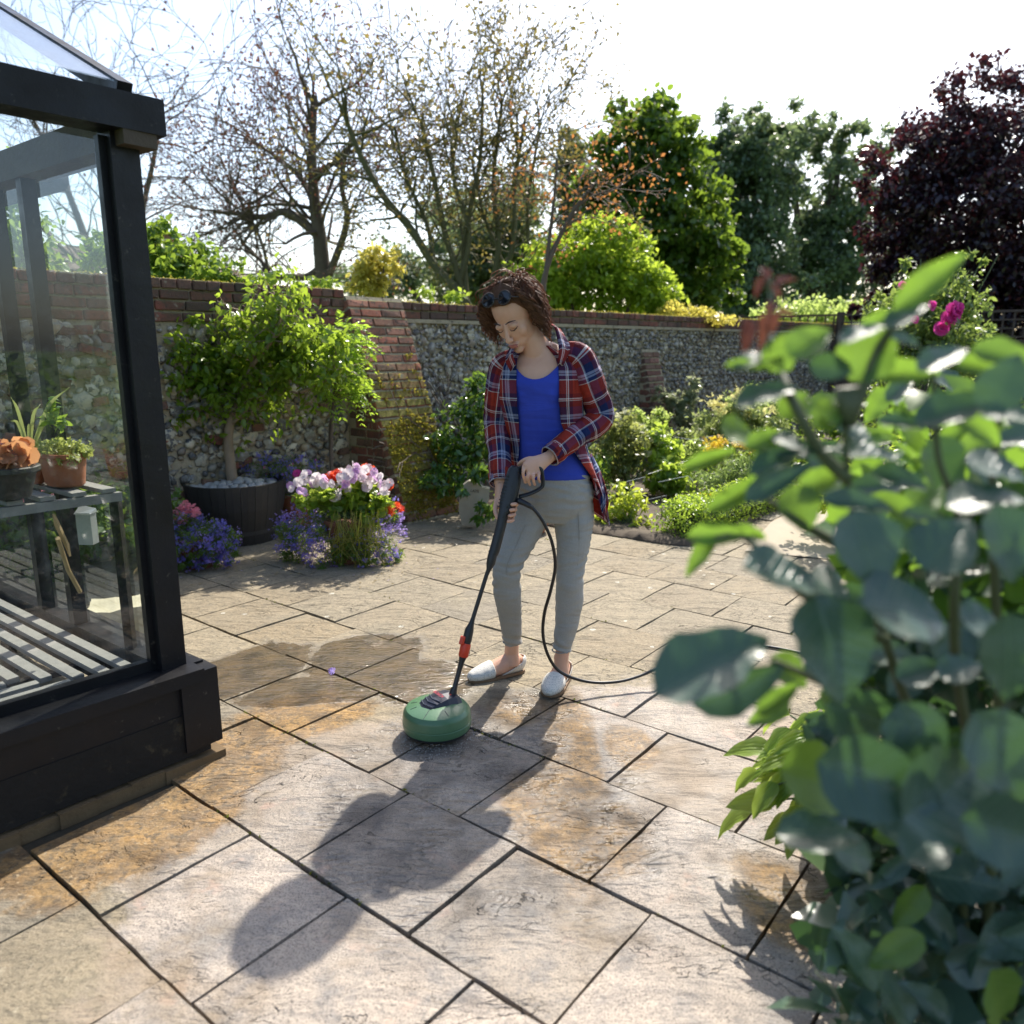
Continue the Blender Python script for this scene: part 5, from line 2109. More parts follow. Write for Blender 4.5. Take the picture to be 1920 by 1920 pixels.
cb = [(at(400, 665, TD), (.36, .30, .20)), (at(500, 640, TD), (.38, .32, .22)), (at(590, 660, TD), (.30, .28, .20)), (at(380, 730, TD), (.34, .28, .15)), (at(560, 700, TD), (.30, .28, .15)),
      (at(540, 590, TD), (.14, .12, .12)), (at(480, 600, TD), (.2, .15, .1)), (at(350, 700, TD), (.24, .25, .2)), (at(350, 780, TD - .1), (.16, .15, .12)), (at(375, 600, TD - .1), (.05, .05, .1)), (at(560, 570, TD), (.06, .05, .08)), (at(575, 560, TD), (.08, .06, .05))]
pts = [tuple(p + Vector((random.gauss(0, .02), random.gauss(0, .02), random.gauss(0, .02)))) for p in tips]
pts += [tuple(p) for p in blobs(cb, 3500, .26, 130)]
M_tubleaf = leafmat('glossy_tree_leaf', (.06, .125, .012), (.15, .225, .02), .45, (.46, .62, .06), rough=.26)
separate_leaves(tree, pts, .058, M_tubleaf, ovalleaf(.27), 290, up=.5, droop=.35)

# ---- feathery standard beside it
ft = thing('standard_shrub', 'thin-stemmed feathery bright green shrub between the potted tree and the brick buttress', 'shrub', tuple(at(622, 905, 6.0).xy) + (0,))
f0 = Vector((*tuple(at(622, 905, 6.0))[:2], 0))
a = Acc()
a.tube(catmull([f0, at(621, 860, 6.0), at(622, 800, 6.0), at(626, 750, 6.0), at(630, 700, 6.0)], 5), list(np.linspace(.016, .010, 21)), 8)
a.tube(catmull([f0 + Vector((.01, .01, 0)), at(618, 830, 6.02), at(624, 770, 6.0), at(640, 720, 6.0)], 5), list(np.linspace(.010, .006, 16)), 6)
a.build('stem', M_bark, ft, smooth=True)
pp_, dd_ = [], []
fr = Acc()
for _ in range(150):
    c0_ = at(random.uniform(600, 668), random.uniform(612, 745), 6.0 + random.uniform(-.15, .2))
    ang = random.uniform(-1.4, 1.4)
    d = Vector((math.cos(ang) * random.uniform(.4, 1), random.gauss(0, .5), math.sin(ang) * .6 + .1)).normalized()
    L = random.uniform(.14, .24)
    fp = [c0_ + d * (L * u) + Vector((0, 0, -.09 * u * u)) for u in np.linspace(0, 1, 9)]
    fr.tube(fp, .0015, 3, cap=False)
    s_ = d.cross(Vector((0, 0, 1))).normalized()
    for i, q in enumerate(fp[1:]):
        for sg_ in (-1, 1):
            pp_.append(tuple(q)); dd_.append(tuple(s_ * sg_ + d * .8 + Vector((0, 0, -.2))))
fr.build('frond', M_stem, ft)
leafcloud('fronds', pp_, .042, leafmat('feathery_leaf', (.10, .20, .02), (.20, .32, .03), .5, (.6, .85, .08)), ft, tpl=thinleaf(.16), dirs=np.array(dd_), kind='stuff')


# ---- clouds of lobelia
def lobelia(root, blobs_, nl, nf, mats, drape=.25, fs=.014):
    leafcloud('foliage', blobs(blobs_, nl, .25, 110), .017, M_leaf_mid, root, tpl=thinleaf(.18), droop=.1, kind='stuff')
    for m_, k in mats:
        flowers('flowers', blobs([(c, tuple(x * 1.06 for x in r_)) for c, r_ in blobs_], int(nf * k), .22, 110, .75), fs, m_, root, kind='stuff')


def haze_stems(root, base, blobs_, n, r=.0011, mat=None):
    a = Acc()
    for p in blobs(blobs_, n, .3, 60, .8):
        p = Vector(p)
        m = base.lerp(p, .5) + Vector((random.gauss(0, .04), random.gauss(0, .04), .06))
        a.tube(catmull([base + Vector((random.gauss(0, .06), random.gauss(0, .06), 0)), m, p], 3), r, 3, cap=False)
    a.build('stems', mat or M_stem, root, kind='stuff')


def terracotta(root, c, r0, r1, h, name='pot', rim=.03, mat=None):
    a = Acc()
    a.lathe(c, [(r0 * .98, 0), (r0, .004), (r1, h - rim), (r1 + .008, h - rim), (r1 + .012, h - rim + .004), (r1 + .012, h - .003), (r1 + .008, h), (r1 - .006, h), (r1 - .012, h - .03), (0, h - .03)], 32)
    return a.build(name, mat or M_terra, root, smooth=True, angle=35)


pc = gr(655, 1052)
PD = pc.y
mp_pot = thing('flower_pot', 'terracotta pot overflowing with pale pink petunias, red geraniums and trailing blue lobelia', 'flower pot', tuple(pc))
M_terrad = simple('dark_damp_terracotta', (.16, .065, .035), .8, .35, 10, .4, 60)
terracotta(mp_pot, pc, .105, .145, .29, mat=M_terrad)
bl = [(at(580, 985, PD), (.22, .18, .17)), (at(560, 1030, PD), (.16, .14, .12)), (at(700, 1000, PD), (.20, .16, .18)), (at(715, 1045, PD - .02), (.15, .12, .08)), (at(600, 1050, PD - .1), (.18, .12, .08)), (at(540, 1000, PD), (.10, .1, .12)), (at(725, 960, PD), (.10, .1, .12)), (at(610, 1010, PD - .16), (.12, .06, .12)), (at(690, 1040, PD - .14), (.12, .07, .10))]
haze_stems(mp_pot, pc + Vector((0, 0, .32)), bl, 260)
lobelia(mp_pot, bl, 9000, 4200, ((M_lobelia2, .6), (M_lobelia, .4)))
# trailing yellow-green grass over the front of the pot
a = Acc()
for _ in range(75):
    x0 = random.uniform(625, 710)
    p0 = at(x0, random.uniform(955, 985), PD - .17 + random.uniform(-.03, .03))
    p1 = at(x0 + random.uniform(-14, 14), 1010, PD - .20 + random.uniform(-.03, .02))
    p2 = at(x0 + random.uniform(-45, 40), random.uniform(1000, 1068), PD - .18 + random.uniform(-.05, .02))
    p2.z = max(.006, p2.z)
    a.tube(catmull([p0, p1, p2], 4), .0016, 3, cap=False)
a.build('trailing_grass', leafmat('yellow_trailing', (.22, .22, .03), (.34, .32, .05), .3), mp_pot, kind='stuff')
leafcloud('foliage', blobs([(at(665, 960, PD - .05), (.16, .13, .10)), (at(700, 935, PD), (.14, .13, .08)), (at(590, 930, PD), (.20, .15, .08)), (at(640, 925, PD), (.2, .15, .06))], 1500, .3, 60), .042, M_leaf_bright, mp_pot, tpl=roundleaf(), kind='stuff')
leafcloud('trailing_leaves', blobs([(at(668, 1015, PD - .16), (.12, .06, .12)), (at(640, 1040, PD - .14), (.12, .06, .08))], 1500, .35, 60), .022, M_leaf_mid, mp_pot, tpl=thinleaf(.15), droop=.5, kind='stuff')
petm = [bloom_mesh('petunia', 5, random.uniform(.03, .042), M_petw, 1, 2.6) for _ in range(5)] + [bloom_mesh('petunia', 5, .034, M_petp, 1, 2.6), bloom_mesh('petunia', 5, .03, M_petp, 1, 2.6)]
spots = [(546, 918), (556, 905), (570, 900), (567, 930), (585, 905), (598, 900), (578, 890), (612, 898), (640, 915), (636, 928), (628, 935), (650, 905), (656, 895), (645, 900), (660, 882), (668, 890), (675, 895), (665, 905), (680, 905), (690, 890), (700, 900), (705, 910), (696, 880), (682, 880), (715, 915), (722, 920), (712, 925), (725, 910), (690, 912), (668, 878), (655, 915), (620, 910), (604, 910), (676, 885), (686, 918), (700, 888), (650, 888), (590, 895), (560, 920), (640, 893), (671, 910), (708, 900)]
for x, y in spots + [(x_ + random.uniform(-10, 10), y_ + random.uniform(-8, 4)) for x_, y_ in spots]:
    p = at(x + random.uniform(-3, 3), y + random.uniform(-3, 3), PD + random.uniform(-.14, .12))
    d = Vector((random.gauss(0, .7), -.8 + random.gauss(0, .6), .5 + random.gauss(0, .5)))
    inst('petunia', random.choice(petm), p, mp_pot, d.to_track_quat('Z', 'Y'), (random.uniform(.75, 1.1),) * 3)
gerh = []
for x, y, sz in ((688, 882, .045), (618, 898, .045), (632, 892, .04), (740, 955, .05), (728, 912, .025)):
    p = at(x, y, PD + .04)
    gp3 = [p + Vector(v) * sz for v in unit(RNG.normal(size=(55, 3))) * np.array((1, 1, .75))]
    flowers('geranium_head', [tuple(q) for q in gp3], .03, M_red_fl, mp_pot)
a = Acc()
stems(a, pc + Vector((0, 0, .30)), [at(688, 890, PD + .04), at(618, 905, PD + .04), at(740, 965, PD + .04), at(600, 905, PD), at(700, 905, PD), at(655, 905, PD), at(550, 920, PD)], .004, .0025)
a.build('stems', M_stem, mp_pot, kind='stuff')

lc = gr(372, 1062)
LD = lc.y
lp = thing('flower_pot', 'pot of deep blue lobelia with coral pink geranium heads beside the greenhouse post', 'flower pot', tuple(lc))
terracotta(lp, lc, .10, .13, .20, mat=M_terrad)
bl = [(at(385, 1010, LD), (.20, .18, .13)), (at(345, 1000, LD), (.14, .16, .14)), (at(415, 1020, LD), (.10, .12, .10)), (at(400, 1045, LD - .05), (.14, .12, .07)), (at(365, 1030, LD - .15), (.16, .07, .11)), (at(350, 1058, LD - .16), (.14, .06, .05))]
haze_stems(lp, lc + Vector((0, 0, .2)), bl, 160)
lobelia(lp, bl, 7000, 3600, ((M_lobelia, .8), (M_lobelia2, .2)), fs=.015)
for x, y in ((335, 958), (348, 948), (360, 955), (352, 966), (366, 962), (330, 968), (342, 975)):
    p = at(x, y, LD)
    flowers('geranium_head', [tuple(p + Vector(v) * .026) for v in unit(RNG.normal(size=(26, 3)))], .026, M_coral, lp)

lb = thing('lobelia_clump', 'dark violet lobelia clump behind the tub at the foot of the wall', 'flowers', tuple(gr(560, 985)))
BD = gr(560, 985).y
lobelia(lb, [(at(500, 880, BD - .2), (.22, .15, .12)), (at(560, 888, BD - .2), (.22, .15, .14)), (at(550, 930, BD - .1), (.22, .12, .2))], 2600, 1100, ((M_lobelia, .9), (M_mag, .03)), fs=.018)
terracotta(lb, gr(560, 985), .1, .14, .26)
inst('petunia', bloom_mesh('petunia', 5, .035, M_mag), at(557, 889, BD - .4), lb, (1.0, 0, 0))

# ---- glossy camellia by the buttress, with an engraved stone in front
cd = 6.55
cam_sh = thing('camellia_bush', 'glossy dark-leaved camellia bush growing between the mossy buttress and the woman', 'bush', tuple(gr(885, 960)))
cbs = [(at(965, 770, cd + .1), (.22, .22, .22)), (at(1010, 800, cd + .1), (.24, .22, .25)), (at(960, 830, cd), (.25, .22, .25)), (at(880, 810, cd), (.30, .25, .28)), (at(850, 860, cd), (.26, .22, .25)), (at(905, 740, cd), (.18, .18, .18)), (at(910, 850, cd), (.26, .22, .28)), (at(830, 905, cd - .25), (.20, .16, .13)), (at(900, 960, cd - .72), (.20, .08, .07)), (at(862, 930, cd - .70), (.08, .07, .09)), (at(905, 885, cd - .6), (.12, .08, .07)), (at(870, 780, cd), (.22, .2, .2)), (at(800, 915, cd - .35), (.10, .1, .1))]  # first blobs, unseen behind the woman, are added to cast dappled shade
a = Acc()
tips = []
for k in range(6):
    grow(a, gr(885, 962) + Vector((random.gauss(0, .05), .1, 0)), Vector((random.gauss(0, .3), random.gauss(0, .2), 1)), .45, .014, 3, tips, .6, 4, (2, 3), .75)
a.build('branches', M_bark, cam_sh)
M_cam = leafmat('camellia_leaf', (.022, .065, .018), (.05, .12, .025), .25, (.35, .55, .06), rough=.22, hue=(.14, .22, .03))
separate_leaves(cam_sh, [tuple(p) for p in blobs(cbs, 4800, .3, 150)], .060, M_cam, ovalleaf(.26), 290, up=.6)

st = thing('engraved_stone', 'pale stone slab with faint engraved letters half hidden under the camellia bush', 'stone', tuple(gr(884, 985)))
sd = 5.95
g = simple('pale_limestone', (.30, .28, .21), .85, .3, 10, .5, 40)
a = Acc()
prof2 = [(862, 925), (866, 912), (878, 903), (890, 905), (904, 915), (918, 918), (916, 940), (905, 962), (900, 985), (866, 985), (860, 960)]
fr_ = [at(x, y, sd) for x, y in prof2]
bk = [p + Vector((.0, .09, 0)) for p in fr_]
m = len(fr_)
a.add(fr_ + bk, [tuple(range(m)), tuple(range(2 * m - 1, m - 1, -1))] + [(k, m + k, m + (k + 1) % m, (k + 1) % m) for k in range(m)])
so3 = a.build('slab', g, st)
Ml = Matrix.Translation(at(890, 924, sd) + Vector((0, -.002, 0))) @ Matrix.Rotation(R(6), 4, 'Y') @ Matrix.Rotation(R(90), 4, 'X')
text_mesh('LATE', .03, .002, simple('engraving_shadow_dirt', (.08, .07, .05), .9), so3, Ml)

bw = thing('terracotta_bowl', 'weathered terracotta bowl on the flags behind the legs of the woman', 'bowl', tuple(gr(1003, 998)))
a = Acc()
bc = gr(1003, 998)
a.lathe(bc, [(.075, 0), (.08, .02), (.10, .03), (.085, .045), (.11, .075), (.12, .085), (.115, .10), (.10, .10), (.09, .06), (0, .05)], 28)
a.build('bowl', M_terra, bw, smooth=True, angle=35)

# dropped petals and small leaves on the flags round the pots
lit = []
for _ in range(420):
    c_ = random.choice((pc, lc, tc, gr(700, 1060), gr(860, 1000)))
    p_ = c_ + Vector((random.gauss(0, .28), random.gauss(-.15, .22), 0))
    if bed_depth(p_.x, p_.y) > -.5 and in_poly(p_.x, p_.y, BED): continue
    lit.append((p_.x, p_.y, .006))
tag(leafcloud('leaf_litter', lit, .018, leafmat('dry_litter', (.12, .08, .03), (.26, .20, .08), .1, hue=(.35, .28, .5)), None, up=3, kind='stuff', dirs=unit(RNG.normal(size=(len(lit), 3)) * np.array((1, 1, .1)))), 'small fallen leaves and petals scattered on the flags round the pots', 'leaf litter')

# ================================================================== FLOWER BED
def clump(name, label, cat, px, py, D, blobs_, n, size, mat, tpl=None, group=None, nst=10, up=.6, stemr=.004, kind='stuff', droop=.2, part='foliage', nclump=60):
    b = gr(px, py)
    t = thing(name, label, cat, tuple(b), group)
    bl_ = [(at(x, y, D + dz), r_) for x, y, dz, r_ in blobs_]
    a = Acc()
    for c, r_ in bl_:
        stems(a, b, [c + Vector((random.uniform(-1, 1) * r_[0] * .7, random.uniform(-1, 1) * r_[1] * .7, random.uniform(-.5, .5) * r_[2])) for _ in range(max(2, nst // len(bl_)))], stemr, stemr * .5)
    a.build('stems', M_stem, t, kind='stuff')
    leafcloud(part, blobs(bl_, n, .3, nclump), size, mat, t, tpl=tpl, up=up, droop=droop, kind=kind)
    return t


D1 = 7.3
t = clump('hydrangea_bush', 'tall shrub with drooping cream flower heads right of the plaid shirt', 'shrub', 1175, 940, D1,
          [(1165, 820, 0, (.28, .25, .28)), (1150, 870, 0, (.26, .22, .22)), (1190, 860, 0, (.2, .2, .24))], 2600, .055, leafmat('khaki_leaf', (.10, .12, .035), (.16, .18, .05), .4, (.5, .55, .15)), nst=24, stemr=.006)
flowers('flower_heads', blobs([(at(x, y, D1), (.07, .07, .025)) for x, y in ((1160, 785), (1172, 775), (1195, 800), (1185, 815), (1150, 800), (1205, 830), (1140, 820), (1212, 850), (1165, 830), (1128, 850))], 700, .5, 60), .026, M_cream, t, kind='stuff')
clump('leafy_perennial', 'fresh green broad-leaved plant in the middle of the bed in front of the long wall', 'plant', 1250, 900, 7.4,
      [(1245, 850, 0, (.22, .2, .25)), (1230, 885, -.2, (.2, .2, .15)), (1265, 900, -.3, (.24, .2, .13))], 1500, .07, M_leaf_bright, tpl=ovalleaf(.3), nst=14)
t = clump('climbing_rose', 'pale-leaved climbing rose trained against the small brick buttress', 'climbing plant', 1290, 860, 9.6,
          [(1255, 745, 0, (.26, .1, .14)), (1285, 770, 0, (.24, .1, .25)), (1295, 810, 0, (.24, .12, .2)), (1300, 735, 0, (.05, .05, .25))], 1300, .065, leafmat('pale_rose_leaf', (.12, .15, .08), (.22, .24, .14), .35, (.5, .55, .3)), tpl=ovalleaf(.3), nst=16, stemr=.008)
t = clump('potato_vine_bush', 'large pale green mixed shrub at the back of the bed behind the orange flowers', 'shrub', 1390, 880, 8.8,
          [(1340, 800, 0, (.4, .3, .25)), (1400, 790, 0, (.5, .3, .3)), (1450, 800, 0, (.3, .3, .3)), (1370, 770, 0, (.3, .2, .2))], 3600, .055, leafmat('silver_leaf', (.11, .15, .05), (.20, .24, .09), .4, (.5, .6, .2)), nst=18)
flowers('cream_flowers', blobs([(at(x, y, 8.7), (.12, .1, .1)) for x, y in ((1335, 755), (1350, 760), (1388, 742), (1400, 780), (1440, 775))], 220, .5, 40), .045, flowermat('pale_yellow', (.70, .60, .20), (.8, .72, .3)), t, kind='stuff')
t = clump('orange_daisies', 'patch of small orange flowers above grassy leaves in the bed', 'flowers', 1360, 900, 8.0,
          [(1350, 850, 0, (.28, .2, .12)), (1420, 865, 0, (.25, .2, .12)), (1380, 890, -.3, (.4, .3, .14))], 2600, .06, M_leaf_mid, tpl=thinleaf(.07), nst=14)
flowers('flowers', blobs([(at(1345, 828, 7.95), (.16, .14, .03)), (at(1340, 843, 7.9), (.12, .12, .03)), (at(1405, 835, 7.9), (.16, .12, .03))], 420, .5, 40), .032, M_yel, t, kind='stuff')
clump('meadow_perennials', 'wide drift of fine-leaved perennials filling the right half of the bed', 'plants', 1400, 930, 7.2,
      [(1340, 905, 0, (.3, .3, .14)), (1400, 900, 0, (.35, .3, .2)), (1450, 890, 0, (.3, .3, .22)), (1360, 930, -.2, (.3, .2, .1))], 3600, .05, leafmat('grey_green_leaf', (.08, .12, .04), (.15, .20, .07), .4, (.4, .55, .15)), tpl=thinleaf(.12), nst=30)
clump('lime_perennial', 'bright lime green leafy plant at the near edge of the bed beside the jeans', 'plant', 1180, 990, 6.15,
      [(1175, 935, 0, (.16, .15, .16)), (1150, 965, 0, (.14, .14, .12)), (1195, 960, 0, (.13, .13, .14)), (1120, 980, -.05, (.14, .12, .07)), (1210, 990, -.2, (.12, .1, .06))], 1300, .05, leafmat('lime_leaf', (.16, .24, .02), (.28, .36, .04), .45, (.75, .85, .1)), tpl=thinleaf(.2), nst=26)
t = clump('marigold_plant', 'low plant with a few round orange marigolds behind the box hedge', 'flowers', 1300, 960, 6.4,
          [(1290, 945, 0, (.16, .14, .09)), (1330, 945, 0, (.2, .16, .07)), (1265, 965, -.1, (.10, .1, .07))], 700, .045, M_leaf_mid, nst=10)
mg = bloom_mesh('marigold', 9, .032, M_yel, 3)
for x, y in ((1318, 929), (1336, 931), (1313, 956), (1303, 963)):
    inst('marigold', mg, at(x, y, 6.3), t, (R(60), 0, random.uniform(-.5, .5)))
clump('meadow_perennials', 'low green ground plants in the bed directly behind the standing legs', 'plants', 1090, 985, 6.6,
      [(1120, 900, .3, (.3, .3, .25)), (1090, 950, .1, (.3, .2, .2)), (1020, 960, .3, (.3, .2, .2)), (960, 950, .3, (.25, .2, .2))], 2200, .045, M_leaf_mid, nst=14)
# canes and white string
M_cane = simple('thin_cane', (.20, .14, .08), .8)
ct = thing('plant_supports', 'row of thin canes linked by white string in the bed', 'canes', tuple(gr(1300, 960)))
for i, x in enumerate((1287, 1292, 1299, 1306, 1240, 1249, 1308)):
    y1 = 905 if i < 4 or i == 6 else 930
    b = gr(x, 950 if y1 == 905 else 985)
    a = Acc()
    a.tube([b + Vector((0, 0, -.02)), at(x + random.uniform(-2, 2), y1, b.y + random.uniform(-.05, .05))], .004, 6)
    a.build('cane', M_cane, ct)
M_string = simple('white_string', (.65, .65, .6), .8)
for pts_ in (((1163, 907), (1210, 895), (1207, 905)), ((1235, 905), (1290, 893), (1300, 903)), ((1213, 938), (1250, 930)), ((1262, 820), (1300, 826), (1340, 818)), ((1215, 890), (1290, 865)), ((1222, 830), (1240, 838))):
    a = Acc()
    a.tube([at(x, y, 6.6 if y > 880 else 8.0) for x, y in pts_], .0022, 5)
    a.build('string', M_string, ct)
# clipped box hedge curving along the bed
hdg = thing('box_hedge', 'low bright green clipped box hedge edging the flower bed', 'hedge', tuple(gr(1290, 1018)))
path = [gr(1268, 1010), gr(1310, 1000), gr(1350, 985), gr(1400, 965), gr(1440, 950), gr(1475, 935)]
path = catmull(path, 6)
hp2, inner = [], Acc()
for i in range(len(path) - 1):
    for _ in range(520):
        p = path[i].lerp(path[i + 1], random.random())
        side = (path[i + 1] - path[i]).normalized().cross(Vector((0, 0, 1)))
        fx = random.uniform(-.17, .17)
        fz = random.uniform(.02, .27)
        if abs(fx) < .12 and fz < .2 and i > 0: continue
        if i == 0: fx *= 1.0; p = p - (path[1] - path[0]).normalized() * random.uniform(0, .1)
        p = p + side * fx + Vector((random.gauss(0, .01), random.gauss(0, .01), fz + .015 * noise.noise(p * 6)))
        hp2.append(tuple(p))
leafcloud('foliage', hp2, .024, leafmat('box_leaf', (.09, .17, .015), (.19, .30, .03), .4, (.6, .8, .1)), hdg, tpl=ovalleaf(.33), kind='stuff')
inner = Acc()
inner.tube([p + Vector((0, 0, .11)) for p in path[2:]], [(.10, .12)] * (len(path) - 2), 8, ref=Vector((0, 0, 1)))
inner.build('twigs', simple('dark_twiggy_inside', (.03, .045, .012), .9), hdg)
# ================================================================== BEHIND THE WALL
def guided(acc, ctrl, r0, r1, sides=8, per=5):
    c = catmull(ctrl, per)
    acc.tube(c, list(np.linspace(r0, r1, len(c))), sides, cap=False)
    return c


def bare_tree(name, label, D, limbs, bark, leafm, twig_n, twig_L, depth, leaf_size, nleaf, base, group=None, gravity=.02, keep=1.0, spread=.65, scatter=.12):
    t = thing(name, label, 'tree', base, group)
    a = Acc()
    tips = []
    for ctrl, r0, r1, tw in limbs:
        c = guided(a, [at(x, y, D + dz) for x, y, dz in ctrl], r0, r1)
        n0 = int(len(c) * tw)
        for _ in range(twig_n):
            i = random.randint(n0, len(c) - 1)
            d0 = (c[min(i + 1, len(c) - 1)] - c[max(i - 1, 0)]).normalized()
            d = (d0 * .7 + Vector((random.gauss(0, .7), random.gauss(0, .6), random.gauss(.1, .5)))).normalized()
            grow(a, c[i], d, twig_L * random.uniform(.6, 1.2), r1 * .7, depth, tips, spread, 4, (2, 2), .74, gravity, .16, sides=4, minr=.006)
    a.build('branches', bark, t, smooth=True)
    tips = [q for q in tips if random.random() < keep]
    pts = []
    while len(pts) < nleaf:
        q = random.choice(tips)
        pts.append(tuple(q + Vector((random.gauss(0, scatter), random.gauss(0, scatter), random.gauss(0, scatter)))))
    leafcloud('leaves', pts, leaf_size, leafm, t, up=.2, kind='stuff')
    return t


bare_tree('sparse_tree', 'sparse dark tree with small reddish leaves and a crooked limb reaching left, behind the wall', 14,
          [([(622, 640, 0), (608, 540, 0), (600, 450, 0), (590, 380, 0), (585, 290, 0), (590, 180, 0)], .17, .05, .35),
           ([(600, 445, 0), (570, 420, 0), (535, 398, 0), (495, 408, .2), (450, 402, .3), (400, 398, .4)], .09, .03, .25),
           ([(605, 500, 0), (575, 520, 0), (535, 520, .2), (505, 522, .2), (490, 490, .3), (460, 470, .3)], .07, .025, .3),
           ([(505, 522, .2), (495, 470, .2), (480, 430, .2), (465, 400, .2)], .035, .02, .3),
           ([(590, 380, 0), (560, 330, .3), (510, 290, .5), (460, 260, .6)], .06, .02, .2),
           ([(588, 340, 0), (640, 290, -.3), (700, 240, -.5)], .06, .02, .2),
           ([(608, 540, 0), (650, 420, -.3), (640, 340, -.5), (660, 250, -.5)], .07, .02, .3)],
          M_bark, M_leaf_red, 24, .9, 3, .06, 7500, tuple(at(622, 600, 14).xy) + (0,))
bare_tree('sparse_tree', 'sparse multi-stemmed tree with long mossy slanting limbs left of the head of the woman', 11.5,
          [([(905, 640, 0), (868, 560, 0), (815, 500, 0), (770, 430, 0), (720, 370, 0), (675, 290, 0), (640, 200, 0)], .075, .03, .3),
           ([(880, 640, 0), (862, 530, .1), (835, 440, .1), (815, 340, .1), (790, 230, .1)], .055, .025, .3),
           ([(880, 640, 0), (870, 480, .2), (880, 400, .2), (900, 300, .2), (905, 180, .2)], .05, .02, .3),
           ([(862, 530, .1), (880, 440, .1), (850, 330, .1), (860, 220, .1)], .04, .02, .2),
           ([(815, 500, 0), (800, 420, .2), (760, 330, .3), (740, 240, .3)], .035, .02, .2),
           ([(900, 640, .4), (935, 470, .4), (925, 350, .4), (940, 200, .4)], .05, .02, .3),
           ([(910, 640, .4), (960, 470, .4), (965, 350, .4), (985, 220, .4)], .045, .02, .3),
           ([(935, 470, .4), (905, 400, .4), (885, 300, .4)], .03, .015, .2),
           ([(930, 640, .6), (985, 480, .6), (990, 380, .6), (1010, 250, .6)], .04, .018, .3)],
          M_barkg, leafmat('sparse_olive_leaf', (.07, .075, .02), (.12, .11, .03), .35, (.4, .32, .08), hue=(.22, .05, .03)), 15, .7, 3, .06, 8000, tuple(at(890, 640, 11.5).xy) + (0,))
bare_tree('sparse_tree', 'slender tree with thin leaning stem in front of the bright green bushes', 9.5,
          [([(1018, 640, 0), (1018, 545, 0), (1030, 490, 0), (1052, 440, 0), (1080, 390, 0), (1120, 340, 0)], .040, .015, .45),
           ([(1022, 520, 0), (1030, 450, 0), (1038, 380, 0), (1045, 300, 0)], .026, .012, .3),
           ([(1080, 390, 0), (1110, 370, 0), (1150, 355, 0)], .015, .01, .2)],
          M_bark, leafmat('rusty_leaf', (.16, .08, .02), (.24, .10, .03), .4, (.6, .25, .08), hue=(.20, .20, .03)), 7, .4, 2, .05, 700, tuple(at(1018, 640, 9.5).xy) + (0,))
bare_tree('sparse_tree', 'leafless pale-branched tree far behind the greenhouse glass', 17,
          [([(190, 660, 0), (180, 520, 0), (150, 420, 0), (110, 320, 0), (60, 220, 0)], .12, .03, .2),
           ([(185, 540, 0), (205, 430, 0), (190, 330, 0), (170, 220, 0)], .08, .03, .2),
           ([(190, 600, 0), (240, 500, 0), (265, 400, 0), (290, 290, 0), (300, 200, 0)], .09, .03, .2),
           ([(180, 520, 0), (120, 470, 0), (70, 420, 0), (20, 380, 0)], .06, .03, .2)],
          M_bark, M_leaf_red, 16, 1.2, 4, .04, 600, tuple(at(190, 640, 17).xy) + (0,), spread=.8)


def bushy(name, label, cat, D, blobs_, n, size, mat, base_px, tpl=None, trunk=None, group=None, clump=.28, nclump=200, core=None, shell=.6, up=.5, kind='stuff'):
    b = at(base_px, 640, D)
    t = thing(name, label, cat, (b.x, b.y, 0), group)
    bl_ = [(at(x, y, D + dz), r_) for x, y, dz, r_ in blobs_]
    a = Acc()
    r0 = trunk or .1
    for c, r_ in bl_[:8]:
        a.tube(catmull([Vector((b.x, b.y, -.05)), Vector((b.x, b.y, 0)).lerp(c, .45) + Vector((0, 0, .2)), c], 4), list(np.linspace(r0, r0 * .3, 9)), 6, cap=False)
    a.build('trunk', M_bark, t, smooth=True)
    leafcloud('crown', blobs(bl_, n, clump, nclump, shell), size, mat, t, tpl=tpl, up=up, kind=kind)
    return t


bushy('golden_shrub', 'small golden-leaved shrub showing above the brick buttress', 'shrub', 7.9, [(702, 505, 0, (.24, .2, .18)), (720, 480, 0, (.2, .2, .12)), (690, 530, 0, (.22, .2, .12))], 1900, .055, M_leaf_gold, 702, trunk=.02, nclump=60)
bushy('climbing_vine', 'bright green vine tumbling over the top of the wall beside the greenhouse post', 'climbing plant', 7.2, [(300, 490, 0, (.4, .3, .22)), (350, 500, 0, (.4, .3, .2)), (410, 515, 0, (.35, .3, .13)), (460, 528, 0, (.25, .3, .06)), (290, 450, 0, (.2, .2, .18)), (240, 480, -.4, (.4, .3, .3)), (40, 420, -1.2, (.12, .3, .5)), (45, 480, -1.2, (.3, .3, .2))], 4600, .065, M_leaf_mid, 330, trunk=.02, tpl=ovalleaf(.3), nclump=160)
bushy('round_shrub', 'large bright yellow-green rounded shrub behind the wall right of the head of the woman', 'shrub', 11.5, [(1060, 520, 0, (.75, .6, .55)), (1130, 500, 0, (.8, .6, .65)), (1190, 540, 0, (.6, .6, .5)), (1010, 550, 0, (.4, .5, .45)), (1130, 450, 0, (.45, .5, .35)), (1230, 580, 0, (.3, .4, .25))], 15000, .085, leafmat('yellow_green_leaf', (.10, .17, .015), (.19, .28, .03), .5, (.62, .78, .08)), 1120, trunk=.06, nclump=420, clump=.2)
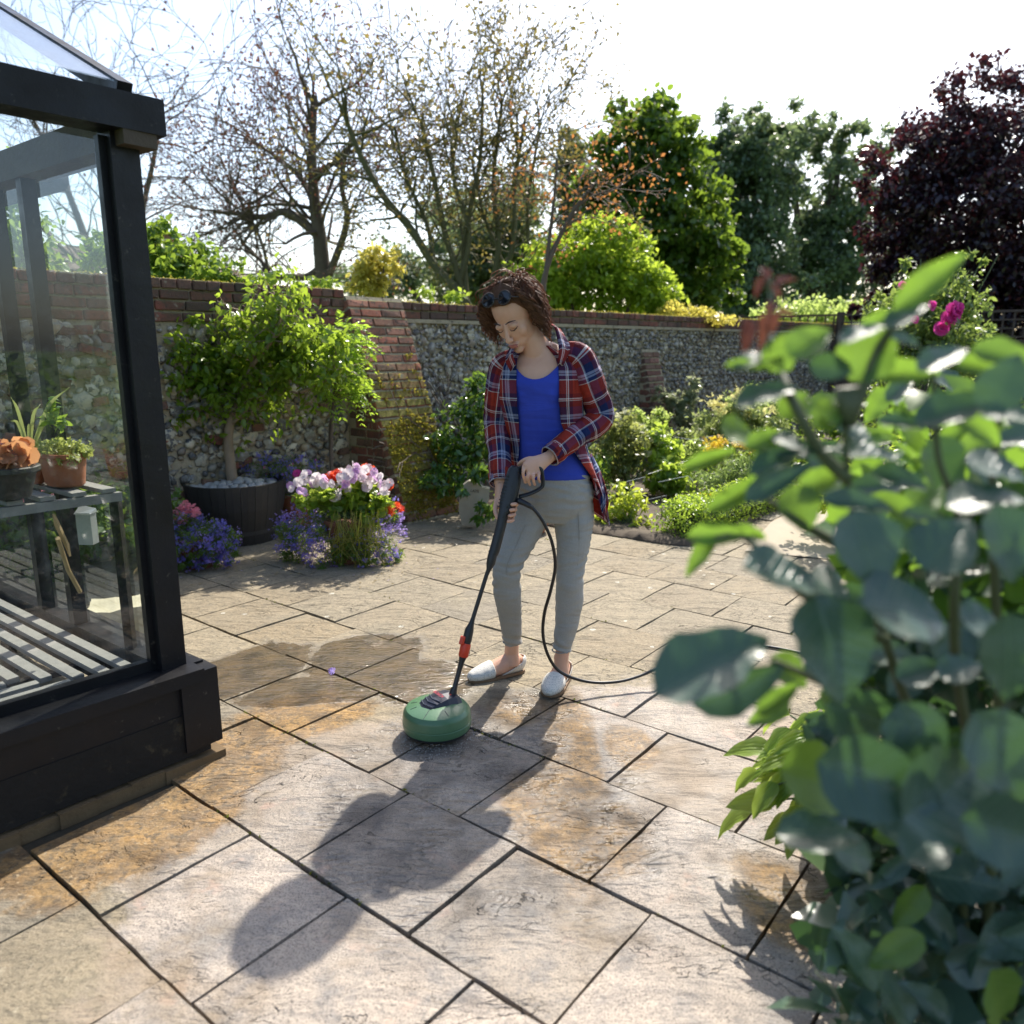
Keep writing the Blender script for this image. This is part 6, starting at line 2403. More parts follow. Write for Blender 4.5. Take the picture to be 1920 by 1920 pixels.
bushy('broadleaf_tree', 'tall dense deep green tree with sunlit right edge behind the rounded shrub', 'tree', 15.5, [(1230, 400, 0, (1.3, 1.2, 1.2)), (1220, 300, 0, (1.1, 1.0, 1.0)), (1200, 240, 0, (.8, .8, .6)), (1290, 480, 0, (.95, 1., 1.1)), (1180, 440, 0, (1.0, 1., 1.)), (1310, 540, 0, (.75, .8, .8)), (1150, 340, 0, (.7, .8, .9))], 26000, .125, leafmat('deep_green_leaf', (.03, .07, .012), (.06, .115, .018), .36, (.36, .52, .05)), 1230, trunk=.2, nclump=520, clump=.17, tpl=ovalleaf(.38), shell=.7)
bushy('round_shrub', 'pale variegated shrub spilling along the top of the wall near the trellis', 'shrub', 11, [(1270, 585, 0, (.3, .3, .12)), (1310, 592, 0, (.3, .3, .08)), (1345, 600, 0, (.3, .3, .05))], 1300, .06, M_leaf_gold, 1300, trunk=.02)
far_t = [
    ('tall misty tree filling the skyline behind the thin-stemmed trees', 34, [(760, 520, 0, (3.2, 2, 1.5)), (900, 470, 0, (2.6, 2, 2.0)), (980, 400, 0, (1.8, 2, 2.2)), (860, 400, 0, (1.8, 2, 1.6)), (690, 545, 0, (2.2, 2, 1.0))], 860),
    ('tall hazy blue-green tree behind the sunlit deep green one', 31, [(1390, 440, 0, (2.2, 2, 2.6)), (1420, 330, 0, (1.9, 2, 1.6)), (1360, 540, 0, (1.8, 2, 1.6)), (1380, 260, 0, (1.3, 1.4, 1.3)), (1440, 540, 0, (1.9, 2, 1.6)), (1340, 330, 0, (1.2, 1.4, 1.6)), (1450, 250, 0, (1.4, 1.4, 1.2))], 1400),
    ('thin hazy tree with sky showing through its crown, left of the purple tree', 33, [(1520, 420, 0, (1.7, 2, 1.7)), (1560, 310, 0, (1.3, 2, 1.2)), (1500, 520, 0, (2., 2, 1.5)), (1580, 500, 0, (1.7, 2, 2.)), (1480, 270, 0, (1.2, 1.4, 1.4)), (1620, 390, 0, (1.3, 1.5, 1.6)), (1640, 300, 0, (1.3, 1.4, 1.3)), (1580, 250, 0, (1.0, 1.4, .8)), (1600, 580, 0, (1.9, 1.5, 1.2)), (1650, 460, 0, (1.4, 1.4, 1.6)), (1540, 450, 0, (1.4, 1.4, 1.4))], 1530),
    ('dark olive conifer showing between the thin stems left of the rounded shrub', 24, [(1070, 380, 0, (.55, .8, 1.6)), (1075, 300, 0, (.45, .8, 1.2)), (1080, 460, 0, (.8, .8, 1.2)), (905, 480, 0, (1.2, .8, 1.3)), (860, 520, 0, (1.2, .8, .8)), (960, 440, 0, (.9, .8, 1.3)), (990, 540, 0, (1.0, .8, .8))], 1040)]
for i, (lab, D, bl_, bp) in enumerate(far_t):
    bushy('tall_tree' if i < 3 else 'conifer', lab, 'tree', D, bl_, (13000, 32000, 24000, 19000)[i], (.2, .20, .20, .15)[i], M_leaf_far if i < 3 else leafmat('olive_needles', (.06, .08, .035), (.10, .12, .045), .3, (.3, .36, .12)), bp, trunk=.28, nclump=(260, 380, 300, 260)[i], clump=(.2, .2, .22, .25)[i], shell=.4)
bushy('purple_tree', 'big dense dark purple-leaved tree towering at the right', 'tree', 14, [(1840, 350, 0, (1.7, 1.5, 1.5)), (1760, 430, 0, (1.1, 1.2, 1.1)), (1700, 420, 0, (.75, .9, .9)), (1880, 480, .3, (1.6, 1.4, 1.3)), (1850, 240, 0, (1.3, 1.2, 1.0)), (1960, 400, 0, (1.6, 1.4, 2.0)), (1670, 540, 0, (.55, .6, .5)), (1690, 330, 0, (.75, .8, .7)), (1760, 290, 0, (1.0, 1.0, .8)), (1630, 580, 0, (.3, .4, .3)), (1720, 520, 0, (.8, .8, .8)), (1780, 560, 0, (.9, 1., .6)), (1660, 470, 0, (.4, .5, .5)), (2050, 450, 0, (1.5, 1.4, 2.0)), (1900, 570, 0, (1.1, 1., .6)), (1980, 560, 0, (1.2, 1., .8))], 58000, .10, M_leaf_purple, 1850, trunk=.22, nclump=900, clump=.17, shell=.6)
bushy('low_shrubs', 'light green shrubs in sunshine beyond the trellis fence', 'shrubs', 19, [(1470, 600, 0, (.9, .6, .4)), (1540, 595, 0, (1.1, .6, .45)), (1600, 600, 0, (.9, .6, .4)), (1690, 610, 0, (1.5, .6, .4))], 5000, .11, leafmat('sunlit_shrub_leaf', (.14, .22, .05), (.24, .33, .08), .5, (.7, .85, .25)), 1540, trunk=.03)
bushy('climbing_vine', 'tiny green sprigs on the coping between the buttress and the dark tree', 'climbing plant', 8.2, [(590, 530, 0, (.06, .1, .06)), (617, 530, 0, (.07, .1, .05)), (800, 548, 0, (.1, .1, .05)), (855, 555, 0, (.12, .1, .06))], 260, .06, M_leaf_bright, 610, trunk=.006)
# distant belt of trees closing the view to both sides
M_belt = leafmat('belt_leaf', (.05, .09, .035), (.08, .13, .05), .3, (.3, .4, .12))
bp_ = []
for _ in range(26000):
    ang = random.uniform(-1.3, 1.3)
    r_ = 52 + random.gauss(0, 2)
    hh = 2.1 + 1.2 * noise.noise((ang * 9, 0, 0)) + .8 * noise.noise((ang * 31, 1, 0))
    bp_.append((math.sin(ang) * r_, math.cos(ang) * r_, random.uniform(0, 1) ** .7 * hh))
tag(leafcloud('far_woods', bp_, .55, M_belt, None, kind='stuff'), 'low belt of distant woods beyond the gardens', 'woods')

# house far left behind the vine
hz = thing('house', 'house with tiled roof and square brick chimney beyond the wall at far left', 'house', tuple(at(330, 600, 24).xy) + (0,))
HD = 24
M_tile = simple('brown_roof_tile', (.13, .085, .06), .85, .3, 6, .5, 20)
p0, p1 = at(300, 470, HD), at(445, 522, HD)
r_a, r_b = at(225, 460, HD), at(330, 462, HD)
e_a, e_b = at(170, 560, HD - 1.5), at(450, 560, HD - 1.5)
a = Acc()
x0_, x1_ = -14.5, r_b.x
ridge_z, eave_z = r_b.z, at(440, 524, HD).z
a.add([(x0_, HD, ridge_z), (x1_, HD, ridge_z), (x1_ + 2.0, HD - 3.0, eave_z), (x0_ - 1, HD - 3.0, eave_z), (x1_ + 2.0, HD + 3.0, eave_z), (x0_ - 1, HD + 3.0, eave_z)], [(0, 3, 2, 1), (1, 2, 4), (0, 1, 4, 5), (0, 5, 3)])
rf = a.build('roof', M_tile, hz)
a = Acc()
a.box((x0_ - .7, HD - 2.7, 0), (x1_ + 1.7, HD + 2.7, eave_z))
a.build('wall', simple('far_brick_wall', (.24, .12, .08), .9, .2, 3), hz)
a = Acc()
cx_ = at(318, 450, HD - .4)
a.box((cx_.x - .19, cx_.y - .25, ridge_z - .7), (cx_.x + .19, cx_.y + .25, at(318, 441, HD - .4).z))
ch = a.build('chimney', simple('chimney_brick', (.26, .15, .08), .9, .3, 8), rf)
a = Acc()
a.box((cx_.x - .23, cx_.y - .29, at(318, 443, HD - .4).z), (cx_.x + .23, cx_.y + .29, at(318, 438, HD - .4).z))
a.build('chimney_cap', bpy.data.materials['chimney_brick'], rf)
for k, x in enumerate((-12.2, -10.0)):
    a = Acc()
    a.box((x - .5, HD - 2.74, 1.0), (x + .5, HD - 2.70, 2.1))
    a.build('window', M_shade, hz)

# ---- fence with trellis top
M_fence = simple('dark_weathered_fence', (.085, .06, .045), .85, .3, 8, .4, 40)
fence = thing('trellis_fence', 'brown board fence topped with square trellis at the far right end of the garden', 'fence', tuple(at(1600, 640, 13).xy) + (0,))
FA, FB = at(1385, 640, 15.2), at(2080, 640, 11.6)
FA.z = FB.z = 0
fd = (FB - FA)
FLn = fd.length
fd.normalize()
fn = Vector((fd.y, -fd.x, 0))
bm_ = Acc(); bm_.box((-.072, -.01, 0), (.072, .01, 1.50))
me_b = bm_.mesh('board', M_fence)
nb = int(FLn / .152)
for i in range(nb):
    inst('board', me_b, FA + fd * (i * .152 + .07) + fn * (.006 if i % 2 else -.006), fence, (0, random.uniform(-.004, .004), math.atan2(fd.y, fd.x)))
lm = Acc(); lm.box((-.012, -.008, 1.52), (.012, .008, 1.93))
me_l = lm.mesh('lattice_bar', M_fence)
for i in range(int(FLn / .15)):
    inst('lattice_bar', me_l, FA + fd * (i * .15 + .08), fence, (0, 0, math.atan2(fd.y, fd.x)))
for z in (1.54, 1.67, 1.80, 1.93):
    a = Acc(); a.beam(FA + Vector((0, 0, z)) + fn * .014, FB + Vector((0, 0, z)) + fn * .014, .016, .024 if z < 1.9 else .035)
    a.build('rail', M_fence, fence)
for k in range(int(FLn / 1.83) + 1):
    p = FA + fd * (k * 1.83)
    a = Acc(); a.beam(p - fn * .03, p - fn * .03 + Vector((0, 0, 1.98)), .10, .10, Vector((0, 1, 0)))
    a.build('fence_post', M_fence, fence)

# ---- rose bush with magenta flowers
RD = 8.6
rb_ = thing('rose_bush', 'tall rose bush with bright magenta blooms in front of the purple tree', 'rose bush', tuple(at(1720, 640, RD).xy) + (0,))
rbl = [(at(1740, 580, RD), (.45, .4, .35)), (at(1690, 600, RD), (.40, .4, .3)), (at(1780, 560, RD), (.40, .4, .35)), (at(1740, 640, RD), (.6, .5, .3)), (at(1810, 620, RD), (.35, .4, .3)), (at(1700, 510, RD), (.08, .1, .22)), (at(1840, 480, RD), (.12, .1, .12)), (at(1805, 510, RD), (.12, .1, .2)), (at(1645, 560, RD), (.15, .1, .08)), (at(1720, 700, RD), (.5, .4, .3)), (at(1830, 690, RD), (.4, .4, .3))]
a = Acc()
stems(a, Vector((*tuple(at(1720, 640, RD))[:2], 0)), [c + Vector((random.gauss(0, .15), random.gauss(0, .1), random.gauss(0, .1))) for c, r_ in rbl for _ in range(3)], .014, .005, wob=.15)
a.build('stems', M_stem, rb_, smooth=True)
leafcloud('foliage', blobs(rbl, 7000, .22, 260, .6), .060, leafmat('rose_leaf', (.05, .10, .03), (.11, .17, .05), .38, (.45, .58, .12)), rb_, tpl=ovalleaf(.3), kind='stuff')
for x, y, s_ in ((1785, 588, .105), (1777, 600, .09), (1792, 580, .085), (1764, 618, .08), (1693, 537, .05), (1745, 574, .06), (1714, 600, .05), (1682, 594, .04), (1712, 568, .035)):
    me = bloom_mesh('rose_bloom', 7, s_, M_mag, 3)
    inst('rose_bloom', me, at(x, y, RD - .42), rb_, (R(70), 0, random.uniform(-.6, .6)))
clump('meadow_perennials', 'tangle of green plants at the far end of the bed under the rose bush', 'plants', 1600, 860, 9.0,
      [(1550, 800, 0, (.6, .5, .3)), (1650, 780, 0, (.7, .5, .35)), (1760, 790, 0, (.7, .5, .4)), (1500, 850, -.8, (.6, .5, .3)), (1600, 860, -1.2, (.7, .5, .25)), (1850, 800, 0, (.8, .5, .5))], 6500, .07, M_leaf_mid, nst=20)
clump('meadow_perennials', 'sunny yellow-flecked plants seen through the gaps of the near rose bush', 'plants', 1700, 900, 5.4,
      [(1650, 890, 0, (.5, .4, .25)), (1760, 880, 0, (.5, .4, .3)), (1860, 880, 0, (.5, .4, .3)), (1560, 930, .4, (.4, .3, .2))], 3800, .055, M_leaf_bright, nst=20)

clump('meadow_perennials', 'bushy green and cream plants filling the bed just in front of the long wall', 'plants', 1400, 860, 8.4,
      [(1220, 800, .2, (.3, .3, .22)), (1330, 850, 0, (.5, .4, .2)), (1450, 850, 0, (.6, .4, .25)), (1110, 850, -.3, (.25, .25, .3)), (1420, 760, 1.0, (.5, .3, .25))], 5200, .055, leafmat('sunny_leaf', (.10, .15, .03), (.18, .24, .06), .5, (.6, .75, .2), hue=(.3, .3, .18)), nst=30)

# ================================================================== INSIDE AND BESIDE THE GREENHOUSE
SH = .935
tp = at(122, 902, 2.66); tp.z = SH
trough = thing('plant_trough', 'oval terracotta trough brimming with yellow-green sedum on the greenhouse shelf', 'plant pot', tuple(tp))
a = Acc()
Mo = Matrix((DA * 1.35, NS * .8, Z)).transposed()
a.lathe(tp, [(.062, 0), (.068, .006), (.080, .095), (.084, .098), (.084, .112), (.078, .112), (.072, .095), (0, .093)], 32, Mo)
a.build('trough', M_terra, trough, smooth=True, angle=35)
leafcloud('sedum', blobs([(tp + Vector((0, 0, .125)), (.10, .07, .03)), (tp + DA * -.08 + Vector((0, 0, .11)), (.05, .05, .04)), (tp + DA * .07 + Vector((0, 0, .13)), (.05, .05, .03))], 1900, .3, 80), .013, leafmat('sedum_leaf', (.20, .24, .05), (.32, .36, .09), .35, (.7, .75, .2)), trough, tpl=ovalleaf(.35), kind='stuff')
hp_ = at(18, 905, 2.42); hp_.z = SH
heu = thing('potted_heuchera', 'dark pot with coppery orange heuchera leaves at the left end of the shelf', 'potted plant', tuple(hp_))
terracotta(heu, hp_, .055, .078, .10, 'pot', .02, M_tub)
leafcloud('leaves', blobs([(hp_ + Vector((.01, 0, .14)), (.07, .05, .025))], 130, .5, 40), .045, leafmat('copper_leaf', (.38, .16, .08), (.50, .26, .14), .4, (.9, .45, .2), hue=(.30, .06, .10)), heu, tpl=roundleaf(), kind='stuff')
sp_ = at(88, 900, 2.62); sp_.z = SH
spk = thing('spiky_plant', 'small plant with long arching strap leaves behind the sedum trough', 'potted plant', tuple(sp_))
terracotta(spk, sp_ + DA * .12 - Vector((0, 0, 0)), .045, .06, .09, 'pot', .02)
a = Acc()
for x, y in ((130, 727), (20, 790), (60, 800), (20, 745), (115, 790), (75, 760)):
    e_ = at(x, y, 2.68)
    o0 = sp_ + DA * .12 + Vector((0, 0, .09))
    a.tube(catmull([o0, o0.lerp(e_, .5) + Vector((0, 0, .05)), e_], 5), [(.001 + .006 * math.sin(math.pi * min(1, i / 10 + .1)), .0012) for i in range(11)], 5, ref=Vector((1, 0, 0)))
a.build('strap_leaves', leafmat('strap_leaf', (.20, .24, .12), (.30, .34, .18), .4), spk)
leafcloud('leaves', blobs([(at(100, 790, 2.7), (.04, .03, .03)), (at(96, 765, 2.7), (.02, .02, .03))], 60, .5, 20), .03, M_leaf_mid, spk, tpl=ovalleaf(.3), kind='stuff')
pz = at(14, 1275, 2.05)
pt = thing('terracotta_pot', 'small orange terracotta pot standing inside the slatted staging at bottom left of the glass', 'flower pot', tuple(pz))
c0_ = at(14, 1268, 1.98)
c0_ = ghp(.62, .42, 0)
terracotta(pt, Vector((c0_.x, c0_.y, SILL - .024)), .026, .036, .05, 'pot', .012, simple('orange_terracotta', (.42, .16, .05), .7))
mb = thing('metal_box', 'narrow blue-grey metal box with sloping lid hanging inside the greenhouse', 'metal box', tuple(at(166, 990, 2.72)))
a = Acc()
q0 = at(167, 1020, 2.72)
a.box((-.026, -.02, 0), (.026, .02, .115), Matrix.Translation(q0))
bx_ = a.build('box', M_metal, mb)
a = Acc()
a.add([q0 + Vector(v) for v in ((-.03, -.024, .112), (.03, -.024, .112), (.03, .02, .112), (-.03, .02, .112), (-.028, .02, .137), (.028, .02, .125))], [(0, 1, 5, 4), (0, 3, 2, 1), (4, 5, 2, 3), (0, 4, 3), (1, 2, 5)])
a.build('lid', M_metal, bx_)
sk = thing('garden_tool', 'leaning pale wooden tool handle with blade inside the greenhouse', 'garden tool', tuple(at(150, 1120, 2.8)))
a = Acc()
a.tube([at(108, 1010, 2.5), at(128, 1070, 2.6), at(150, 1110, 2.7)], .008, 8)
a.build('handle', simple('pale_ash_wood', (.45, .33, .17), .6), sk)
a = Acc()
v = [at(98, 965, 2.48), at(104, 975, 2.49), at(126, 1022, 2.55), at(130, 1045, 2.58), at(116, 1015, 2.54), at(101, 985, 2.5)]
a.add(v + [p + Vector((0, .012, 0)) for p in v], [(0, 1, 2, 3, 4, 5), (11, 10, 9, 8, 7, 6)] + [(k, 6 + k, 6 + (k + 1) % 6, (k + 1) % 6) for k in range(6)])
a.build('blade', bpy.data.materials['pale_ash_wood'], sk)
# rough block of stone just outside the side glass
sb = gr(238, 1192)
stb = thing('stone_block', 'rough pale carved stone block on the ground seen through the glass', 'stone', tuple(sb))
bm = bmesh.new()
bmesh.ops.create_cube(bm, size=1)
bmesh.ops.subdivide_edges(bm, edges=bm.edges[:], cuts=5, use_grid_fill=True)
for v in bm.verts:
    v.co = Vector((v.co.x * .30, v.co.y * .24, v.co.z * .17 + .085))
    v.co += Vector((noise.noise(v.co * 11), noise.noise(v.co * 12 + Vector((5, 0, 0))), noise.noise(v.co * 11 + Vector((0, 9, 0))))) * .022
    v.co = Matrix.Rotation(.4, 3, 'Z') @ v.co + sb
me = bpy.data.meshes.new('block')
bm.to_mesh(me); bm.free()
me.polygons.foreach_set('use_smooth', [True] * len(me.polygons))
me.set_sharp_from_angle(angle=R(40))
link('block', me, simple('creamy_limestone', (.46, .42, .30), .9, .25, 8, .8, 30), stb)
# plants on the ground behind the glass
t = clump('fern_clump', 'shady mixed ferns and leaves on the ground seen through the greenhouse glass', 'plants', 90, 1080, 4.6,
          [(60, 960, 0, (.5, .3, .35)), (170, 1000, 0, (.4, .3, .25)), (240, 970, .3, (.3, .3, .2)), (20, 1010, 0, (.4, .3, .3)), (120, 900, .5, (.4, .2, .3))], 3200, .06, M_leaf_mid, nst=20)
flowers('flowers', blobs([(at(x, y, 4.4), (.08, .06, .05)) for x, y in ((60, 920), (110, 930), (40, 930), (75, 945))], 70, .5, 20), .035, M_coral, t, kind='stuff')

# ================================================================== NEAR ROSE BUSH AND HOSTA
def bigleaf_mesh(seed, serr=.02, cup=.10, droop=.10, w=.36):
    rs = random.Random(seed)
    nx, ny = 10, 6
    vv, ff = [], []
    tw = rs.uniform(-.12, .12)
    for i in range(nx + 1):
        u = i / nx
        wd = w * (math.sin(math.pi * min(1, u ** .8)) ** .72) * (1 - .25 * u) + .004
        for j in range(ny + 1):
            v = j / ny * 2 - 1
            y = v * wd * (1 + (serr * rs.uniform(-1, 1) * 3 if abs(v) == 1 else 0))
            z = cup * (abs(v) ** 1.5) * wd / w * 1.2 - droop * u * u + .02 * math.sin(u * 16 + abs(v) * 2) * abs(v) + tw * v * u * .3 + rs.gauss(0, .004)
            vv.append((u, y, z))
    for i in range(nx):
        for j in range(ny):
            q = i * (ny + 1) + j
            ff.append((q, q + ny + 1, q + ny + 2, q + 1))
    return vv, ff


def veinleaf(name, c1, c2, tcol, trans, rough, rib=(.12, .2, .06)):
    g = G(name, c1, rough, .75)
    co = g.n('TexCoord', out=3)
    sp = g.t.nodes.new('ShaderNodeSeparateXYZ')
    g.t.links.new(co, sp.inputs[0])
    ay = g.math('ABSOLUTE', sp.outputs[1])
    ph = g.math('SUBTRACT', sp.outputs[0], g.math('MULTIPLY', ay, .75))
    wv = g.math('ABSOLUTE', g.math('SINE', g.math('MULTIPLY', ph, 26)))
    vein = g.math('MAXIMUM', g.step(wv, .22, .0), g.step(ay, .018, .004))
    r = g.orand()
    base = g.mix(r, c1, c2)
    base = g.mix(g.math('MULTIPLY', g.noise(4, 4, .6, co), .5), base, tuple(c * .5 for c in c1))
    base = g.mix(g.math('MULTIPLY', vein, .5), base, rib)
    g.set('Base Color', base)
    g.bump(g.math('ADD', g.math('MULTIPLY', vein, -.6), g.math('MULTIPLY', g.noise(18, 3, .6, co), .5)), .5, .004)
    tr = g.n('BsdfTranslucent', {'Color': g.mix(.8, base, tcol)})
    out = g.n('MixShader', {0: trans, 1: g.b.outputs[0], 2: tr})
    g.t.links.new(out, g.out.inputs[0])
    return g.m


M_nearB = veinleaf('mature_sky_tinted_rose_leaf', (.045, .095, .07), (.08, .135, .10), (.12, .27, .05), .22, .30, (.12, .19, .12))  # blue in this base colour imitates sky reflected on the mature leaves
M_nearG = veinleaf('young_rose_leaf', (.08, .165, .025), (.12, .215, .035), (.32, .55, .06), .42, .34, (.2, .3, .06))
M_nearR = veinleaf('new_red_leaf', (.10, .03, .025), (.16, .06, .04), (.26, .09, .05), .25, .4, (.4, .1, .05))
lvB = [pymesh('leaf', *bigleaf_mesh(s), True, mat=M_nearB) for s in range(6)]
lvG = [pymesh('leaf', *bigleaf_mesh(s + 20), True, mat=M_nearG) for s in range(5)]
lvR = [pymesh('leaf', *bigleaf_mesh(s + 40, w=.34, cup=.2, droop=.25), True, mat=M_nearR) for s in range(3)]
FK = .8
rose = thing('rose_bush', 'large leafy rose bush with broad blue-green leaves filling the near right corner', 'rose bush', (.9, 1.25, 0))
CUP = Vector((0, ST, CT)); CRT = Vector((1, 0, 0)); CFW = Vector((0, CT, -ST))


def put_leaf(x, y, L, W, ang, D, meshes, tilt=None):
    D *= FK
    c = at(x, y, D)
    dz = (c - Vector((0, 0, CAM_H))).dot(CFW)
    a_ = math.radians(ang)
    tau = math.radians(random.uniform(10, 50)) if tilt is None else math.radians(tilt)
    d0 = CRT * math.cos(a_) - CUP * math.sin(a_)
    Lw, Ww = L * dz / 1470, W * dz / 1470
    back = random.uniform(-.35, .35)
    d = (d0 + CFW * back).normalized()
    up_ = -CFW * math.cos(tau) + CUP * math.sin(tau)
    s_ = up_.cross(d).normalized()
    n_ = d.cross(s_).normalized()
    vis = max(.35, abs(n_.dot(-CFW)))
    q = Matrix((d, s_, n_)).transposed().to_quaternion()
    Ls = Lw * math.sqrt(1 + back * back)
    inst('leaf', random.choice(meshes), c - d * (Ls / 2), rose, q, (Ls, Ww / .68 / vis, Ls))


random.seed(99)
LEAVES = [(1745, 528, 165, 56, -40, 'G', .95), (1700, 592, 100, 40, -32, 'B', .97), (1655, 600, 90, 32, -25, 'G', .98), (1620, 625, 100, 34, -25, 'B', .95), (1518, 642, 100, 62, -35, 'G', .98), (1462, 662, 75, 62, -70, 'G', 1.),
          (1425, 676, 100, 36, -20, 'B', 1.), (1405, 690, 90, 26, 5, 'G', 1.), (1630, 655, 130, 105, -65, 'G', 1.0), (1560, 690, 90, 50, 10, 'D', 1.), (1700, 700, 130, 50, 0, 'G', 1.0), (1700, 640, 70, 26, 5, 'B', .95), (1770, 672, 130, 46, -28, 'B', .95),
          (1835, 690, 90, 40, 15, 'G', .98), (1890, 672, 130, 60, 15, 'G', .95), (1880, 720, 120, 80, -65, 'B', .9), (1790, 770, 150, 60, -20, 'B', .95), (1900, 780, 110, 40, 0, 'B', .95), (1435, 742, 120, 44, -22, 'B', 1.), (1490, 760, 70, 50, -45, 'G', 1.02), (1550, 775, 80, 60, -60, 'G', 1.),
          (1330, 862, 120, 30, -20, 'G', 1.05), (1385, 812, 75, 60, 10, 'G', 1.05), (1432, 826, 90, 40, -25, 'G', 1.0), (1418, 880, 120, 26, 100, 'G', 1.02), (1460, 862, 120, 40, -30, 'B', 1.0), (1510, 845, 110, 36, -15, 'B', 1.), (1640, 855, 170, 46, 0, 'B', 1.), (1590, 800, 120, 50, 15, 'B', 1.),
          (1390, 925, 160, 40, -28, 'G', 1.03), (1500, 955, 90, 85, 70, 'G', 1.0), (1460, 905, 140, 46, -32, 'B', .98), (1350, 1003, 120, 44, -5, 'G', 1.0), (1313, 1042, 100, 34, 125, 'G', 1.0), (1405, 1002, 80, 30, 10, 'G', 1.02), (1610, 945, 140, 44, 5, 'B', .97), (1740, 972, 130, 32, 5, 'B', .95), (1760, 870, 110, 100, 80, 'B', 1.05),
          (1625, 1030, 150, 140, 80, 'B', .9), (1775, 1020, 130, 95, -50, 'B', .9), (1890, 1020, 150, 120, 80, 'B', .88), (1480, 1085, 200, 74, 12, 'B', .9), (1700, 1148, 180, 112, 8, 'B', .85), (1560, 1215, 205, 170, 78, 'B', .86), (1335, 1245, 250, 105, -28, 'B', .85), (1385, 1290, 180, 90, -25, 'D', .88),
          (1895, 1235, 170, 160, 85, 'B', .82), (1840, 1165, 90, 66, 5, 'B', .92), (1725, 1260, 90, 50, -20, 'B', 1.), (1800, 1255, 90, 46, -20, 'B', .98), (1460, 1310, 110, 40, -30, 'G', .95), (1480, 1260, 80, 60, 40, 'G', 1.), (1440, 1340, 90, 40, 150, 'G', 1.), (1620, 1345, 170, 110, 20, 'D', .95), (1545, 1465, 190, 120, 15, 'G', .95), (1650, 1470, 220, 150, 15, 'D', .85),
          (1780, 1480, 240, 170, -20, 'D', .85), (1535, 1568, 150, 50, -5, 'B', .9), (1890, 1560, 180, 140, 10, 'D', .8), (1740, 1580, 120, 70, -30, 'B', .9), (1880, 1420, 190, 140, 60, 'D', .85), (1720, 1390, 150, 120, 70, 'D', .9), (1600, 1600, 110, 60, 20, 'B', .95), (1690, 795, 90, 30, 5, 'B', .98), (1560, 1110, 110, 70, 35, 'B', 1.0), (1870, 880, 120, 60, 10, 'B', 1.), (1830, 800, 130, 60, 30, 'G', 1.),
          (1850, 940, 140, 60, -10, 'B', .95), (1690, 900, 110, 50, 15, 'B', 1.), (1540, 900, 90, 50, -20, 'G', 1.02), (1480, 830, 70, 40, 20, 'B', 1.)]
for x, y, L, W, an, k, D in LEAVES:
    put_leaf(x, y, L, W, an, D, lvG if k == 'G' else lvB, tilt={'G': random.uniform(5, 35), 'B': random.uniform(32, 60), 'D': random.uniform(-15, 15)}[k])
for x, y, L, W, an in ((1436, 512, 36, 20, -100), (1424, 538, 40, 18, 130), (1476, 527, 50, 17, -35), (1456, 548, 40, 18, 50), (1398, 632, 78, 30, 108), (1428, 624, 66, 26, 78), (1446, 578, 36, 24, 125), (1474, 590, 44, 16, 12), (1446, 606, 44, 26, 95)):
    put_leaf(x + random.uniform(-3, 3), y, L * random.uniform(.75, 1.05), W, an + random.uniform(-14, 14), random.uniform(1.0, 1.06), lvR, tilt=random.uniform(10, 62))
nf = 0
while nf < 205:
    x, y = random.uniform(1430, 2060), random.uniform(690, 1990)
    if x < 1530 + max(0, (y - 1200)) * .12 + max(0, 900 - y) * .15 + (60 if 980 < y < 1250 else 0): continue
    D = random.uniform(1.08, 1.75)
    s_ = random.uniform(.075, .115) * 1470 / D
    put_leaf(x, y, s_, s_ * random.uniform(.32, .68), random.uniform(-70, 70) + (0 if random.random() < .5 else 180), D, lvG if random.random() < (.55 if y < 1000 else .2) else lvB)
    nf += 1
dk = []
for _ in range(1500):
    p = at(random.uniform(1560, 2150), random.uniform(1080, 2000), random.uniform(1.25, 2.1) * FK)
    if p.z > .02: dk.append(tuple(p))
leafcloud('inner_leaves', dk, .085, M_nearB, rose, tpl=ovalleaf(.34), kind='stuff')
up_ = []
for _ in range(330):
    x_, y_ = random.uniform(1500, 2050), random.uniform(760, 1150)
    if x_ < 1560 + max(0, 930 - y_) * .5: continue
    up_.append(tuple(at(x_, y_, random.uniform(1.0, 1.45))))
leafcloud('inner_leaves', up_, .075, M_nearG, rose, tpl=ovalleaf(.32), kind='stuff')
a = Acc()
bs = Vector((.9, 1.25, 0))
for pts_ in ([(1860, 1600, 1.2), (1800, 1300, 1.05), (1790, 1130, 1.0), (1800, 980, 1.0), (1760, 860, 1.0), (1750, 700, 1.0)],
             [(1800, 1640, 1.25), (1720, 1380, 1.1), (1660, 1200, 1.05), (1620, 1050, 1.02), (1590, 900, 1.0), (1585, 740, 1.0)],
             [(1880, 1600, 1.3), (1870, 1200, 1.15), (1860, 960, 1.1), (1870, 800, 1.1), (1890, 680, 1.05)],
             [(1590, 900, 1.0), (1540, 850, 1.0), (1490, 760, 1.0), (1460, 690, 1.05), (1440, 620, 1.1), (1445, 560, 1.12), (1440, 520, 1.12)],
             [(1620, 1050, 1.02), (1500, 980, 1.0), (1430, 930, 1.0)], [(1660, 1200, 1.05), (1500, 1110, .95), (1400, 1010, 1.0), (1340, 1010, 1.0)],
             [(1720, 1380, 1.1), (1560, 1290, .95), (1450, 1240, .9)], [(1600, 780, 1.0), (1650, 650, 1.0), (1720, 560, .98)]):
    c_ = catmull([at(x, y, d_ * FK) for x, y, d_ in pts_], 6)
    a.tube(([bs] if len(pts_) > 4 and pts_[0][1] > 1500 else []) + c_, [.009] * (1 if len(pts_) > 4 and pts_[0][1] > 1500 else 0) + list(np.linspace(.007, .0026, len(c_))), 8)
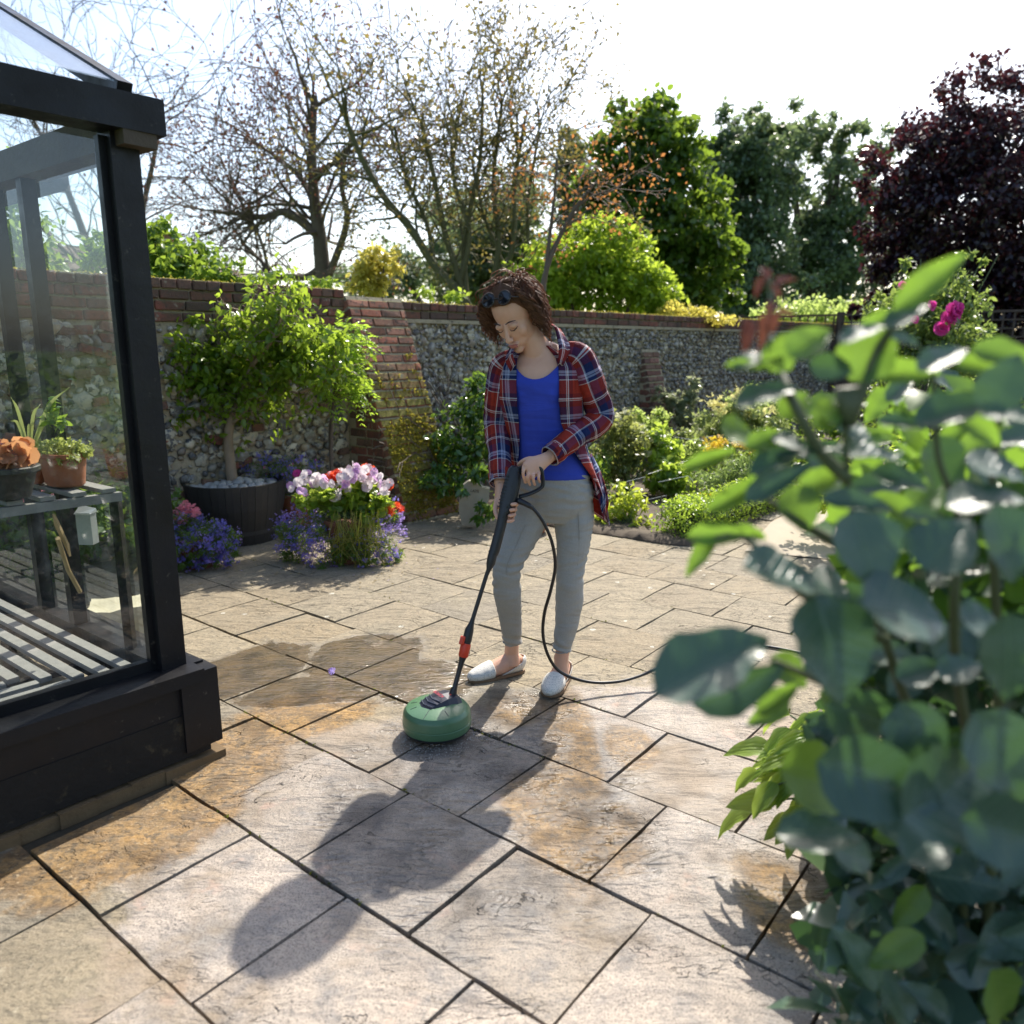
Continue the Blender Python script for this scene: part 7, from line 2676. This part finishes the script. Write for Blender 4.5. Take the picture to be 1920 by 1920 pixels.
a.tube([at(1592, 800, .8), at(1590, 770, .8), at(1588, 728, .8)], [.008, .010, .012], 10)
a.build('stems', simple('rose_cane', (.09, .10, .045), .55, .3, 20), rose, smooth=True)

# hosta in a terracotta pot
hc_ = gr(1620, 1640)
hosta = thing('potted_hosta', 'light green hosta with pale-edged leaves in a terracotta pot under the near rose bush', 'potted plant', tuple(hc_))
terracotta(hosta, hc_, .09, .12, .16, mat=M_terrad)
g = G('hosta_leaf', rough=.38)
co = g.n('TexCoord', out=3)
sp = g.t.nodes.new('ShaderNodeSeparateXYZ')
g.t.links.new(co, sp.inputs[0])
ay = g.math('ABSOLUTE', sp.outputs[1])
rim_ = g.step(ay, .20, .27)
base = g.mix(rim_, g.mix(g.orand(), (.13, .21, .035), (.20, .29, .05)), (.40, .44, .20))
g.set('Base Color', base)
g.bump(g.math('SINE', g.math('MULTIPLY', sp.outputs[1], 90)), .35, .004)
tr = g.n('BsdfTranslucent', {'Color': g.mix(.6, base, (.65, .85, .12))})
g.t.links.new(g.n('MixShader', {0: .45, 1: g.b.outputs[0], 2: tr}), g.out.inputs[0])
lvH = [pymesh('leaf', *bigleaf_mesh(s + 60, w=.30, cup=.12, droop=.35), True, mat=g.m) for s in range(5)]
hb = hc_ + Vector((-.05, 0, .17))
a = Acc()
random.seed(5)
for k in range(95):
    an = random.uniform(0, 6.283)
    if k < 60: an = random.uniform(2.3, 4.9)
    rr = random.uniform(.06, .27)
    zz = random.uniform(.05, .30) - rr * .25
    tip = hb + Vector((math.cos(an) * rr, math.sin(an) * rr * .8, zz))
    a.tube(catmull([hb + Vector((random.gauss(0, .02), random.gauss(0, .02), -.02)), hb.lerp(tip, .6) + Vector((0, 0, .05)), tip], 4), .0028, 5)
    d = Vector((math.cos(an), math.sin(an), random.uniform(-.7, .1))).normalized()
    n_ = Vector((random.gauss(0, .3), random.gauss(-.2, .3), 1)).normalized()
    s_ = n_.cross(d).normalized(); n_ = d.cross(s_)
    L = random.uniform(.085, .135)
    inst('leaf', random.choice(lvH), tip, hosta, Matrix((d, s_, n_)).transposed().to_quaternion(), (L, L, L))
a.build('leaf_stalks', M_stem, hosta, smooth=True)
# fallen petals and pale leaf litter on the wet flags
M_pet = M_lobelia2
fl = thing('fallen_flower', 'single fallen lilac flower on the wet flags left of the cleaning head', 'flower', tuple(gr(622, 1259, .004)))
flowers('petals', [tuple(gr(620, 1258, .008)), tuple(gr(624, 1257, .008)), tuple(gr(622, 1261, .008))], .03, M_lobelia2, fl)
